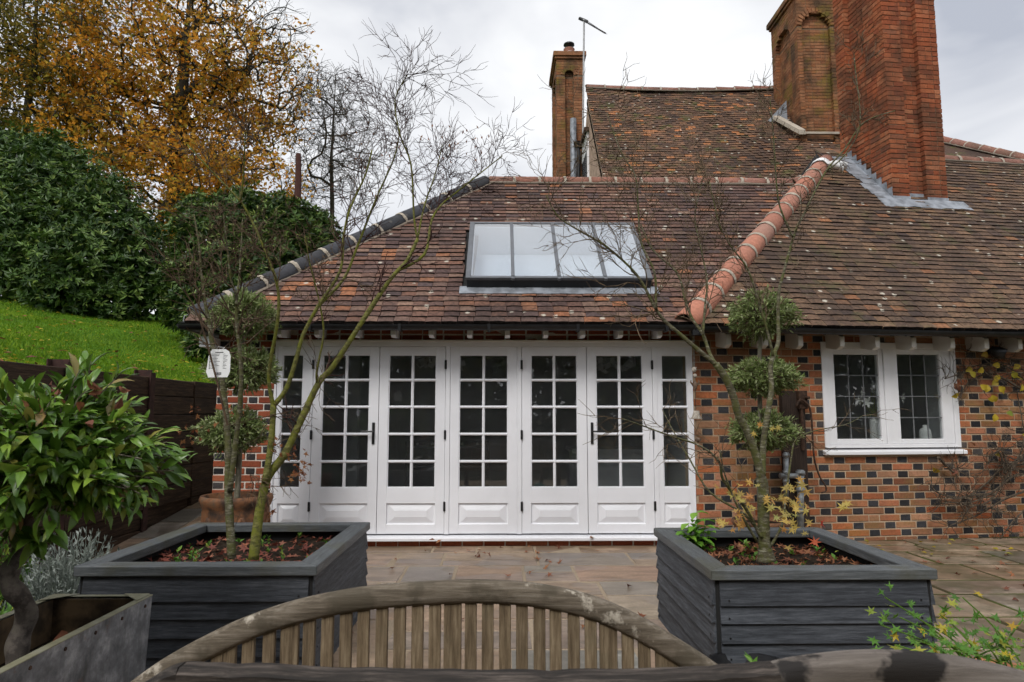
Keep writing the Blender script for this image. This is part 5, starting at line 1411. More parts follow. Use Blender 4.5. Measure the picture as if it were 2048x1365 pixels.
# the few dried leaves that still hang
P = []
for (cx, cy, n_, s_) in ((597, 925, 26, 16), (600, 950, 22, 18), (548, 895, 8, 14), (395, 835, 10, 22), (383, 880, 14, 20), (542, 1028, 4, 5)):
    for _ in range(n_): P.append(atY(cx + random.gauss(0, s_ * .6), cy + random.gauss(0, s_ * .8), YL + .1 + random.gauss(0, .04)))
P = np.array(P)
star_obj('dried_leaves', 'russet_leaf', P, rand_dirs(len(P)), 0.03 + 0.02 * rng.random(len(P)), mapL)
P = []
for (cx, cy, n_, s_) in ((740, 330, 8, 30), (850, 300, 14, 40), (905, 270, 16, 35), (940, 290, 10, 25), (530, 230, 6, 30), (750, 380, 6, 10)):
    for _ in range(n_): P.append(atY(cx + random.gauss(0, s_), cy + random.gauss(0, s_ * .5), YL + .45 + random.gauss(0, .1)))
P = np.array(P)
stuff(leaves('seed_keys', 'russet_leaf', P, np.tile([0, 0, -1.0], (len(P), 1)) + rng.normal(0, .5, (len(P), 3)), rand_dirs(len(P)), 0.03, 0.012, mapL))

# plant label hung on the left stem
pc = atY(437, 727, YL - 0.06); tg = MB(); hw, hh = 0.066, 0.083
outl = [(-hw * .55, hh), (hw * .55, hh), (hw * .85, hh * .85), (hw, hh * .5), (hw, -hh * .6), (hw * .8, -hh), (-hw * .8, -hh), (-hw, -hh * .6), (-hw * .85, hh * .5), (-hw * .7, hh * .85)]
frT = frame(pc, unit((1, 0.12, 0.02)), unit((-0.04, 0.1, 1)), unit(np.cross(unit((1, 0.12, 0.02)), unit((-0.04, 0.1, 1)))))
tgt = thing('plant_label', pc, 'white plastic plant label with small print hung on a maple stem', 'label')
tg.X = frT; tg.prism([(x, y, 0) for x, y in outl], (0, 0, 0.0015)); tg.build('tag', 'tag_plastic', tgt)
ik = MB(); ik.X = frT
rr = random.Random(2)
ik.box(-0.02, 0.025, 0.062, 0.066, 0.0021, 0.0024)
for k in range(11):
    y = 0.052 - k * 0.0085; ik.box(-0.052, -0.046 + rr.uniform(0, .004), y, y + 0.004, 0.0021, 0.0024); ik.box(-0.042, -0.042 + rr.uniform(.02, .05), y + .001, y + 0.003, 0.0021, 0.0024); ik.box(0.025, 0.025 + rr.uniform(.01, .03), y + .001, y + .003, 0.0021, 0.0024)
for k in range(9): ik.box(-0.016 + k * 0.004, -0.0145 + k * 0.004 + rr.uniform(0, .001), -0.070, -0.054, 0.0021, 0.0024)
ik.build('print', 'ink', tgt)
lp = MB(); c = pc + np.array([0, 0, hh]); lp.tube([c + (-.004, 0, -.012), c + (0, -.03, .01), c + (.02, .03, .012), c + (.004, .01, -.008)], 0.0015, 5); lp.build('loop', 'tag_plastic', tgt)

# ---- maple on the right
mapR = thing('maple_tree', atZ(1531, 1105, 0.49), 'grey-barked maple with a few yellow leaves low down in the right planter', 'tree', 'young maples in planters')
mt_, tw, twg, tips = MB(), MB(), MB(), []; YR = 4.05; limbs = []; LIMB_K = .74
LB([(1533, 1120), (1529, 1085), (1527, 1043), (1527, 983), (1521, 955)], YR, YR, 0.045, 0.037, n=10)
LB([(1533, 1122), (1530, 1098)], YR, YR, 0.075, 0.045, n=10)
R1 = LB([(1523, 965), (1515, 923), (1497, 870), (1477, 830), (1467, 794), (1451, 757), (1432, 729)], YR, YR - .1, 0.033, 0.024)
R2 = LB([(1434, 731), (1396, 700), (1360, 669), (1328, 641), (1309, 614), (1286, 569), (1259, 534), (1206, 489), (1152, 458), (1114, 431), (1092, 390)], YR - .1, YR - .25, 0.020, 0.004)
R3 = LB([(1436, 735), (1420, 709), (1406, 669), (1384, 637), (1370, 599), (1354, 546), (1305, 500), (1282, 450)], YR - .1, YR + .15, 0.017, 0.005)
R4 = LB([(1312, 618), (1309, 546), (1282, 485), (1276, 409), (1270, 351), (1240, 300), (1215, 230)], YR - .18, YR - .1, 0.011, 0.003)
R5 = LB([(1406, 669), (1410, 612), (1414, 560), (1400, 490), (1390, 430), (1408, 350)], YR - .08, YR + .2, 0.011, 0.003)
R6 = LB([(1524, 950), (1525, 939), (1527, 882), (1537, 818), (1543, 777), (1541, 733), (1548, 709), (1557, 681), (1556, 637), (1558, 584), (1566, 550), (1590, 466), (1610, 424), (1651, 344), (1690, 298), (1728, 245), (1790, 222)], YR + .02, YR + .5, 0.028, 0.004)
R7 = LB([(1546, 712), (1543, 697), (1533, 657), (1517, 604), (1495, 538), (1461, 492), (1438, 447), (1419, 363)], YR + .1, YR - .05, 0.013, 0.003)
R8 = LB([(1586, 475), (1571, 443), (1556, 397), (1549, 306), (1545, 250), (1540, 200)], YR + .3, YR + .2, 0.010, 0.003)
R9 = LB([(1651, 344), (1690, 310), (1720, 250), (1712, 150), (1708, 110)], YR + .42, YR + .5, 0.007, 0.003)
R10 = LB([(1519, 1070), (1490, 1015), (1447, 962), (1438, 923), (1400, 892), (1340, 872), (1280, 850), (1245, 838)], YR, YR - .35, 0.014, 0.003)
R11 = LB([(1524, 1075), (1490, 1030), (1420, 985), (1380, 920), (1345, 860), (1325, 820)], YR - .03, YR + .25, 0.013, 0.003)
R12 = LB([(1540, 1095), (1564, 1050), (1572, 990), (1582, 920), (1592, 880), (1630, 862), (1690, 850), (1725, 832)], YR + .03, YR + .2, 0.012, 0.002)
R13 = LB([(1515, 1085), (1478, 1020), (1450, 950), (1440, 900)], YR - .04, YR - .2, 0.012, 0.003)
for (res, cnt, Ls, lv) in ((R2, 20, .26, 2), (R3, 14, .28, 2), (R4, 20, .26, 2), (R5, 18, .25, 2), (R7, 16, .25, 2), (R8, 14, .2, 2), (R9, 10, .18, 2), (R6, 12, .24, 2)):
    shoots_along(tw, res[0], res[1], tips, 0.30 if res is not R6 else 0.62, cnt, Ls, lv, 0.4, 0.75)
for (res, cnt, Ls) in ((R10, 12, .22), (R11, 9, .2), (R12, 8, .2), (R13, 5, .2)):
    shoots_along(tw, res[0], res[1], tips, 0.4, cnt, Ls, 1, 0.2)
mt_.build('trunk', 'maple_bark_grey', mapR, True); tw.build('twigs', 'twig_pale', mapR)
P = []
for (cx, cy, n_, sx_, sy_) in ((1475, 1000, 22, 35, 35), (1590, 1030, 26, 40, 40), (1465, 1050, 12, 25, 15), (1550, 1010, 12, 40, 40), (1690, 1010, 5, 10, 8), (1590, 975, 8, 35, 25)):
    for _ in range(n_): P.append(atY(cx + random.gauss(0, sx_ * .6), cy + random.gauss(0, sy_ * .6), YR - .1 + random.gauss(0, .12)))
P = np.array(P); nn = np.tile([0, -0.7, 0.7], (len(P), 1)) + rng.normal(0, .45, (len(P), 3))
V_, F_, I_ = star_leaves(P, nn, 0.048 + 0.03 * rng.random(len(P)), rng.random(len(P)) * 6.28, 7)
for i in range(len(P)):
    me = np_mesh('leaf', V_[i * 15:(i + 1) * 15] - P[i], F_[:14], 'maple_leaf'); link('leaf', me, mapR, TM(*P[i]))
for (x, y) in ((1520, 850), (1507, 868), (1545, 858), (1556, 856)):
    p = atY(x, y, YR - .05); me = np_mesh('leaf', star_leaves(np.zeros((1, 3)), np.array([[0, -1, .2]]), 0.05, np.array([1.0]), 7)[0], F_[:14], 'maple_leaf'); link('leaf', me, mapR, TM(*p))

# ================================================================== OLIVE TOPIARIES
def terracotta_pot(name, c, r, h, label):
    t = thing(name, c, label, 'plant pot', 'swagged terracotta pots of the clipped olives'); m = MB()
    m.lathe(c, [(0, 0), (r * .72, 0), (r * .78, h * .12), (r * .90, h * .5), (r * .95, h * .78), (r * .93, h * .83), (r * .97, h * .86), (r * 1.0, h * .9), (r * 1.04, h * .95), (r * 1.0, h), (r * .9, h), (r * .87, h * .88)], 36)
    m.build('body', 'terracotta_pot', t, True)
    s = MB()   # swags in relief and the rolled rim
    for k in range(6):
        a0 = k * math.pi / 3; pts = []
        for j in range(9):
            a = a0 + math.pi / 3 * j / 8; z = h * (.74 - .28 * math.sin(math.pi * j / 8)); rr_ = r * (.78 + .19 * z / h) + .012
            pts.append((c[0] + rr_ * math.cos(a), c[1] + rr_ * math.sin(a), c[2] + z))
        s.tube(pts, 0.016, 6)
    s.build('swag', 'terracotta_pot', t, True)
    q = MB(); q.lathe((c[0], c[1], c[2] + h * .9), [(0, 0), (r * .9, 0)], 24); q.build('soil', 'soil', t)
    return t
def olive(name, stem, balls, label, seed):
    t = thing(name, stem[0], label, 'topiary', 'three-tiered clipped olive trees'); m = MB(); m.tube(smooth_path(stem, 4), [0.03 - 0.012 * i / (4 * (len(stem) - 1)) for i in range(4 * (len(stem) - 1) + 1)], 8)
    m.build('trunk', 'olive_bark', t, True)
    for (c, r, flat) in balls:
        c = np.array(c); tw = MB(); P, D, N = [], [], []; ntw = 430
        dirs = rand_dirs(ntw)
        lump = np.array([1 + 0.10 * math.sin(d[0] * 5 + seed) + 0.10 * math.sin(d[2] * 6 + d[1] * 4 + seed * 2) for d in dirs])
        for d, l in zip(dirs, lump):
            if d[2] < -0.55 and random.random() < 0.6: l *= 0.8
            a = c + d * r * 0.30 * np.array([1, 1, flat]); b = c + d * r * l * np.array([1, 1, flat]) * random.uniform(0.82, 1.04)
            mid = (a + b) / 2 + rng.normal(0, 0.03, 3); tw.tube([c + (a - c) * .3, mid, b], [0.004, 0.003, 0.0015], 3, cap=False)
            nl = 13 if d[2] > -0.5 else 6
            for k in range(nl):
                tt = 0.45 + 0.55 * k / nl; p = mid + (b - mid) * (tt * 2 - 1) if tt > .5 else a + (mid - a) * tt * 2
                P.append(p); D.append(unit(b - a) * 0.9 + rng.normal(0, 0.55, 3)); N.append(rng.normal(0, .5, 3) + np.array([0, -.2, 1]))
        n = len(P); bo = tw.build('ball_twigs', 'twig_pale', t)
        leaves('foliage_ball', 'olive_leaf', np.array(P), np.array(D), np.array(N), 0.042 + 0.022 * rng.random(n), 0.0145, t, 0.15)
    return t
potY = 6.35
pcx = atY(474, 985, potY); potL = np.array([pcx[0], potY, 0.0])
terracotta_pot('terracotta_pot', potL, 0.305, 0.66, 'weathered terracotta pot with swags in front of the brick pier')
st_l = [potL + (0, 0, .58), atY(478, 930, potY), atY(480, 860, potY), atY(483, 740, potY), atY(487, 640, potY)]
olive('olive_topiary', st_l, [(atY(488, 634, potY), .32, .70), (atY(490, 743, potY), .335, .60), (atY(466, 866, potY), .335, .64)], 'olive clipped into three balls in a terracotta pot by the brick pier', 1)
rY = 6.55; pcx = atY(1520, 1000, rY); potR = np.array([pcx[0], rY, 0.0])
terracotta_pot('terracotta_pot', potR, 0.26, 0.40, 'terracotta pot hidden behind the right planter, below the olive')
st_r = [potR + (0, 0, .36), atY(1518, 930, rY), atY(1520, 830, rY), atY(1519, 720, rY), atY(1522, 640, rY)]
olive('olive_topiary', st_r, [(atY(1523, 634, rY), .345, .70), (atY(1526, 757, rY), .345, .60), (atY(1526, 866, rY), .34, .58)], 'olive clipped into three balls against the old wall by the pump', 2)

# ================================================================== BAY TREE IN ZINC TROUGH
tx0, tx1, ty0, ty1, tz = -2.07, -1.61, 1.2, 3.29, 0.55
tr = thing('zinc_trough', ((tx0 + tx1) / 2, (ty0 + ty1) / 2, 0), 'galvanised metal trough with riveted rim holding the bay tree', 'trough')
m = MB(); w = 0.006
m.hexa([(tx1 - .02, ty0, 0), (tx1 - .02 + w, ty0, 0), (tx1 - .02 + w, ty1 - .02, 0), (tx1 - .02, ty1 - .02, 0), (tx1 - w, ty0, tz), (tx1, ty0, tz), (tx1, ty1, tz), (tx1 - w, ty1, tz)])
m.hexa([(tx0 + .02 - w, ty0, 0), (tx0 + .02, ty0, 0), (tx0 + .02, ty1 - .02, 0), (tx0 + .02 - w, ty1 - .02, 0), (tx0, ty0, tz), (tx0 + w, ty0, tz), (tx0 + w, ty1, tz), (tx0, ty1, tz)])
m.hexa([(tx0 + .02, ty1 - .02 - w, 0), (tx1 - .02, ty1 - .02 - w, 0), (tx1 - .02, ty1 - .02, 0), (tx0 + .02, ty1 - .02, 0), (tx0 + w, ty1 - w, tz), (tx1 - w, ty1 - w, tz), (tx1 - w, ty1, tz), (tx0 + w, ty1, tz)])
m.box(tx0 + w, tx1 - w, ty0, ty0 + w, 0, tz)
m.build('body', 'zinc', tr)
m = MB(); rw = 0.032
m.box(tx1 - rw, tx1 + .003, ty0, ty1 + .003, tz + .001, tz + .006); m.box(tx0 - .003, tx0 + rw, ty0, ty1 + .003, tz + .001, tz + .006); m.box(tx0 + rw, tx1 - rw, ty1 - rw * .8, ty1 + .003, tz + .001, tz + .006)
for sx_, cx in ((1, tx0), (-1, tx1)):
    m.prism([(cx + sx_ * .01, ty1 - .0, tz + .007), (cx + sx_ * .13, ty1, tz + .007), (cx + sx_ * .01, ty1 - .12, tz + .007)], (0, 0, .004))
m.build('rim', 'zinc_rim', tr, bevel=0.002)
for k in range(11):
    y_ = ty1 - 0.06 - k * 0.19; q = MB(); q.lathe((0, 0, 0), [(0.008, 0), (0.007, .004), (0, .006)], 8); q.v = [(tx1 - .001 + v[2], y_ + v[0], tz - .03 + v[1]) for v in q.v]; q.build('rivet', 'rust_iron', tr)
q = MB()
q.box(tx0 + .028, tx0 + .034, ty0 + .02, ty1 - .034, .3, tz - .004); q.box(tx1 - .034, tx1 - .028, ty0 + .02, ty1 - .034, .3, tz - .004); q.box(tx0 + .034, tx1 - .034, ty1 - .04, ty1 - .034, .3, tz - .004); q.build('lining', 'trough_lining', tr)
q = MB(); q.box(tx0 + .035, tx1 - .035, ty0 + .02, ty1 - .041, 0.30, 0.37); q.build('soil', 'soil', tr)
bayY = 2.72
bay = thing('bay_tree', atZ(38, 1318, 0.37), 'bay tree with twisted grey trunk and glossy green ball of leaves', 'tree')
m = MB(); tp = [atY(x, y, bayY + dy) for x, y, dy in ((40, 1350, 0), (35, 1318, 0), (37, 1281, .02), (53, 1235, .03), (45, 1203, 0), (21, 1171, -.03), (21, 1139, -.02), (40, 1107, .02), (48, 1075, .02), (70, 1000, 0), (110, 930, 0))]
sp = smooth_path(tp, 5); m.tube(sp, [0.042 - 0.016 * (i / (len(sp) - 1)) + 0.003 * math.sin(i * 0.9) for i in range(len(sp))], 12)
bc = atY(105, 915, bayY); shoots = []
bw_ = MB()
for i in range(400):
    d = rand_dirs(1)[0]
    if d[2] < -0.75: continue
    rr_ = np.array([0.46, 0.44, 0.34]) * random.choice((.9, 1, 1, 1.12)) * (1 + 0.10 * math.sin(d[0] * 6 + 1) + 0.08 * math.sin(d[2] * 7 + d[1] * 3))
    b_ = bc if i % 10 < 7 else bc + np.array([-.38, .05, -.02])
    e = b_ + d * rr_ * random.uniform(0.62, 1.0); s0 = b_ + d * rr_ * 0.25
    pts = smooth_path([s0, (s0 + e) / 2 + rng.normal(0, .02, 3), e], 3); bw_.tube(pts, [0.006 - .0035 * k / (len(pts) - 1) for k in range(len(pts))], 4, cap=False); shoots.append((pts, unit(e - s0)))
for (x, y) in ((60, 1085), (75, 1070), (20, 1060)):
    pts = smooth_path([atY(45, 1075, bayY), atY(x, y - 10, bayY - .08), atY(x + 10, y, bayY - .16)], 3); bw_.tube(pts, .004, 4, cap=False); shoots.append((pts, unit((.3, -.5, -.5))))
m.build('trunk', 'bay_bark', bay, True); bw_.build('branches', 'olive_bark', bay)
LP, LD, LN, LL = [], [], [], []
for pts, d in shoots:
    nl = random.randint(7, 10)
    for k in range(nl):
        t_ = 0.35 + 0.65 * (k + .5) / nl; p = pts[min(len(pts) - 1, int(t_ * (len(pts) - 1) + .5))]
        s = unit(np.cross(d, rng.normal(size=3))); dr = unit(d * (0.25 + 0.8 * t_) + s * random.uniform(.5, 1.0) + np.array([0, 0, random.uniform(-.35, .25)]))
        LP.append(p + rng.normal(0, .006, 3)); LD.append(dr); LN.append(unit(np.array([0, -.25, 1]) + rng.normal(0, .35, 3))); LL.append(random.uniform(.075, .128) * (0.75 if k == nl - 1 else 1))
LP, LD, LN, LL = map(np.array, (LP, LD, LN, LL))
order = np.argsort(np.linalg.norm(LP - C0, axis=1) + np.where(LP[:, 0] < -2.2, .5, 0))
near, rest = order[:300], order[300:]
variants = []
for k in range(5):
    V_, F_, I_ = leaf_cards(np.zeros((1, 3)), np.array([[1.0, 0, 0]]), np.array([[0, 0, 1.0]]), 1.0, 0.245 + .025 * k, 0.10 + .06 * k, True)
    V_ = V_.copy(); V_[:, 2] -= (0.05 + .04 * k) * V_[:, 0] ** 2; V_[:, 2] += 0.012 * np.sin(V_[:, 0] * 19 + k) * np.sign(V_[:, 1])
    variants.append(np_mesh('leaf', V_, F_, 'bay_leaf', None, True))
for i in near:
    x_ = unit(LD[i]); y_ = unit(np.cross(LN[i], x_)); z_ = np.cross(x_, y_)
    link('leaf', variants[i % 5], bay, frame(LP[i], x_, y_, z_) @ Matrix.Scale(LL[i], 4))
stuff(leaves('inner_leaves', 'bay_leaf', LP[rest], LD[rest], LN[rest], LL[rest], LL[rest] * .30, bay, 0.2, True, smooth=True))
n = 900; d_ = rand_dirs(n); P = bc + d_ * np.array([.34, .32, .19]) * rng.random((n, 1)) ** .5   # shaded leaves deep inside
stuff(leaves('deep_leaves', 'bay_leaf', P, rand_dirs(n), rand_dirs(n), .09, .035, bay, 0.2, False))
# brown dead leaves caught on top of the crown
P = np.array([atY(random.uniform(0, 250), random.uniform(770, 850), bayY - .10 + random.gauss(0, .12)) for _ in range(22)])
leaves('dead_leaves', 'dead_leaf', P, rand_dirs(22), rand_dirs(22), 0.05 + .035 * rng.random(22), 0.03, bay, 0.35, True)
q = MB(); bl_ = thing('beech_leaf', atZ(120, 1290, .39), 'large curled orange leaf lying inside the metal trough', 'leaf')
V_, F_, I_ = leaf_cards(np.zeros((1, 3)), np.array([[1.0, 0, 0]]), np.array([[0, 0, 1.0]]), .11, .075, .2, True)
link('blade', np_mesh('blade', V_, F_, 'dead_leaf', None, True), bl_, TM(*atZ(100, 1290, .44)) @ Matrix.Rotation(R(35), 4, 'X') @ Matrix.Rotation(R(-25), 4, 'Y'))

# ================================================================== BORDER ON THE LEFT
bd = MB(); bd.add([(-3.68, .2, .012), (-2.3, .2, .012), (-2.3, 5.35, .012), (-2.75, 5.9, .012), (-3.68, 5.9, .012)], [(0, 1, 2, 3, 4)]); struct(bd.build('border_bed', 'soil'))
def tuft(name, c, rx, ry, h, n, mat, L_, w, label, cat='plant', stemmat='twig_bark', up=1.0, droop=0.3):
    t = thing(name, c, label, cat); tw = MB(); P, D, N = [], [], []
    for _ in range(n):
        d = rand_dirs(1)[0]; d[2] = abs(d[2]); e = np.array(c) + d * np.array([rx, ry, h]) * random.uniform(.7, 1.0); s0 = np.array(c) + (e - c) * np.array([.25, .25, 0.0])
        tw.tube([s0, (s0 + e) / 2 + rng.normal(0, .02, 3), e], [.003, .0025, .0015], 3, cap=False)
        for k in range(9):
            tt = .45 + .55 * k / 9; P.append(s0 + (e - s0) * tt); D.append(unit(e - s0) * up + rng.normal(0, droop + .3, 3)); N.append(rng.normal(0, .4, 3) + np.array([0, -.3, 1]))
    tw.build('stems', stemmat, t); n2 = len(P)
    leaves('foliage', mat, np.array(P), np.array(D), np.array(N), L_ * (.7 + .6 * rng.random(n2)), w, t); return t
tuft('lavender', (-2.64, 4.35, .01), .44, .55, .70, 620, 'silver_leaf', .042, .013, 'silvery lavender bush between the bay tree and the left planter', stemmat='silver_leaf')
tuft('border_plant', (-2.85, 3.6, .01), .46, .40, .66, 260, 'fresh_leaf', .085, .018, 'bright green grassy plant growing behind the metal trough', droop=.5)
tuft('border_plant', (-3.3, 4.6, .01), .35, .5, .8, 200, 'fresh_leaf', .06, .024, 'leafy green plant at the foot of the sleeper wall', droop=.5)
n = 260; x = rng.uniform(-3.6, -2.3, n); y = rng.uniform(2.6, 5.6, n); P = np.stack([x, y, .02 + .02 * rng.random(n)], 1); N = np.tile([0, 0, 1.], (n, 1)) + rng.normal(0, .3, (n, 3))
stuff(leaves('fallen_leaves', 'dead_leaf', P, rng.normal(size=(n, 3)) * [1, 1, .15], N, .05 + .06 * rng.random(n), .045), 'brown leaves lying in the border behind the trough', 'leaves')

# sleeper wall: timbers held by steel posts
sw = thing('sleeper_wall', (-3.75, 7, 0), 'dark timber sleeper retaining wall with rusty steel posts below the lawn', 'retaining wall')
r_ = random.Random(9); svar = [piece_mesh('sleeper', .14, 2.38, .196, 'sleeper_wood', .006, 0, .008, k) for k in range(4)]
for row in range(9):
    yy = -1.2 + (row % 2) * 0.0
    while yy < 12:
        if not (row == 8 and yy < 3.0):
            link('sleeper', svar[r_.randrange(4)], sw, TM(-3.80 + r_.uniform(-.012, .012), yy + 1.2, .098 + row * .199 + r_.uniform(-.003, .003)) @ Matrix.Rotation(r_.uniform(-1, 1) * R(.4), 4, 'Z') @ Matrix.Rotation(math.pi if r_.random() < .5 else 0, 4, 'Z'))
        yy += 2.4
q = MB(); q.box(-4.3, -3.885, -1.3, 14.5, -.05, 1.70); struct(q.build('earth_bank', 'soil'))
for yy in (1.2, 3.6, 5.95, 7.35, 9.6):
    q = MB(); x = -3.72; q.box(x - .008, x + .008, yy - .05, yy + .05, 0, 1.83); q.box(x - .16, x - .008, yy - .006, yy + .006, 0, 1.86); q.box(x - .17, x - .16, yy - .06, yy + .06, 1.5, 1.86); q.build('steel_post', 'rusty_steel', sw)

# ================================================================== SHRUBS AND TREES BEYOND
def rosette_bush(name, lumps, mat, label, ntip, L_, w, D0, stem_at, per=8, inner=True, cat='shrub'):
    """lumps: (px, py, r_px, dY)"""
    S = []
    for (x, y, rp, dy) in lumps:
        c = atY(x, y, D0 + dy); S.append((c, rp / F_PX * (D0 + dy)))
    base = np.array(stem_at); t = thing(name, base, label, cat)
    tot = sum(s[1] ** 2 for s in S); P, A = [], []
    for (c, r) in S:
        k = int(ntip * r * r / tot); d = rand_dirs(k); l = 1 + .10 * np.sin(d[:, 0] * 7 + c[0]) + .10 * np.sin(d[:, 2] * 8 + d[:, 1] * 5 + c[2]) + .05 * np.sin(d[:, 1] * 15 + d[:, 2] * 13)
        pp = c + d * (r * l * rng.uniform(.86, 1.04, k))[:, None]
        keep = np.ones(k, bool)
        for (c2, r2) in S:
            if c2 is not c: keep &= np.linalg.norm(pp - c2, axis=1) > r2 * .82
        P.append(pp[keep]); A.append(d[keep])
    P = np.concatenate(P); A = norm_rows(np.concatenate(A) * .8 + np.array([0, 0, .75]) + rng.normal(0, .2, (len(P), 3)))
    n = len(P); Q, Dv, Nv, rv = [], [], [], []
    tr_ = rng.random(n)
    for k in range(per):
        s = norm_rows(np.cross(A, rng.normal(size=(n, 3)))); Q.append(P + s * .01); Dv.append(s * .9 + A * rng.uniform(-.05, .6, (n, 1))); Nv.append(A + rng.normal(0, .2, (n, 3))); rv.append(np.clip(tr_ * .75 + rng.random(n) * .25, 0, 1))
    Q, Dv, Nv, rv = map(np.concatenate, (Q, Dv, Nv, rv))
    leaves('foliage', mat, Q, Dv, Nv, L_ * (.75 + .5 * rng.random(len(Q))), w, t, .2, rv=rv)
    # shaded leaves deeper in
    Q = []
    for (c, r) in S:
        k = int(ntip * 5 * r * r / tot); Q.append(c + rand_dirs(k) * (r * rng.uniform(.5, .86, k))[:, None])
    Q = np.concatenate(Q); leaves('inner_foliage', mat, Q, rand_dirs(len(Q)), rand_dirs(len(Q)), L_ * 1.35, w * 2.0, t, .2)
    m = MB()
    for (c, r) in S:
        b = base + rng.normal(0, .25, 3) * [1, 1, 0]; m.tube(smooth_path([b, (b + c) / 2 + rng.normal(0, .2, 3), c], 3), [.07, .065, .06, .05, .045, .04, .03], 6)
    m.build('stems', 'beech_bark', t); return t
ls = lambda x, y: float(lawn_z(np.array(x), np.array(y)))
b1 = atY(90, 560, 15.5)
rosette_bush('rhododendron', [(30, 380, 115, 1.0), (120, 385, 105, .6), (200, 440, 95, .3), (255, 500, 85, 0), (275, 560, 80, -.2), (60, 480, 130, 0), (160, 520, 110, -.4), (-60, 430, 130, .5), (20, 570, 90, -.5), (230, 600, 60, -.4), (120, 590, 80, -.6), (85, 320, 60, 1.0), (320, 590, 45, -.2), (-150, 480, 130, .4), (20, 305, 45, 1.2)],
             'rhodo_leaf', 'huge rounded dark green rhododendron at the top of the lawn', 5200, .15, .045, 15.0, (b1[0], 15.3, ls(b1[0], 15.3)))
b2 = atY(500, 600, 14)
rosette_bush('rhododendron', [(420, 470, 72, 0), (490, 445, 70, .2), (560, 450, 62, .3), (620, 465, 52, .4), (655, 500, 38, .4), (470, 540, 80, -.2), (390, 560, 60, -.1), (540, 530, 75, 0), (430, 610, 70, -.3), (365, 620, 40, -.1), (590, 540, 60, .3), (395, 430, 40, .4), (420, 655, 45, -.9), (402, 690, 24, -1.6)],
             'rhodo_leaf', 'dark green rhododendron standing behind the left hip of the roof', 3800, .13, .04, 13.4, (b2[0], 13.6, ls(b2[0], 13.6)))

def grown_tree(name, base, trunk, attract, label, bark, r_tip=.008, leafmat=None, leaf=None, twl=.5, twn=4, twr=.006, leaf_ok=None, ex=2.3, cap_r=1.0, lm2=None):
    """limbs reach out to every point of the crown; thickness follows what each carries"""
    t = thing(name, base, label, 'tree'); nodes = [np.array(p, float) for p in trunk]; par = [-1] + list(range(len(trunk) - 1))
    arr = np.zeros((60000, 3)); arr[:len(nodes)] = nodes; cnt = len(nodes); depth = [i for i in range(cnt)]
    att = np.array(attract); t0 = np.array(trunk)
    if len(att) > 800: att = att[(np.sin(att[:, 0] * 1.5) * np.sin(att[:, 1] * 1.2 + 1) * np.sin(att[:, 2] * 1.7 + 2)) > -.22]; dist = np.min(np.linalg.norm(att[:, None] - t0[None], axis=2), axis=1); att = att[np.argsort(dist)]
    tips = []
    for a in att:
        v = arr[:cnt] - a; d2 = np.linalg.norm(v, axis=1) + np.maximum(0, v[:, 2]) * .9; i = int(np.argmin(d2)); p0 = arr[i].copy(); Ln = np.linalg.norm(a - p0)
        if Ln < .15: continue
        pd = unit(p0 - arr[par[i]]) if par[i] >= 0 else np.array([0, 0, 1.])
        ctrl = p0 + unit(pd * .7 + unit(a - p0) + np.array([0, 0, .1])) * Ln * .5; k = max(2, min(5, int(Ln / .45))); prev = i
        for j in range(1, k + 1):
            s = j / k; p = (1 - s) ** 2 * p0 + 2 * s * (1 - s) * ctrl + s * s * a + rng.normal(0, .035, 3) * Ln * .5 * (j < k); arr[cnt] = p; par.append(prev); prev = cnt; cnt += 1
        tips.append((a, unit(a - arr[par[prev]])))
    ch = [[] for _ in range(cnt)]
    for i in range(1, cnt): ch[par[i]].append(i)
    rad = np.zeros(cnt)
    for i in range(cnt - 1, -1, -1):
        rad[i] = r_tip if not ch[i] else sum(rad[c] ** ex for c in ch[i]) ** (1 / ex)
    m = MB(); stack_ = [(0, None)]
    rad = np.minimum(rad, cap_r)
    while stack_:
        i, fromp = stack_.pop(); pts = [arr[fromp]] if fromp is not None else []; rr = [rad[i]] if fromp is not None else []
        while True:
            pts.append(arr[i]); rr.append(rad[i])
            if not ch[i]: break
            big = max(ch[i], key=lambda c: rad[c])
            for c in ch[i]:
                if c != big: stack_.append((c, i))
            i = big
        if len(pts) > 1: m.tube(pts, rr, 9 if rr[0] > .12 else (5 if rr[0] > .03 else 3), cap=False)
    m.build('trunk', bark, t, True)
    tw = MB(); LPs, LDs = [], []
    for (a, d) in tips:
        for _ in range(twn):
            e = unit(d + rng.normal(0, .65, 3) + np.array([0, 0, .15])); pts = [a, a + e * twl * .5 + rng.normal(0, .03, 3), a + e * twl + rng.normal(0, .06, 3)]
            tw.tube(pts, [twr, twr * .8, twr * .5], 3, cap=False)
            if leafmat and (leaf_ok is None or leaf_ok(a)):
                for k in range(leaf[2]): LPs.append(pts[1] + (pts[2] - pts[1]) * random.uniform(-1, 1) + rng.normal(0, .16, 3)); LDs.append(e)
    tw.build('twigs', bark, t)
    if LPs:
        LPs = np.array(LPs); n = len(LPs); rvv = np.clip(.5 + .33 * np.sin(LPs[:, 0] * 1.9 + 1) * np.cos(LPs[:, 2] * 1.6) + .2 * np.sin(LPs[:, 1] * 2.7 + LPs[:, 2] * 2.1) + rng.normal(0, .2, n), .01, .99); leaves('crown', leafmat, LPs, np.array(LDs) + rng.normal(0, .8, (n, 3)), rng.normal(0, .6, (n, 3)) + np.array([0, 0, 1.]), leaf[0] * (.7 + .6 * rng.random(n)), leaf[1], t, rv=rvv)
    return t
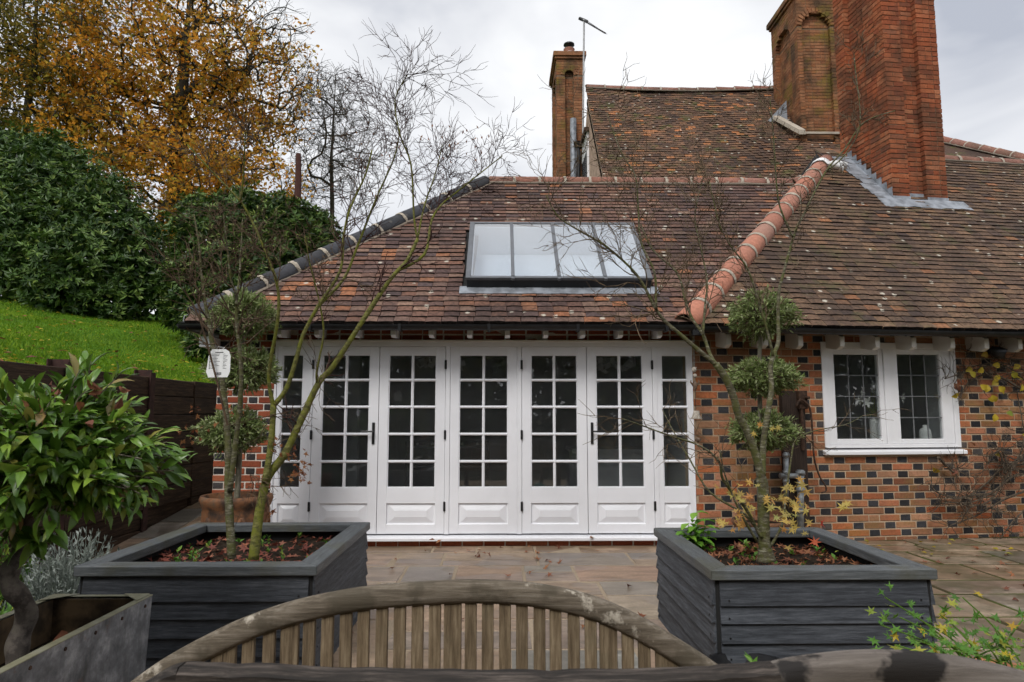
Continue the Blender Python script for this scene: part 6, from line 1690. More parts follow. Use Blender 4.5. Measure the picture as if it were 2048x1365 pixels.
def crown_pts(lobes, n, D0):
    """lobes: (px, py, rx_px, rz_px, dY, ry_m)"""
    out = []; tot = sum(l[2] * l[3] for l in lobes)
    for (x, y, rx, rz, dy, ry) in lobes:
        k = int(n * rx * rz / tot); c = atY(x, y, D0 + dy); d = rand_dirs(k) * (rng.random((k, 1)) ** .36); out.append(c + d * np.array([rx / F_PX * D0, ry, rz / F_PX * D0]))
    return np.concatenate(out)
DB = 26.0
bb = atY(350, 560, DB); gz = ls(bb[0], DB)
trunk = [(bb[0], DB, gz), (bb[0] + .05, DB, gz + 2), atY(352, 400, DB), atY(356, 300, DB), atY(362, 200, DB), atY(372, 90, DB), atY(380, -20, DB), atY(385, -110, DB)]
pts = crown_pts([(340, 120, 240, 250, 0, 4.5), (200, 250, 150, 150, -1, 3.5), (480, 180, 150, 190, 0, 4), (330, 380, 170, 110, -2, 3.5), (480, 380, 130, 100, -1, 3), (540, 120, 90, 160, .5, 3), (430, 30, 160, 150, 0, 4)], 1900, DB)
def ok_b(a):
    # the upper right of the crown is already bare
    rel = (a[0] - bb[0]) * .55 + (a[2] - (gz + 7.5)) * .5
    return random.random() < (0.98 if rel < .8 else (.62 if rel < 2.6 else (.22 if rel < 4 else .06)))
grown_tree('beech_tree', (bb[0], DB, gz), trunk, pts, 'tall beech with orange autumn leaves, bare at its upper right', 'beech_bark', .019, 'beech_leaf', (.17, .12, 8), .55, 4, .009, ok_b, 2.2, .42)
DK = 24.0; kb = atY(40, 560, DK); gk = ls(kb[0], DK)
pts = crown_pts([(20, 80, 170, 230, 0, 4), (120, 40, 130, 170, 1, 4), (-80, 200, 150, 180, 0, 4), (70, 240, 110, 110, .5, 3)], 900, DK)
grown_tree('oak_tree', (kb[0], DK, gk), [(kb[0], DK, gk), (kb[0], DK, gk + 2.5), atY(45, 330, DK), atY(55, 220, DK), atY(70, 90, DK), atY(75, -40, DK)], pts, 'tree with dull olive brown leaves behind the rhododendron, cut by the left edge', 'beech_bark', .011, 'oak_leaf', (.16, .11, 6), .55, 4, .007, None, 2.2, .36)
DN = 30.0; nbp = atY(668, 470, DN); gn = ls(nbp[0], DN)
pts = crown_pts([(668, 270, 95, 150, 0, 2.6), (620, 330, 70, 110, -.5, 2), (710, 330, 60, 110, .3, 2), (670, 190, 70, 70, 0, 2), (640, 200, 50, 80, 0, 2)], 640, DN)
grown_tree('bare_tree', (nbp[0], DN, gn), [(nbp[0], DN, gn), (nbp[0], DN, gn + 1.5), atY(664, 400, DN), atY(662, 320, DN), atY(668, 220, DN), atY(672, 150, DN)], pts, 'slender leafless tree against the sky between the beech and the roof', 'bare_bark', .0105, 'russet_leaf', (.10, .07, 1), .5, 5, .009, lambda a: random.random() < .06, 2.5, .17)
pb_ = atY(596, 412, 22.0); pt_ = atY(597, 308, 22.0)
q = MB(); q.tube([(pb_[0], 22, ls(pb_[0], 22)), tuple((pb_ + pt_) / 2), tuple(pt_)], [.13, .11, .085], 8); tag(q.build('wooden_pole', 'pole_wood'), 'dark red-brown wooden pole rising above the rhododendron', 'pole')

# what the glass doors look out on: a clipped bank of evergreens behind the viewer
hg = thing('evergreen_hedge', (0, -6.2, 0), 'tall dark evergreen hedge facing the garden doors, mirrored in their glass', 'hedge')
n = 46000; P = np.stack([rng.uniform(-16, 24, n), rng.uniform(-7.4, -5.4, n), 5.4 * rng.random(n) ** .85], 1); P[:, 1] -= .5 * np.sin(P[:, 0] * 1.3) + .35 * np.sin(P[:, 2] * 2 + P[:, 0] * .7); P[:, 2] *= 1 + .18 * np.sin(P[:, 0] * .9)
leaves('foliage', 'hedge_leaf', P, rng.normal(size=(n, 3)), rng.normal(size=(n, 3)), .32, .2, hg)
q = MB()
for x in np.arange(-15.5, 24, 1.25): q.tube([(x, -6.5, 0), (x + random.gauss(0, .2), -6.5, 1.6), (x + random.gauss(0, .3), -6.4, 3.6)], [.12, .09, .04], 6)
q.build('stems', 'beech_bark', hg)

# ================================================================== BENCHES
def rail(m, pts, hh, dd, rnd=0.0):
    """rounded rail swept along points that lie in a plane facing the viewer: hh tall, dd deep"""
    k = len(pts); prof = []
    for (a, b) in ((-.5, -.28), (-.32, -.5), (.32, -.5), (.5, -.28), (.5, .28), (.32, .5), (-.32, .5), (-.5, .28)): prof.append((a * hh, b * dd))
    vs = []
    for i in range(k):
        tn = unit(np.array(pts[min(i + 1, k - 1)]) - np.array(pts[max(i - 1, 0)])); nrm = unit(np.cross(tn, (0, 1, 0))) * -1
        if nrm[2] < 0: nrm = -nrm
        for (a, b) in prof: vs.append(np.array(pts[i]) + nrm * a + np.array([0, 1, 0]) * b)
    fs = [(i * 8 + j, i * 8 + (j + 1) % 8, (i + 1) * 8 + (j + 1) % 8, (i + 1) * 8 + j) for i in range(k - 1) for j in range(8)]
    fs += [tuple(range(7, -1, -1)), tuple((k - 1) * 8 + j for j in range(8))]
    m.add(vs, fs, rnd)
BY = 2.22
top = [(215, 1420), (290, 1362), (345, 1325), (420, 1284), (500, 1247), (600, 1214), (720, 1190), (840, 1179), (950, 1175), (1060, 1181), (1170, 1203), (1265, 1242), (1350, 1292), (1430, 1345), (1500, 1405)]
ap = smooth_path([atY(x, y + 8, BY) for x, y in top], 4)
bench = thing('garden_bench', (-.15, BY - .25, 0), 'weathered wooden bench with arched slatted back in front of the planters', 'bench')
m = MB(); rail(m, ap, .068, .048); m.build('top_rail', 'teak_rail', bench, True)
apx = np.array([p[0] for p in ap]); apz = np.array([p[2] for p in ap])
sx = [318, 360, 422, 492, 562, 628, 690, 753, 813, 876, 937, 998, 1057, 1118, 1180, 1238, 1297, 1355, 1415, 1470, 1532, 1590, 1650, 1716, 1772, 1830, 1870]
for i, v in enumerate(sx):
    x = float(atY(250 + v / 1.7067, 1300, BY)[0]); wd = .0275 if i in (4, 13, 22) else .0185; z1_ = float(np.interp(x, apx, apz)) - .012
    q = MB(); q.box(x - wd, x + wd, BY - .009, BY + .009, .43, z1_); q.build('slat', 'teak_z', bench, bevel=0.002)
lx, rx = ap[0][0] + .06, ap[-1][0] - .06
q = MB(); q.box(lx, rx, BY - .022, BY + .022, .36, .43); q.build('lower_rail', 'teak_x', bench, bevel=.004)
for x in (lx - .02, rx + .02):
    q = MB(); q.box(x - .03, x + .03, BY - .03, BY + .03, 0, .40); q.build('leg', 'teak_z', bench, bevel=.004)
    xi = x * .78; q = MB(); q.box(xi - .03, xi + .03, BY - .52, BY - .46, 0, .399); q.build('leg', 'teak_z', bench, bevel=.004)
for k in range(8):
    q = MB(); q.box(lx * .8, rx * .8, BY - .06 - k * .055 - .045, BY - .06 - k * .055, .40, .42); q.build('seat_slat', 'teak_x', bench, bevel=.003)
# nearer seat seen from behind: dark, rough top rail that sags in the middle
NY = 1.36
nb_ = thing('dark_bench', (-.05, NY, 0), 'blackened old bench nearest the camera, its sagging top rail at the bottom edge', 'bench')
tp = smooth_path([atY(x, y + 22, NY) for x, y in ((366, 1333), (500, 1340), (700, 1347), (900, 1351), (1100, 1352), (1300, 1348), (1450, 1341), (1552, 1334))], 5)
tp = [p + np.array([0, 0, random.gauss(0, .0012)]) for p in tp]
m = MB(); rail(m, tp, .05, .06); m.build('top_rail', 'dark_rail', nb_)
m = MB(); rail(m, smooth_path([atY(x, y + 22, NY + .004) for x, y in ((270, 1388), (310, 1362), (345, 1341), (368, 1334))], 3), .05, .056); m.build('top_rail', 'dark_rail', nb_)
xa, xb = float(tp[0][0]), float(tp[-1][0])
for x in (xa - .06, xb - .03):
    q = MB(); q.box(x - .03, x + .03, NY - .03, NY + .03, 0, .83); q.build('leg', 'teak_z', nb_, bevel=.004)
    q = MB(); q.box(x - .03, x + .03, NY + .42, NY + .48, 0, .40); q.build('leg', 'teak_z', nb_, bevel=.004)
for k in range(20):
    x = xa + .03 + (xb - xa - .06) * k / 19; q = MB(); q.box(x - .016, x + .016, NY - .008, NY + .008, .40, .845); q.build('slat', 'teak_z', nb_)
q = MB(); q.box(xa - .03, xb, NY - .02, NY + .02, .34, .40); q.build('lower_rail', 'teak_x', nb_)
for k in range(7): q = MB(); q.box(xa - .05, xb - .03, NY + .03 + k * .06, NY + .08 + k * .06, .401, .42); q.build('seat_slat', 'teak_x', nb_)
ac = thing('garden_armchair', (.78, NY, 0), 'grey wooden chair with rounded top rail and black stains, bottom right corner', 'chair')
AY = 1.43
cp = smooth_path([atY(x, y + 24, AY) for x, y in ((1440, 1378), (1500, 1352), (1560, 1334), (1620, 1323), (1700, 1314), (1780, 1312), (1870, 1318), (1950, 1330), (2048, 1353), (2130, 1385))], 4)
m = MB(); rail(m, cp, .062, .055); m.build('top_rail', 'grey_rail', ac, True)
cx0, cx1 = float(cp[0][0]) + .04, float(cp[-1][0]) - .04
for k in range(9):
    x = cx0 + .03 + (cx1 - cx0 - .06) * k / 8; z1_ = float(np.interp(x, [p[0] for p in cp], [p[2] for p in cp])) - .015; q = MB(); q.box(x - .018, x + .018, AY - .008, AY + .008, .42, z1_); q.build('slat', 'teak_z', ac)
for x in (cx0, cx1):
    q = MB(); q.box(x - .025, x + .025, AY - .025, AY + .025, 0, .84); q.build('leg', 'teak_z', ac)
    q = MB(); q.box(x - .025, x + .025, AY + .42, AY + .47, 0, .40); q.build('leg', 'teak_z', ac)
q = MB(); q.box(cx0, cx1, AY - .02, AY + .02, .36, .42); q.build('lower_rail', 'teak_x', ac)
for k in range(6): q = MB(); q.box(cx0, cx1, AY + .03 + k * .07, AY + .09 + k * .07, .401, .42); q.build('seat_slat', 'teak_x', ac)

# small things between bench and planter
c = atZ(1485, 1322, .18); t = thing('black_tray', (c[0], c[1], 0), 'shallow black plastic tub with seedlings at the foot of the right planter', 'tub')
q = MB(); q.lathe((c[0], c[1] - .12, .0), [(0, .02), (.17, .0), (.21, .17), (.225, .18), (.225, .19), (.205, .19), (.165, .05), (0, .05)], 24); q.build('body', 'black_plastic', t, True)
q = MB(); q.lathe((c[0], c[1] - .12, .13), [(0, .0), (.196, .0)], 20); q.build('soil', 'soil', t)
q = MB(); q.box(c[0] - .25, c[0] - .215, c[1] - .15, c[1] - .11, .14, .20); q.build('clip', 'red_plastic', t)
P = np.array([(c[0] + random.uniform(-.05, .1), c[1] - .12 + random.uniform(-.08, .08), .15 + random.random() * .05) for _ in range(16)]); stuff(leaves('seedling', 'fresh_leaf', P, rng.normal(size=(16, 3)) + [0, 0, .5], np.tile([0, -.3, 1.], (16, 1)), .06, .025, t))
c = np.array([.66, 3.05, 0.0]); t = thing('watering_can', (c[0], c[1], 0), 'teal plastic watering can glimpsed between the bench slats', 'watering can')
q = MB(); q.lathe((c[0], c[1], 0), [(0, 0), (.085, 0), (.09, .02), (.078, .2), (.06, .22), (.055, .22), (.07, .19)], 18); q.build('body', 'teal_plastic', t, True)
q = MB(); q.tube([(c[0] + .07, c[1], .04), (c[0] + .13, c[1], .10), (c[0] + .17, c[1], .18)], [.02, .015, .013], 8); q.build('spout', 'teal_plastic', t, True)
q = MB(); q.tube(smooth_path([(c[0] - .07, c[1], .06), (c[0] - .12, c[1], .13), (c[0] - .07, c[1], .20)], 4), .009, 6); q.build('handle', 'teal_plastic', t, True)

# geranium pot in the lower right corner
gc = np.array([1.72, 2.42, 0.0]); t = thing('terracotta_planter', gc, 'round terracotta pot with straggling cranesbill beside the grey chair', 'plant pot')
q = MB(); q.lathe(gc, [(0, 0), (.17, 0), (.235, .40), (.255, .41), (.26, .47), (.235, .47), (.22, .40)], 30); q.build('body', 'terracotta_plain', t, True)
q = MB(); q.lathe(gc + (0, 0, .42), [(0, 0), (.225, 0)], 20); q.build('soil', 'soil', t)
gt = thing('cranesbill', gc + (0, 0, .42), 'cranesbill with lobed green and yellow leaves spilling from the round pot', 'plant'); m = MB(); P = []
for (x, y, dy) in ((1770, 1195, -.1), (1800, 1235, -.1), (1760, 1250, -.1), (1840, 1240, 0), (1830, 1280, -.15), (1790, 1290, -.15), (1860, 1270, -.1), (1905, 1250, 0), (1925, 1195, 0), (1960, 1275, -.1), (1990, 1260, 0), (1940, 1300, -.1), (2030, 1290, -.05), (2045, 1240, 0), (2040, 1310, -.1), (1770, 1300, -.18), (1820, 1310, -.2), (1900, 1300, -.15), (1745, 1300, -.15), (1880, 1230, .05), (2000, 1310, -.15)):
    e = atY(x, y, 2.42 + dy); s0 = gc + np.array([random.gauss(0, .07), random.gauss(0, .07), .42]); pts = smooth_path([s0, (s0 + e) / 2 + np.array([0, 0, .04]), e], 4); m.tube(pts, [.004 - .0018 * k / (len(pts) - 1) for k in range(len(pts))], 5, cap=False)
    for _ in range(11): P.append(pts[random.randint(3, len(pts) - 1)] + rng.normal(0, .028, 3))
m.build('stems', 'fresh_leaf', gt)
for p in P:
    V_, F_, I_ = star_leaves(np.zeros((1, 3)), np.array([[0, -.5, 1.]]) + rng.normal(0, .4, (1, 3)), random.uniform(.028, .052), rng.random(1) * 6, 6); link('leaf', np_mesh('leaf', V_, F_, 'fresh_leaf' if random.random() < .91 else 'yellow_leaf'), gt, TM(*p))
# nettle in the corner of the right planter
nc = atZ(1395, 1100, .50); nt = thing('nettle', nc, 'bright green nettle in the corner of the right planter', 'plant'); m = MB()
LPs = []
for (dx, h_) in ((0, .24), (.045, .19), (-.05, .17), (.075, .14), (-.015, .15), (-.075, .12)):
    top_ = np.array(nc) + (dx * 1.2, random.gauss(0, .02), h_); m.tube([np.array(nc) + (dx * .5, 0, -.02), top_], [.004, .002], 5)
    for k in range(5):
        for a in (0, math.pi):
            LPs.append((np.array(nc) + (dx * (.5 + .14 * k), 0, -.02) + (np.array([0, 0, h_ + .02]) * (k + 1) / 5), a + k * 1.57 + random.random()))
m.build('stems', 'fresh_leaf', nt)
V_, F_, I_ = leaf_cards(np.zeros((1, 3)), np.array([[1.0, 0, -.25]]), np.array([[0, 0, 1.0]]), .085, .052, .18, True); nm = np_mesh('leaf', V_, F_, 'nettle_leaf', None, False)
for p, a in LPs: link('leaf', nm, nt, TM(*p) @ Matrix.Rotation(a, 4, 'Z') @ Matrix.Rotation(random.gauss(0, .2), 4, 'Y'))

# ================================================================== FIXTURES ON THE OLD WALL
def OW(u, z, d): return np.array(frO @ Vector((u, z, d)))
def owp(x, y, d): return onP(x, y, Wc + no * d, no)
pm_ = thing('hand_pump', OW(uz(1600, 900)[0], 0, .12), 'old hand pump with curved iron handle on a dark timber backboard', 'pump')
u0, _ = uz(1566, 900, .05); u1, _ = uz(1612, 900, .05); zt_ = uz(1600, 782, .05)[1]
q = MB(); q.X = frO; q.box(u0, u1, 0.0, zt_, .008, .07); q.build('backboard', 'pump_wood', pm_, bevel=.004)
q = MB(); hp = [owp(x, y, .16) for x, y in ((1592, 815), (1600, 800), (1612, 806), (1620, 818), (1624, 850), (1626, 890), (1630, 925), (1640, 955), (1650, 970), (1652, 982), (1643, 986))]
q.tube(smooth_path(hp, 3), [.013 - .005 * i / 30 for i in range(31)], 8); q.build('handle', 'rust_iron', pm_, True)
q = MB(); q.X = frO; uq, zq = uz(1606, 800, .12); q.box(uq - .05, uq + .05, zq - .10, zq + .10, .07, .13); q.tube([(uq + .03, zq + .02, .12), (uq + .03, zq + .02, .19)], .018, 10); q.box(uq - .03, uq - .0, zq - .55, zq - .10, .08, .12); q.build('bracket', 'rust_iron', pm_, bevel=.004)
q = MB()
for (xc, yt, yb_, rr_) in ((1572, 905, 1000, .028), (1601, 940, 1085, .036)):
    a = owp(xc, yt, .13); b = owp(xc, yb_, .13); q.tube([a, b], rr_, 12)
    for yy in (yt + 6, (yt + yb_) / 2 + 10, yt + 40): c_ = owp(xc, yy, .13); q.tube([c_ - (0, 0, .018), c_ + (0, 0, .018)], rr_ * 1.35, 12)
a = owp(1560, 952, .13); b = owp(1606, 952, .13); q.tube([a, b], .03, 10); q.build('pipe', 'galvanised', pm_, True)

wc_ = thing('wind_chime', owp(1391, 800, .12), 'hanging chime of chain, figures and small bell beside the doors', 'wind chime')
q = MB(); k = 0
for yy in np.arange(662, 735, 4.2):
    p = owp(1388, yy, .2); a = (0.004, 0) if k % 2 else (0, .004); k += 1; q.tube([p + (a[0], a[1], .008), p + (-a[0], -a[1], .008), p + (-a[0], -a[1], -.010), p + (a[0], a[1], -.010), p + (a[0], a[1], .008)], .0018, 4)
q.build('chain', 'galvanised', wc_)
q = MB()
for (x, y, r_m) in ((1388, 740, .028), (1390, 752, .022)):
    p = owp(x, y, .2); q.lathe(p, [(0, -r_m * 1.2), (r_m * .8, -r_m * .7), (r_m, 0), (r_m * .7, r_m * .8), (0, r_m * 1.1)], 10)
for s in (-1, 1): p = owp(1388 + s * 4, 736, .2); q.lathe(p, [(0, -.008), (.010, 0), (0, .012)], 8)
q.build('owl_figure', 'bell_clay', wc_, True)
q = MB(); p = owp(1390, 772, .2); q.lathe(p, [(0, -.07), (.02, -.03), (.028, .02), (.012, .05), (0, .06)], 8)
for s in (-1, 1): q.tube([p + (s * .015, 0, 0), p + (s * .045, 0, .04), p + (s * .04, 0, .06)], [.012, .009, .004], 6)
q.build('bird_figure', 'chime_brown', wc_, True)
q = MB(); q.tube([owp(1391, 785, .2), owp(1392, 870, .2)], .0035, 5); q.build('cord', 'rust_iron', wc_)
q = MB(); p = owp(1393, 838, .2); q.lathe(p, [(0, .085), (.03, .085), (.034, .06), (.045, .02), (.066, -.002), (.062, -.004), (.04, .02), (.03, .05)], 20, wob=.03); q.build('bell', 'bell_clay', wc_, True)
q = MB(); p = owp(1396, 880, .2); q.lathe(p, [(0, -.03), (.03, -.012), (.032, .012), (0, .03)], 10); q.build('weight', 'chime_brown', wc_, True)

c = owp(1990, 705, .16); sl_ = thing('security_light', c, 'black outdoor lamp under the eave above the climbing shrub', 'lamp')
q = MB(); q.tube([c + no * -.15, c + no * .02], .02, 8); q.build('bracket', 'black_iron', sl_)
q = MB(); q.tube([c + no * 0 + (-.05, 0, .03), c + (.02, 0, 0) + no * .03, c + (.06, 0, -.03) + no * .06], [.045, .06, .065], 14); q.build('head', 'black_plastic', sl_, True)

# climbing shrub
cv = thing('climbing_shrub', OW(uz(2040, 1090)[0], 0, .06), 'tangled bare climber with some yellow leaves on the old wall', 'climber')
m = MB(); vt = []
vines = [[(2070, 1090), (2060, 960), (2048, 860), (2040, 800), (2030, 745)], [(2060, 770), (2000, 735), (1950, 738), (1900, 752), (1888, 760)], [(2060, 740), (2010, 722), (1965, 728), (1925, 742), (1905, 775)], [(2060, 790), (2020, 765), (1980, 745), (1940, 760), (1915, 800)],
         [(2070, 960), (2030, 955), (1990, 985), (1940, 1005), (1895, 1003), (1880, 1012)], [(2060, 900), (2020, 940), (1980, 1000), (1940, 1020), (1920, 1045)], [(2060, 930), (2010, 935), (1975, 965), (1930, 995), (1880, 990)], [(2010, 950), (1995, 900), (1975, 925)], [(2020, 948), (2000, 900), (1993, 895)], [(2055, 980), (2010, 1000), (1960, 1030), (1900, 1050)], [(1990, 990), (1950, 985), (1910, 1005), (1870, 985), (1860, 960)], [(2050, 720), (2000, 715), (1960, 700), (1930, 705)], [(2060, 1010), (2020, 1050), (2000, 1090)],[(2055, 850), (2040, 900), (2015, 940)], [(1880, 920), (1905, 950), (1915, 935)]]
for v in vines:
    d0 = random.uniform(.02, .09); pts = smooth_path([owp(x + random.gauss(0, 3), y + random.gauss(0, 3), d0 + random.uniform(0, .07)) for x, y in v], 4); r0 = random.uniform(.009, .018); m.tube(pts, [r0 * (1 - .65 * i / (len(pts) - 1)) for i in range(len(pts))], 5)
    for _ in range(20):
        i = random.randint(2, len(pts) - 1); twig(m, pts[i], unit(rng.normal(size=3) * [1, .35, 1] + no * .25), 0.17, .0045, 1, vt, .1, .7, 2)
m.build('stems', 'vine_bark', cv)
V_, F_, I_ = leaf_cards(np.zeros((1, 3)), np.array([[1.0, 0, 0]]), np.array([[0, 0, 1.0]]), .092, .075, .2, True); ym = np_mesh('leaf', V_, F_, 'yellow_leaf', None, True)
for (x, y) in ((1957, 700), (1931, 744), (1955, 745), (1950, 756), (1985, 730), (1998, 750), (1996, 762), (1975, 770), (1984, 790), (1991, 797), (2008, 790), (2012, 826), (1990, 828), (1997, 773), (1917, 787), (2025, 742), (2040, 730), (1988, 908), (2044, 870), (1880, 945), (1962, 712), (2044, 768), (2030, 755), (1960, 770)):
    q_ = owp(x, y, random.uniform(.06, .14)); link('leaf', ym, cv, TM(*q_) @ Matrix.Rotation(random.uniform(0, 6.28), 4, 'Y') @ Matrix.Rotation(R(90) + random.gauss(0, .5), 4, 'X'))
for (x, y) in ((1915, 780), (1912, 770), (1909, 920), (1905, 950), (1882, 935), (1950, 893)):
    q_ = owp(x, y, .08); link('withered_leaf', np_mesh('withered_leaf', V_ * .9, F_, 'dead_leaf'), cv, TM(*q_) @ Matrix.Rotation(random.uniform(0, 6.28), 4, 'Y') @ Matrix.Rotation(R(90) + random.gauss(0, .6), 4, 'X'))

# aerial
a0 = atY(1166, 215, 16.9); a1 = atY(1168, 38, 16.9); a2 = atY(1211, 67, 16.0)
ae = thing('tv_aerial', a0, 'thin television aerial on a mast beside the small chimney', 'aerial')
q = MB(); q.tube([tuple(a0 + (0, .1, -1.0)), tuple(a1)], .026, 6); q.build('mast', 'aerial_metal', ae)
q = MB(); q.tube([tuple(a1 + (-.06, .1, .05)), tuple(a2)], .02, 5); q.tube([tuple(a1 + (-.1, .15, .1)), tuple(a1 + (.08, .0, -.08))], .045, 6); q.build('boom', 'black_iron', ae)
q = MB(); d = unit(a2 - a1); s = unit(np.cross(d, (0, .3, 1)))
for k in range(12): p = a1 + (a2 - a1) * (k + 1) / 12.5; q.tube([p - s * .09, p + s * .09], .006, 4)
q.build('elements', 'aerial_metal', ae)
q = MB(); q.tube([(a0[0] - .05, a0[1], a0[2] - .9), (a0[0] + .05, a0[1] - .3, a0[2] - .95), (a0[0] + .05, a0[1], a0[2] - 1.1)], .02, 5); q.build('bracket', 'black_iron', ae)

# white strip of cloth tied round the head of the hip
cl = HB - dH * .28; cs = unit(np.cross(dH, hup)); m = MB(); vs = []
for i in range(2):
    for j in range(15):
        an = R(-100 + 200 * j / 14); q_ = .145 + random.uniform(-.004, .008); vs.append(cl + dH * (i * .13 + .012 * math.sin(j)) + (cs * math.sin(an) + hup * math.cos(an)) * q_)
m.add(vs, [(j, j + 1, 15 + j + 1, 15 + j) for j in range(14)])
for k, (dx, dy) in enumerate(((.26, -.02), (.20, -.08))):
    s0 = cl + hup * .12 + np.array([.06, -.08, -.06]); e = s0 + np.array([dx, -.06, dy - .04]); w_ = np.array([.0, -.03, .06]); mid = (s0 + e) / 2 + np.array([0, 0, .04])
    m.add([s0 - w_ * .5, s0 + w_ * .5, mid + w_ * .7, mid - w_ * .7, e + w_ * .8, e - w_ * .6], [(0, 1, 2, 3), (3, 2, 4, 5)])
o = m.build('cloth_strip', 'white_cloth', None, True); tag(o, 'white cloth strip tied round the top of the terracotta hip', 'cloth'); sm_ = o.modifiers.new('thickness', 'SOLIDIFY'); sm_.thickness = .006

# ================================================================== SEEN THROUGH THE GLASS
p0 = OW(uz(1750, 850, -.25)[0], wz0 + .07, -.25); vz = thing('flower_vase', p0, 'tall white vase of white lilies behind the left casement', 'vase')
q = MB(); q.lathe(p0, [(0, 0), (.055, 0), (.058, .05), (.060, .25), (.056, .30), (.05, .30), (.05, .1)], 20); q.build('body', 'ceramic', vz, True)
m = MB(); fl = MB()
for (x, y) in ((1715, 798), (1742, 785), (1756, 800), (1748, 775), (1720, 785), (1765, 812), (1800, 796), (1735, 805)):
    e = owp(x, y, -.22 + random.uniform(-.06, .05)); m.tube([p0 + (0, 0, .28), (p0 + (0, 0, .3) + e) / 2 + (0, 0, .03), e], .004, 5)
    ax = unit(np.array([random.gauss(0, .6), -1, random.gauss(.1, .4)])); s = unit(np.cross(ax, (0, 0, 1))); w2 = np.cross(s, ax)
    for k in range(6):
        a = k * 1.047 + random.random() * .3; d = s * math.cos(a) + w2 * math.sin(a); V_, F_, I_ = leaf_cards(np.array([e]), np.array([d + ax * .55]), np.array([ax - d * .3]), .085, .03, .15, True); fl.add(V_, [tuple(f) for f in F_])
m.build('stems', 'fresh_leaf', vz); fl.build('lily_petals', 'petal', vz, True)
V_ = [p0 + rng.normal(0, .05, 3) + (0, 0, .36) for _ in range(10)]; leaves('foliage', 'rhodo_leaf', np.array(V_), rng.normal(size=(10, 3)) + [0, 0, .6], rand_dirs(10), .11, .035, vz)
p1 = OW(uz(1851, 870, -.22)[0], wz0 + .07, -.22); q = MB(); q.lathe(p1, [(0, 0), (.062, 0), (.066, .02), (.066, .14), (.055, .175), (.025, .195), (.025, .225), (.02, .225)], 20); tag(q.build('ceramic_bottle', 'ceramic', None, True), 'small white ceramic bottle on the sill behind the right casement', 'bottle')
# island, range cooker, pendant
isl = thing('kitchen_island', (1.55, 9.0, .05), 'white marble kitchen island seen through the right-hand doors', 'kitchen island')
q = MB(); q.box(.95, 2.1, 8.75, 9.6, .05, .90); q.build('base', 'marble', isl, bevel=.004); q = MB(); q.box(.90, 2.12, 8.70, 9.65, .90, .95); q.build('worktop', 'marble', isl, bevel=.004)
ck = thing('range_cooker', (-.95, 11.9, .05), 'black range cooker with steel rails at the back of the garden room', 'cooker')
q = MB(); q.box(-1.6, -.2, 11.6, 12.2, .05, .95); q.build('body', 'cooker_enamel', ck, bevel=.006)
for z in (.52, .85):
    for x in (-1.5, -.85): q = MB(); q.tube([(x, 11.56, z), (x + .55, 11.56, z)], .012, 8); q.build('rail', 'steel', ck)
for k in range(5): q = MB(); q.tube([(-1.4 + k * .25, 11.6, .90), (-1.4 + k * .25, 11.56, .90)], .022, 10); q.build('knob', 'steel', ck)
wc2 = thing('white_column', (-2.05, 9.6, .05), 'white painted post seen through the left folding door', 'post')
q = MB(); q.box(-2.12, -1.98, 9.55, 9.69, .05, 2.38); q.build('shaft', 'room_white', wc2); q = MB(); q.box(-2.16, -1.94, 9.51, 9.73, .05, .25); q.build('plinth', 'room_white', wc2)
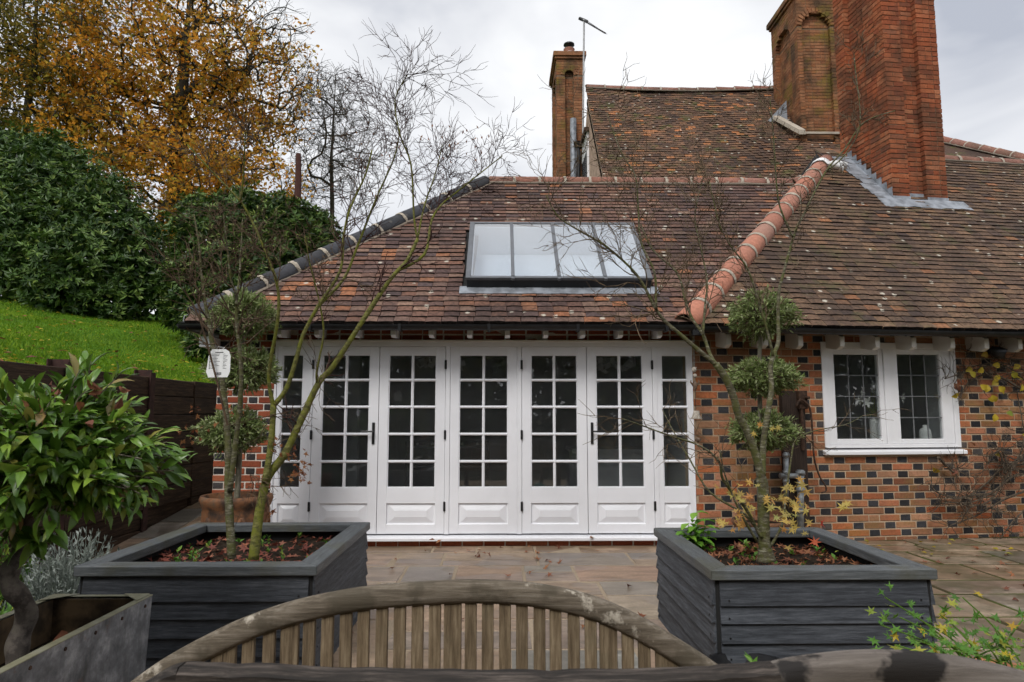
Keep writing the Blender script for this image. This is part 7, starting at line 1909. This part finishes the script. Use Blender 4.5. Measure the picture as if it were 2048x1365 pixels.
def pendant(cx, cy, n_, label, seed):
    r = random.Random(seed); t = thing('shell_pendant', (cx, cy, 2.05), label, 'pendant light', 'shell pendant lights')
    q = MB(); q.tube([(cx, cy, 2.1), (cx, cy, 2.4)], .006, 6); q.lathe((cx, cy, 2.05), [(.24, .1), (.25, .1), (.25, .12), (.24, .12)], 20); q.build('frame', 'steel', t)
    q = MB()
    for k in range(n_):
        a = r.uniform(0, 6.28); rr_ = r.uniform(.12, .30); z = 2.12 - r.uniform(0, .18) * (1.1 - rr_ * 2); c_ = np.array([cx + rr_ * math.cos(a), cy + rr_ * math.sin(a), z]); s = .042; d = unit(rng.normal(size=3)); e = unit(np.cross(d, rng.normal(size=3))); f = np.cross(d, e)
        q.add([c_ - e * s - f * s * .8, c_ + e * s - f * s, c_ + e * s * .9 + f * s, c_ - e * s + f * s * .9, c_ - e * s - f * s * .8 + d * .004, c_ + e * s - f * s + d * .004, c_ + e * s * .9 + f * s + d * .004, c_ - e * s + f * s * .9 + d * .004], MB.BF)
    q.build('shell_discs', 'shell_glass', t)
p = atY(885, 712, 9.2); pendant(float(p[0]), 9.2, 46, 'white shell pendant lamp near the middle of the garden room', 1)
p = atY(1225, 712, 9.2); pendant(float(p[0]), 9.2, 46, 'white shell pendant lamp above the marble island', 2)

# leaves on the paving
n = 120; x = np.concatenate([rng.uniform(-1.0, 1.05, 60), rng.uniform(2.25, 5.2, 60)]); y = np.concatenate([rng.uniform(4.2, 7.35, 60), rng.uniform(5.0, 7.6, 60)])
P = np.stack([x, y, np.full(n, .022)], 1); N = np.tile([0, 0, 1.], (n, 1)) + rng.normal(0, .3, (n, 3))
stuff(star_obj('fallen_leaves', 'dead_leaf', P, N, .04 + .06 * rng.random(n)), 'brown leaves scattered over the sandstone paving', 'leaves')
n = 40; x = rng.uniform(2.3, 5.4, n); y = rng.uniform(6.6, 7.7, n); P = np.stack([x, y, np.full(n, .024)], 1); N = np.tile([0, 0, 1.], (n, 1)) + rng.normal(0, .3, (n, 3))
stuff(leaves('fallen_leaves', 'yellow_leaf', P, rng.normal(size=(n, 3)) * [1, 1, .1], N, .04 + .05 * rng.random(n), .04), 'yellow leaves along the foot of the old wall', 'leaves')
P = np.array([atZ(x, y, .10) for x, y in ((1046, 1071), (870, 1080), (1175, 1071), (1224, 1069), (1187, 1075), (883, 1080))]); stuff(leaves('fallen_leaves', 'dead_leaf', P, rng.normal(size=(6, 3)) * [1, .4, .1], np.tile([0, -.4, 1.], (6, 1)), .07, .04), 'dead leaves caught on the white door sill', 'leaves')
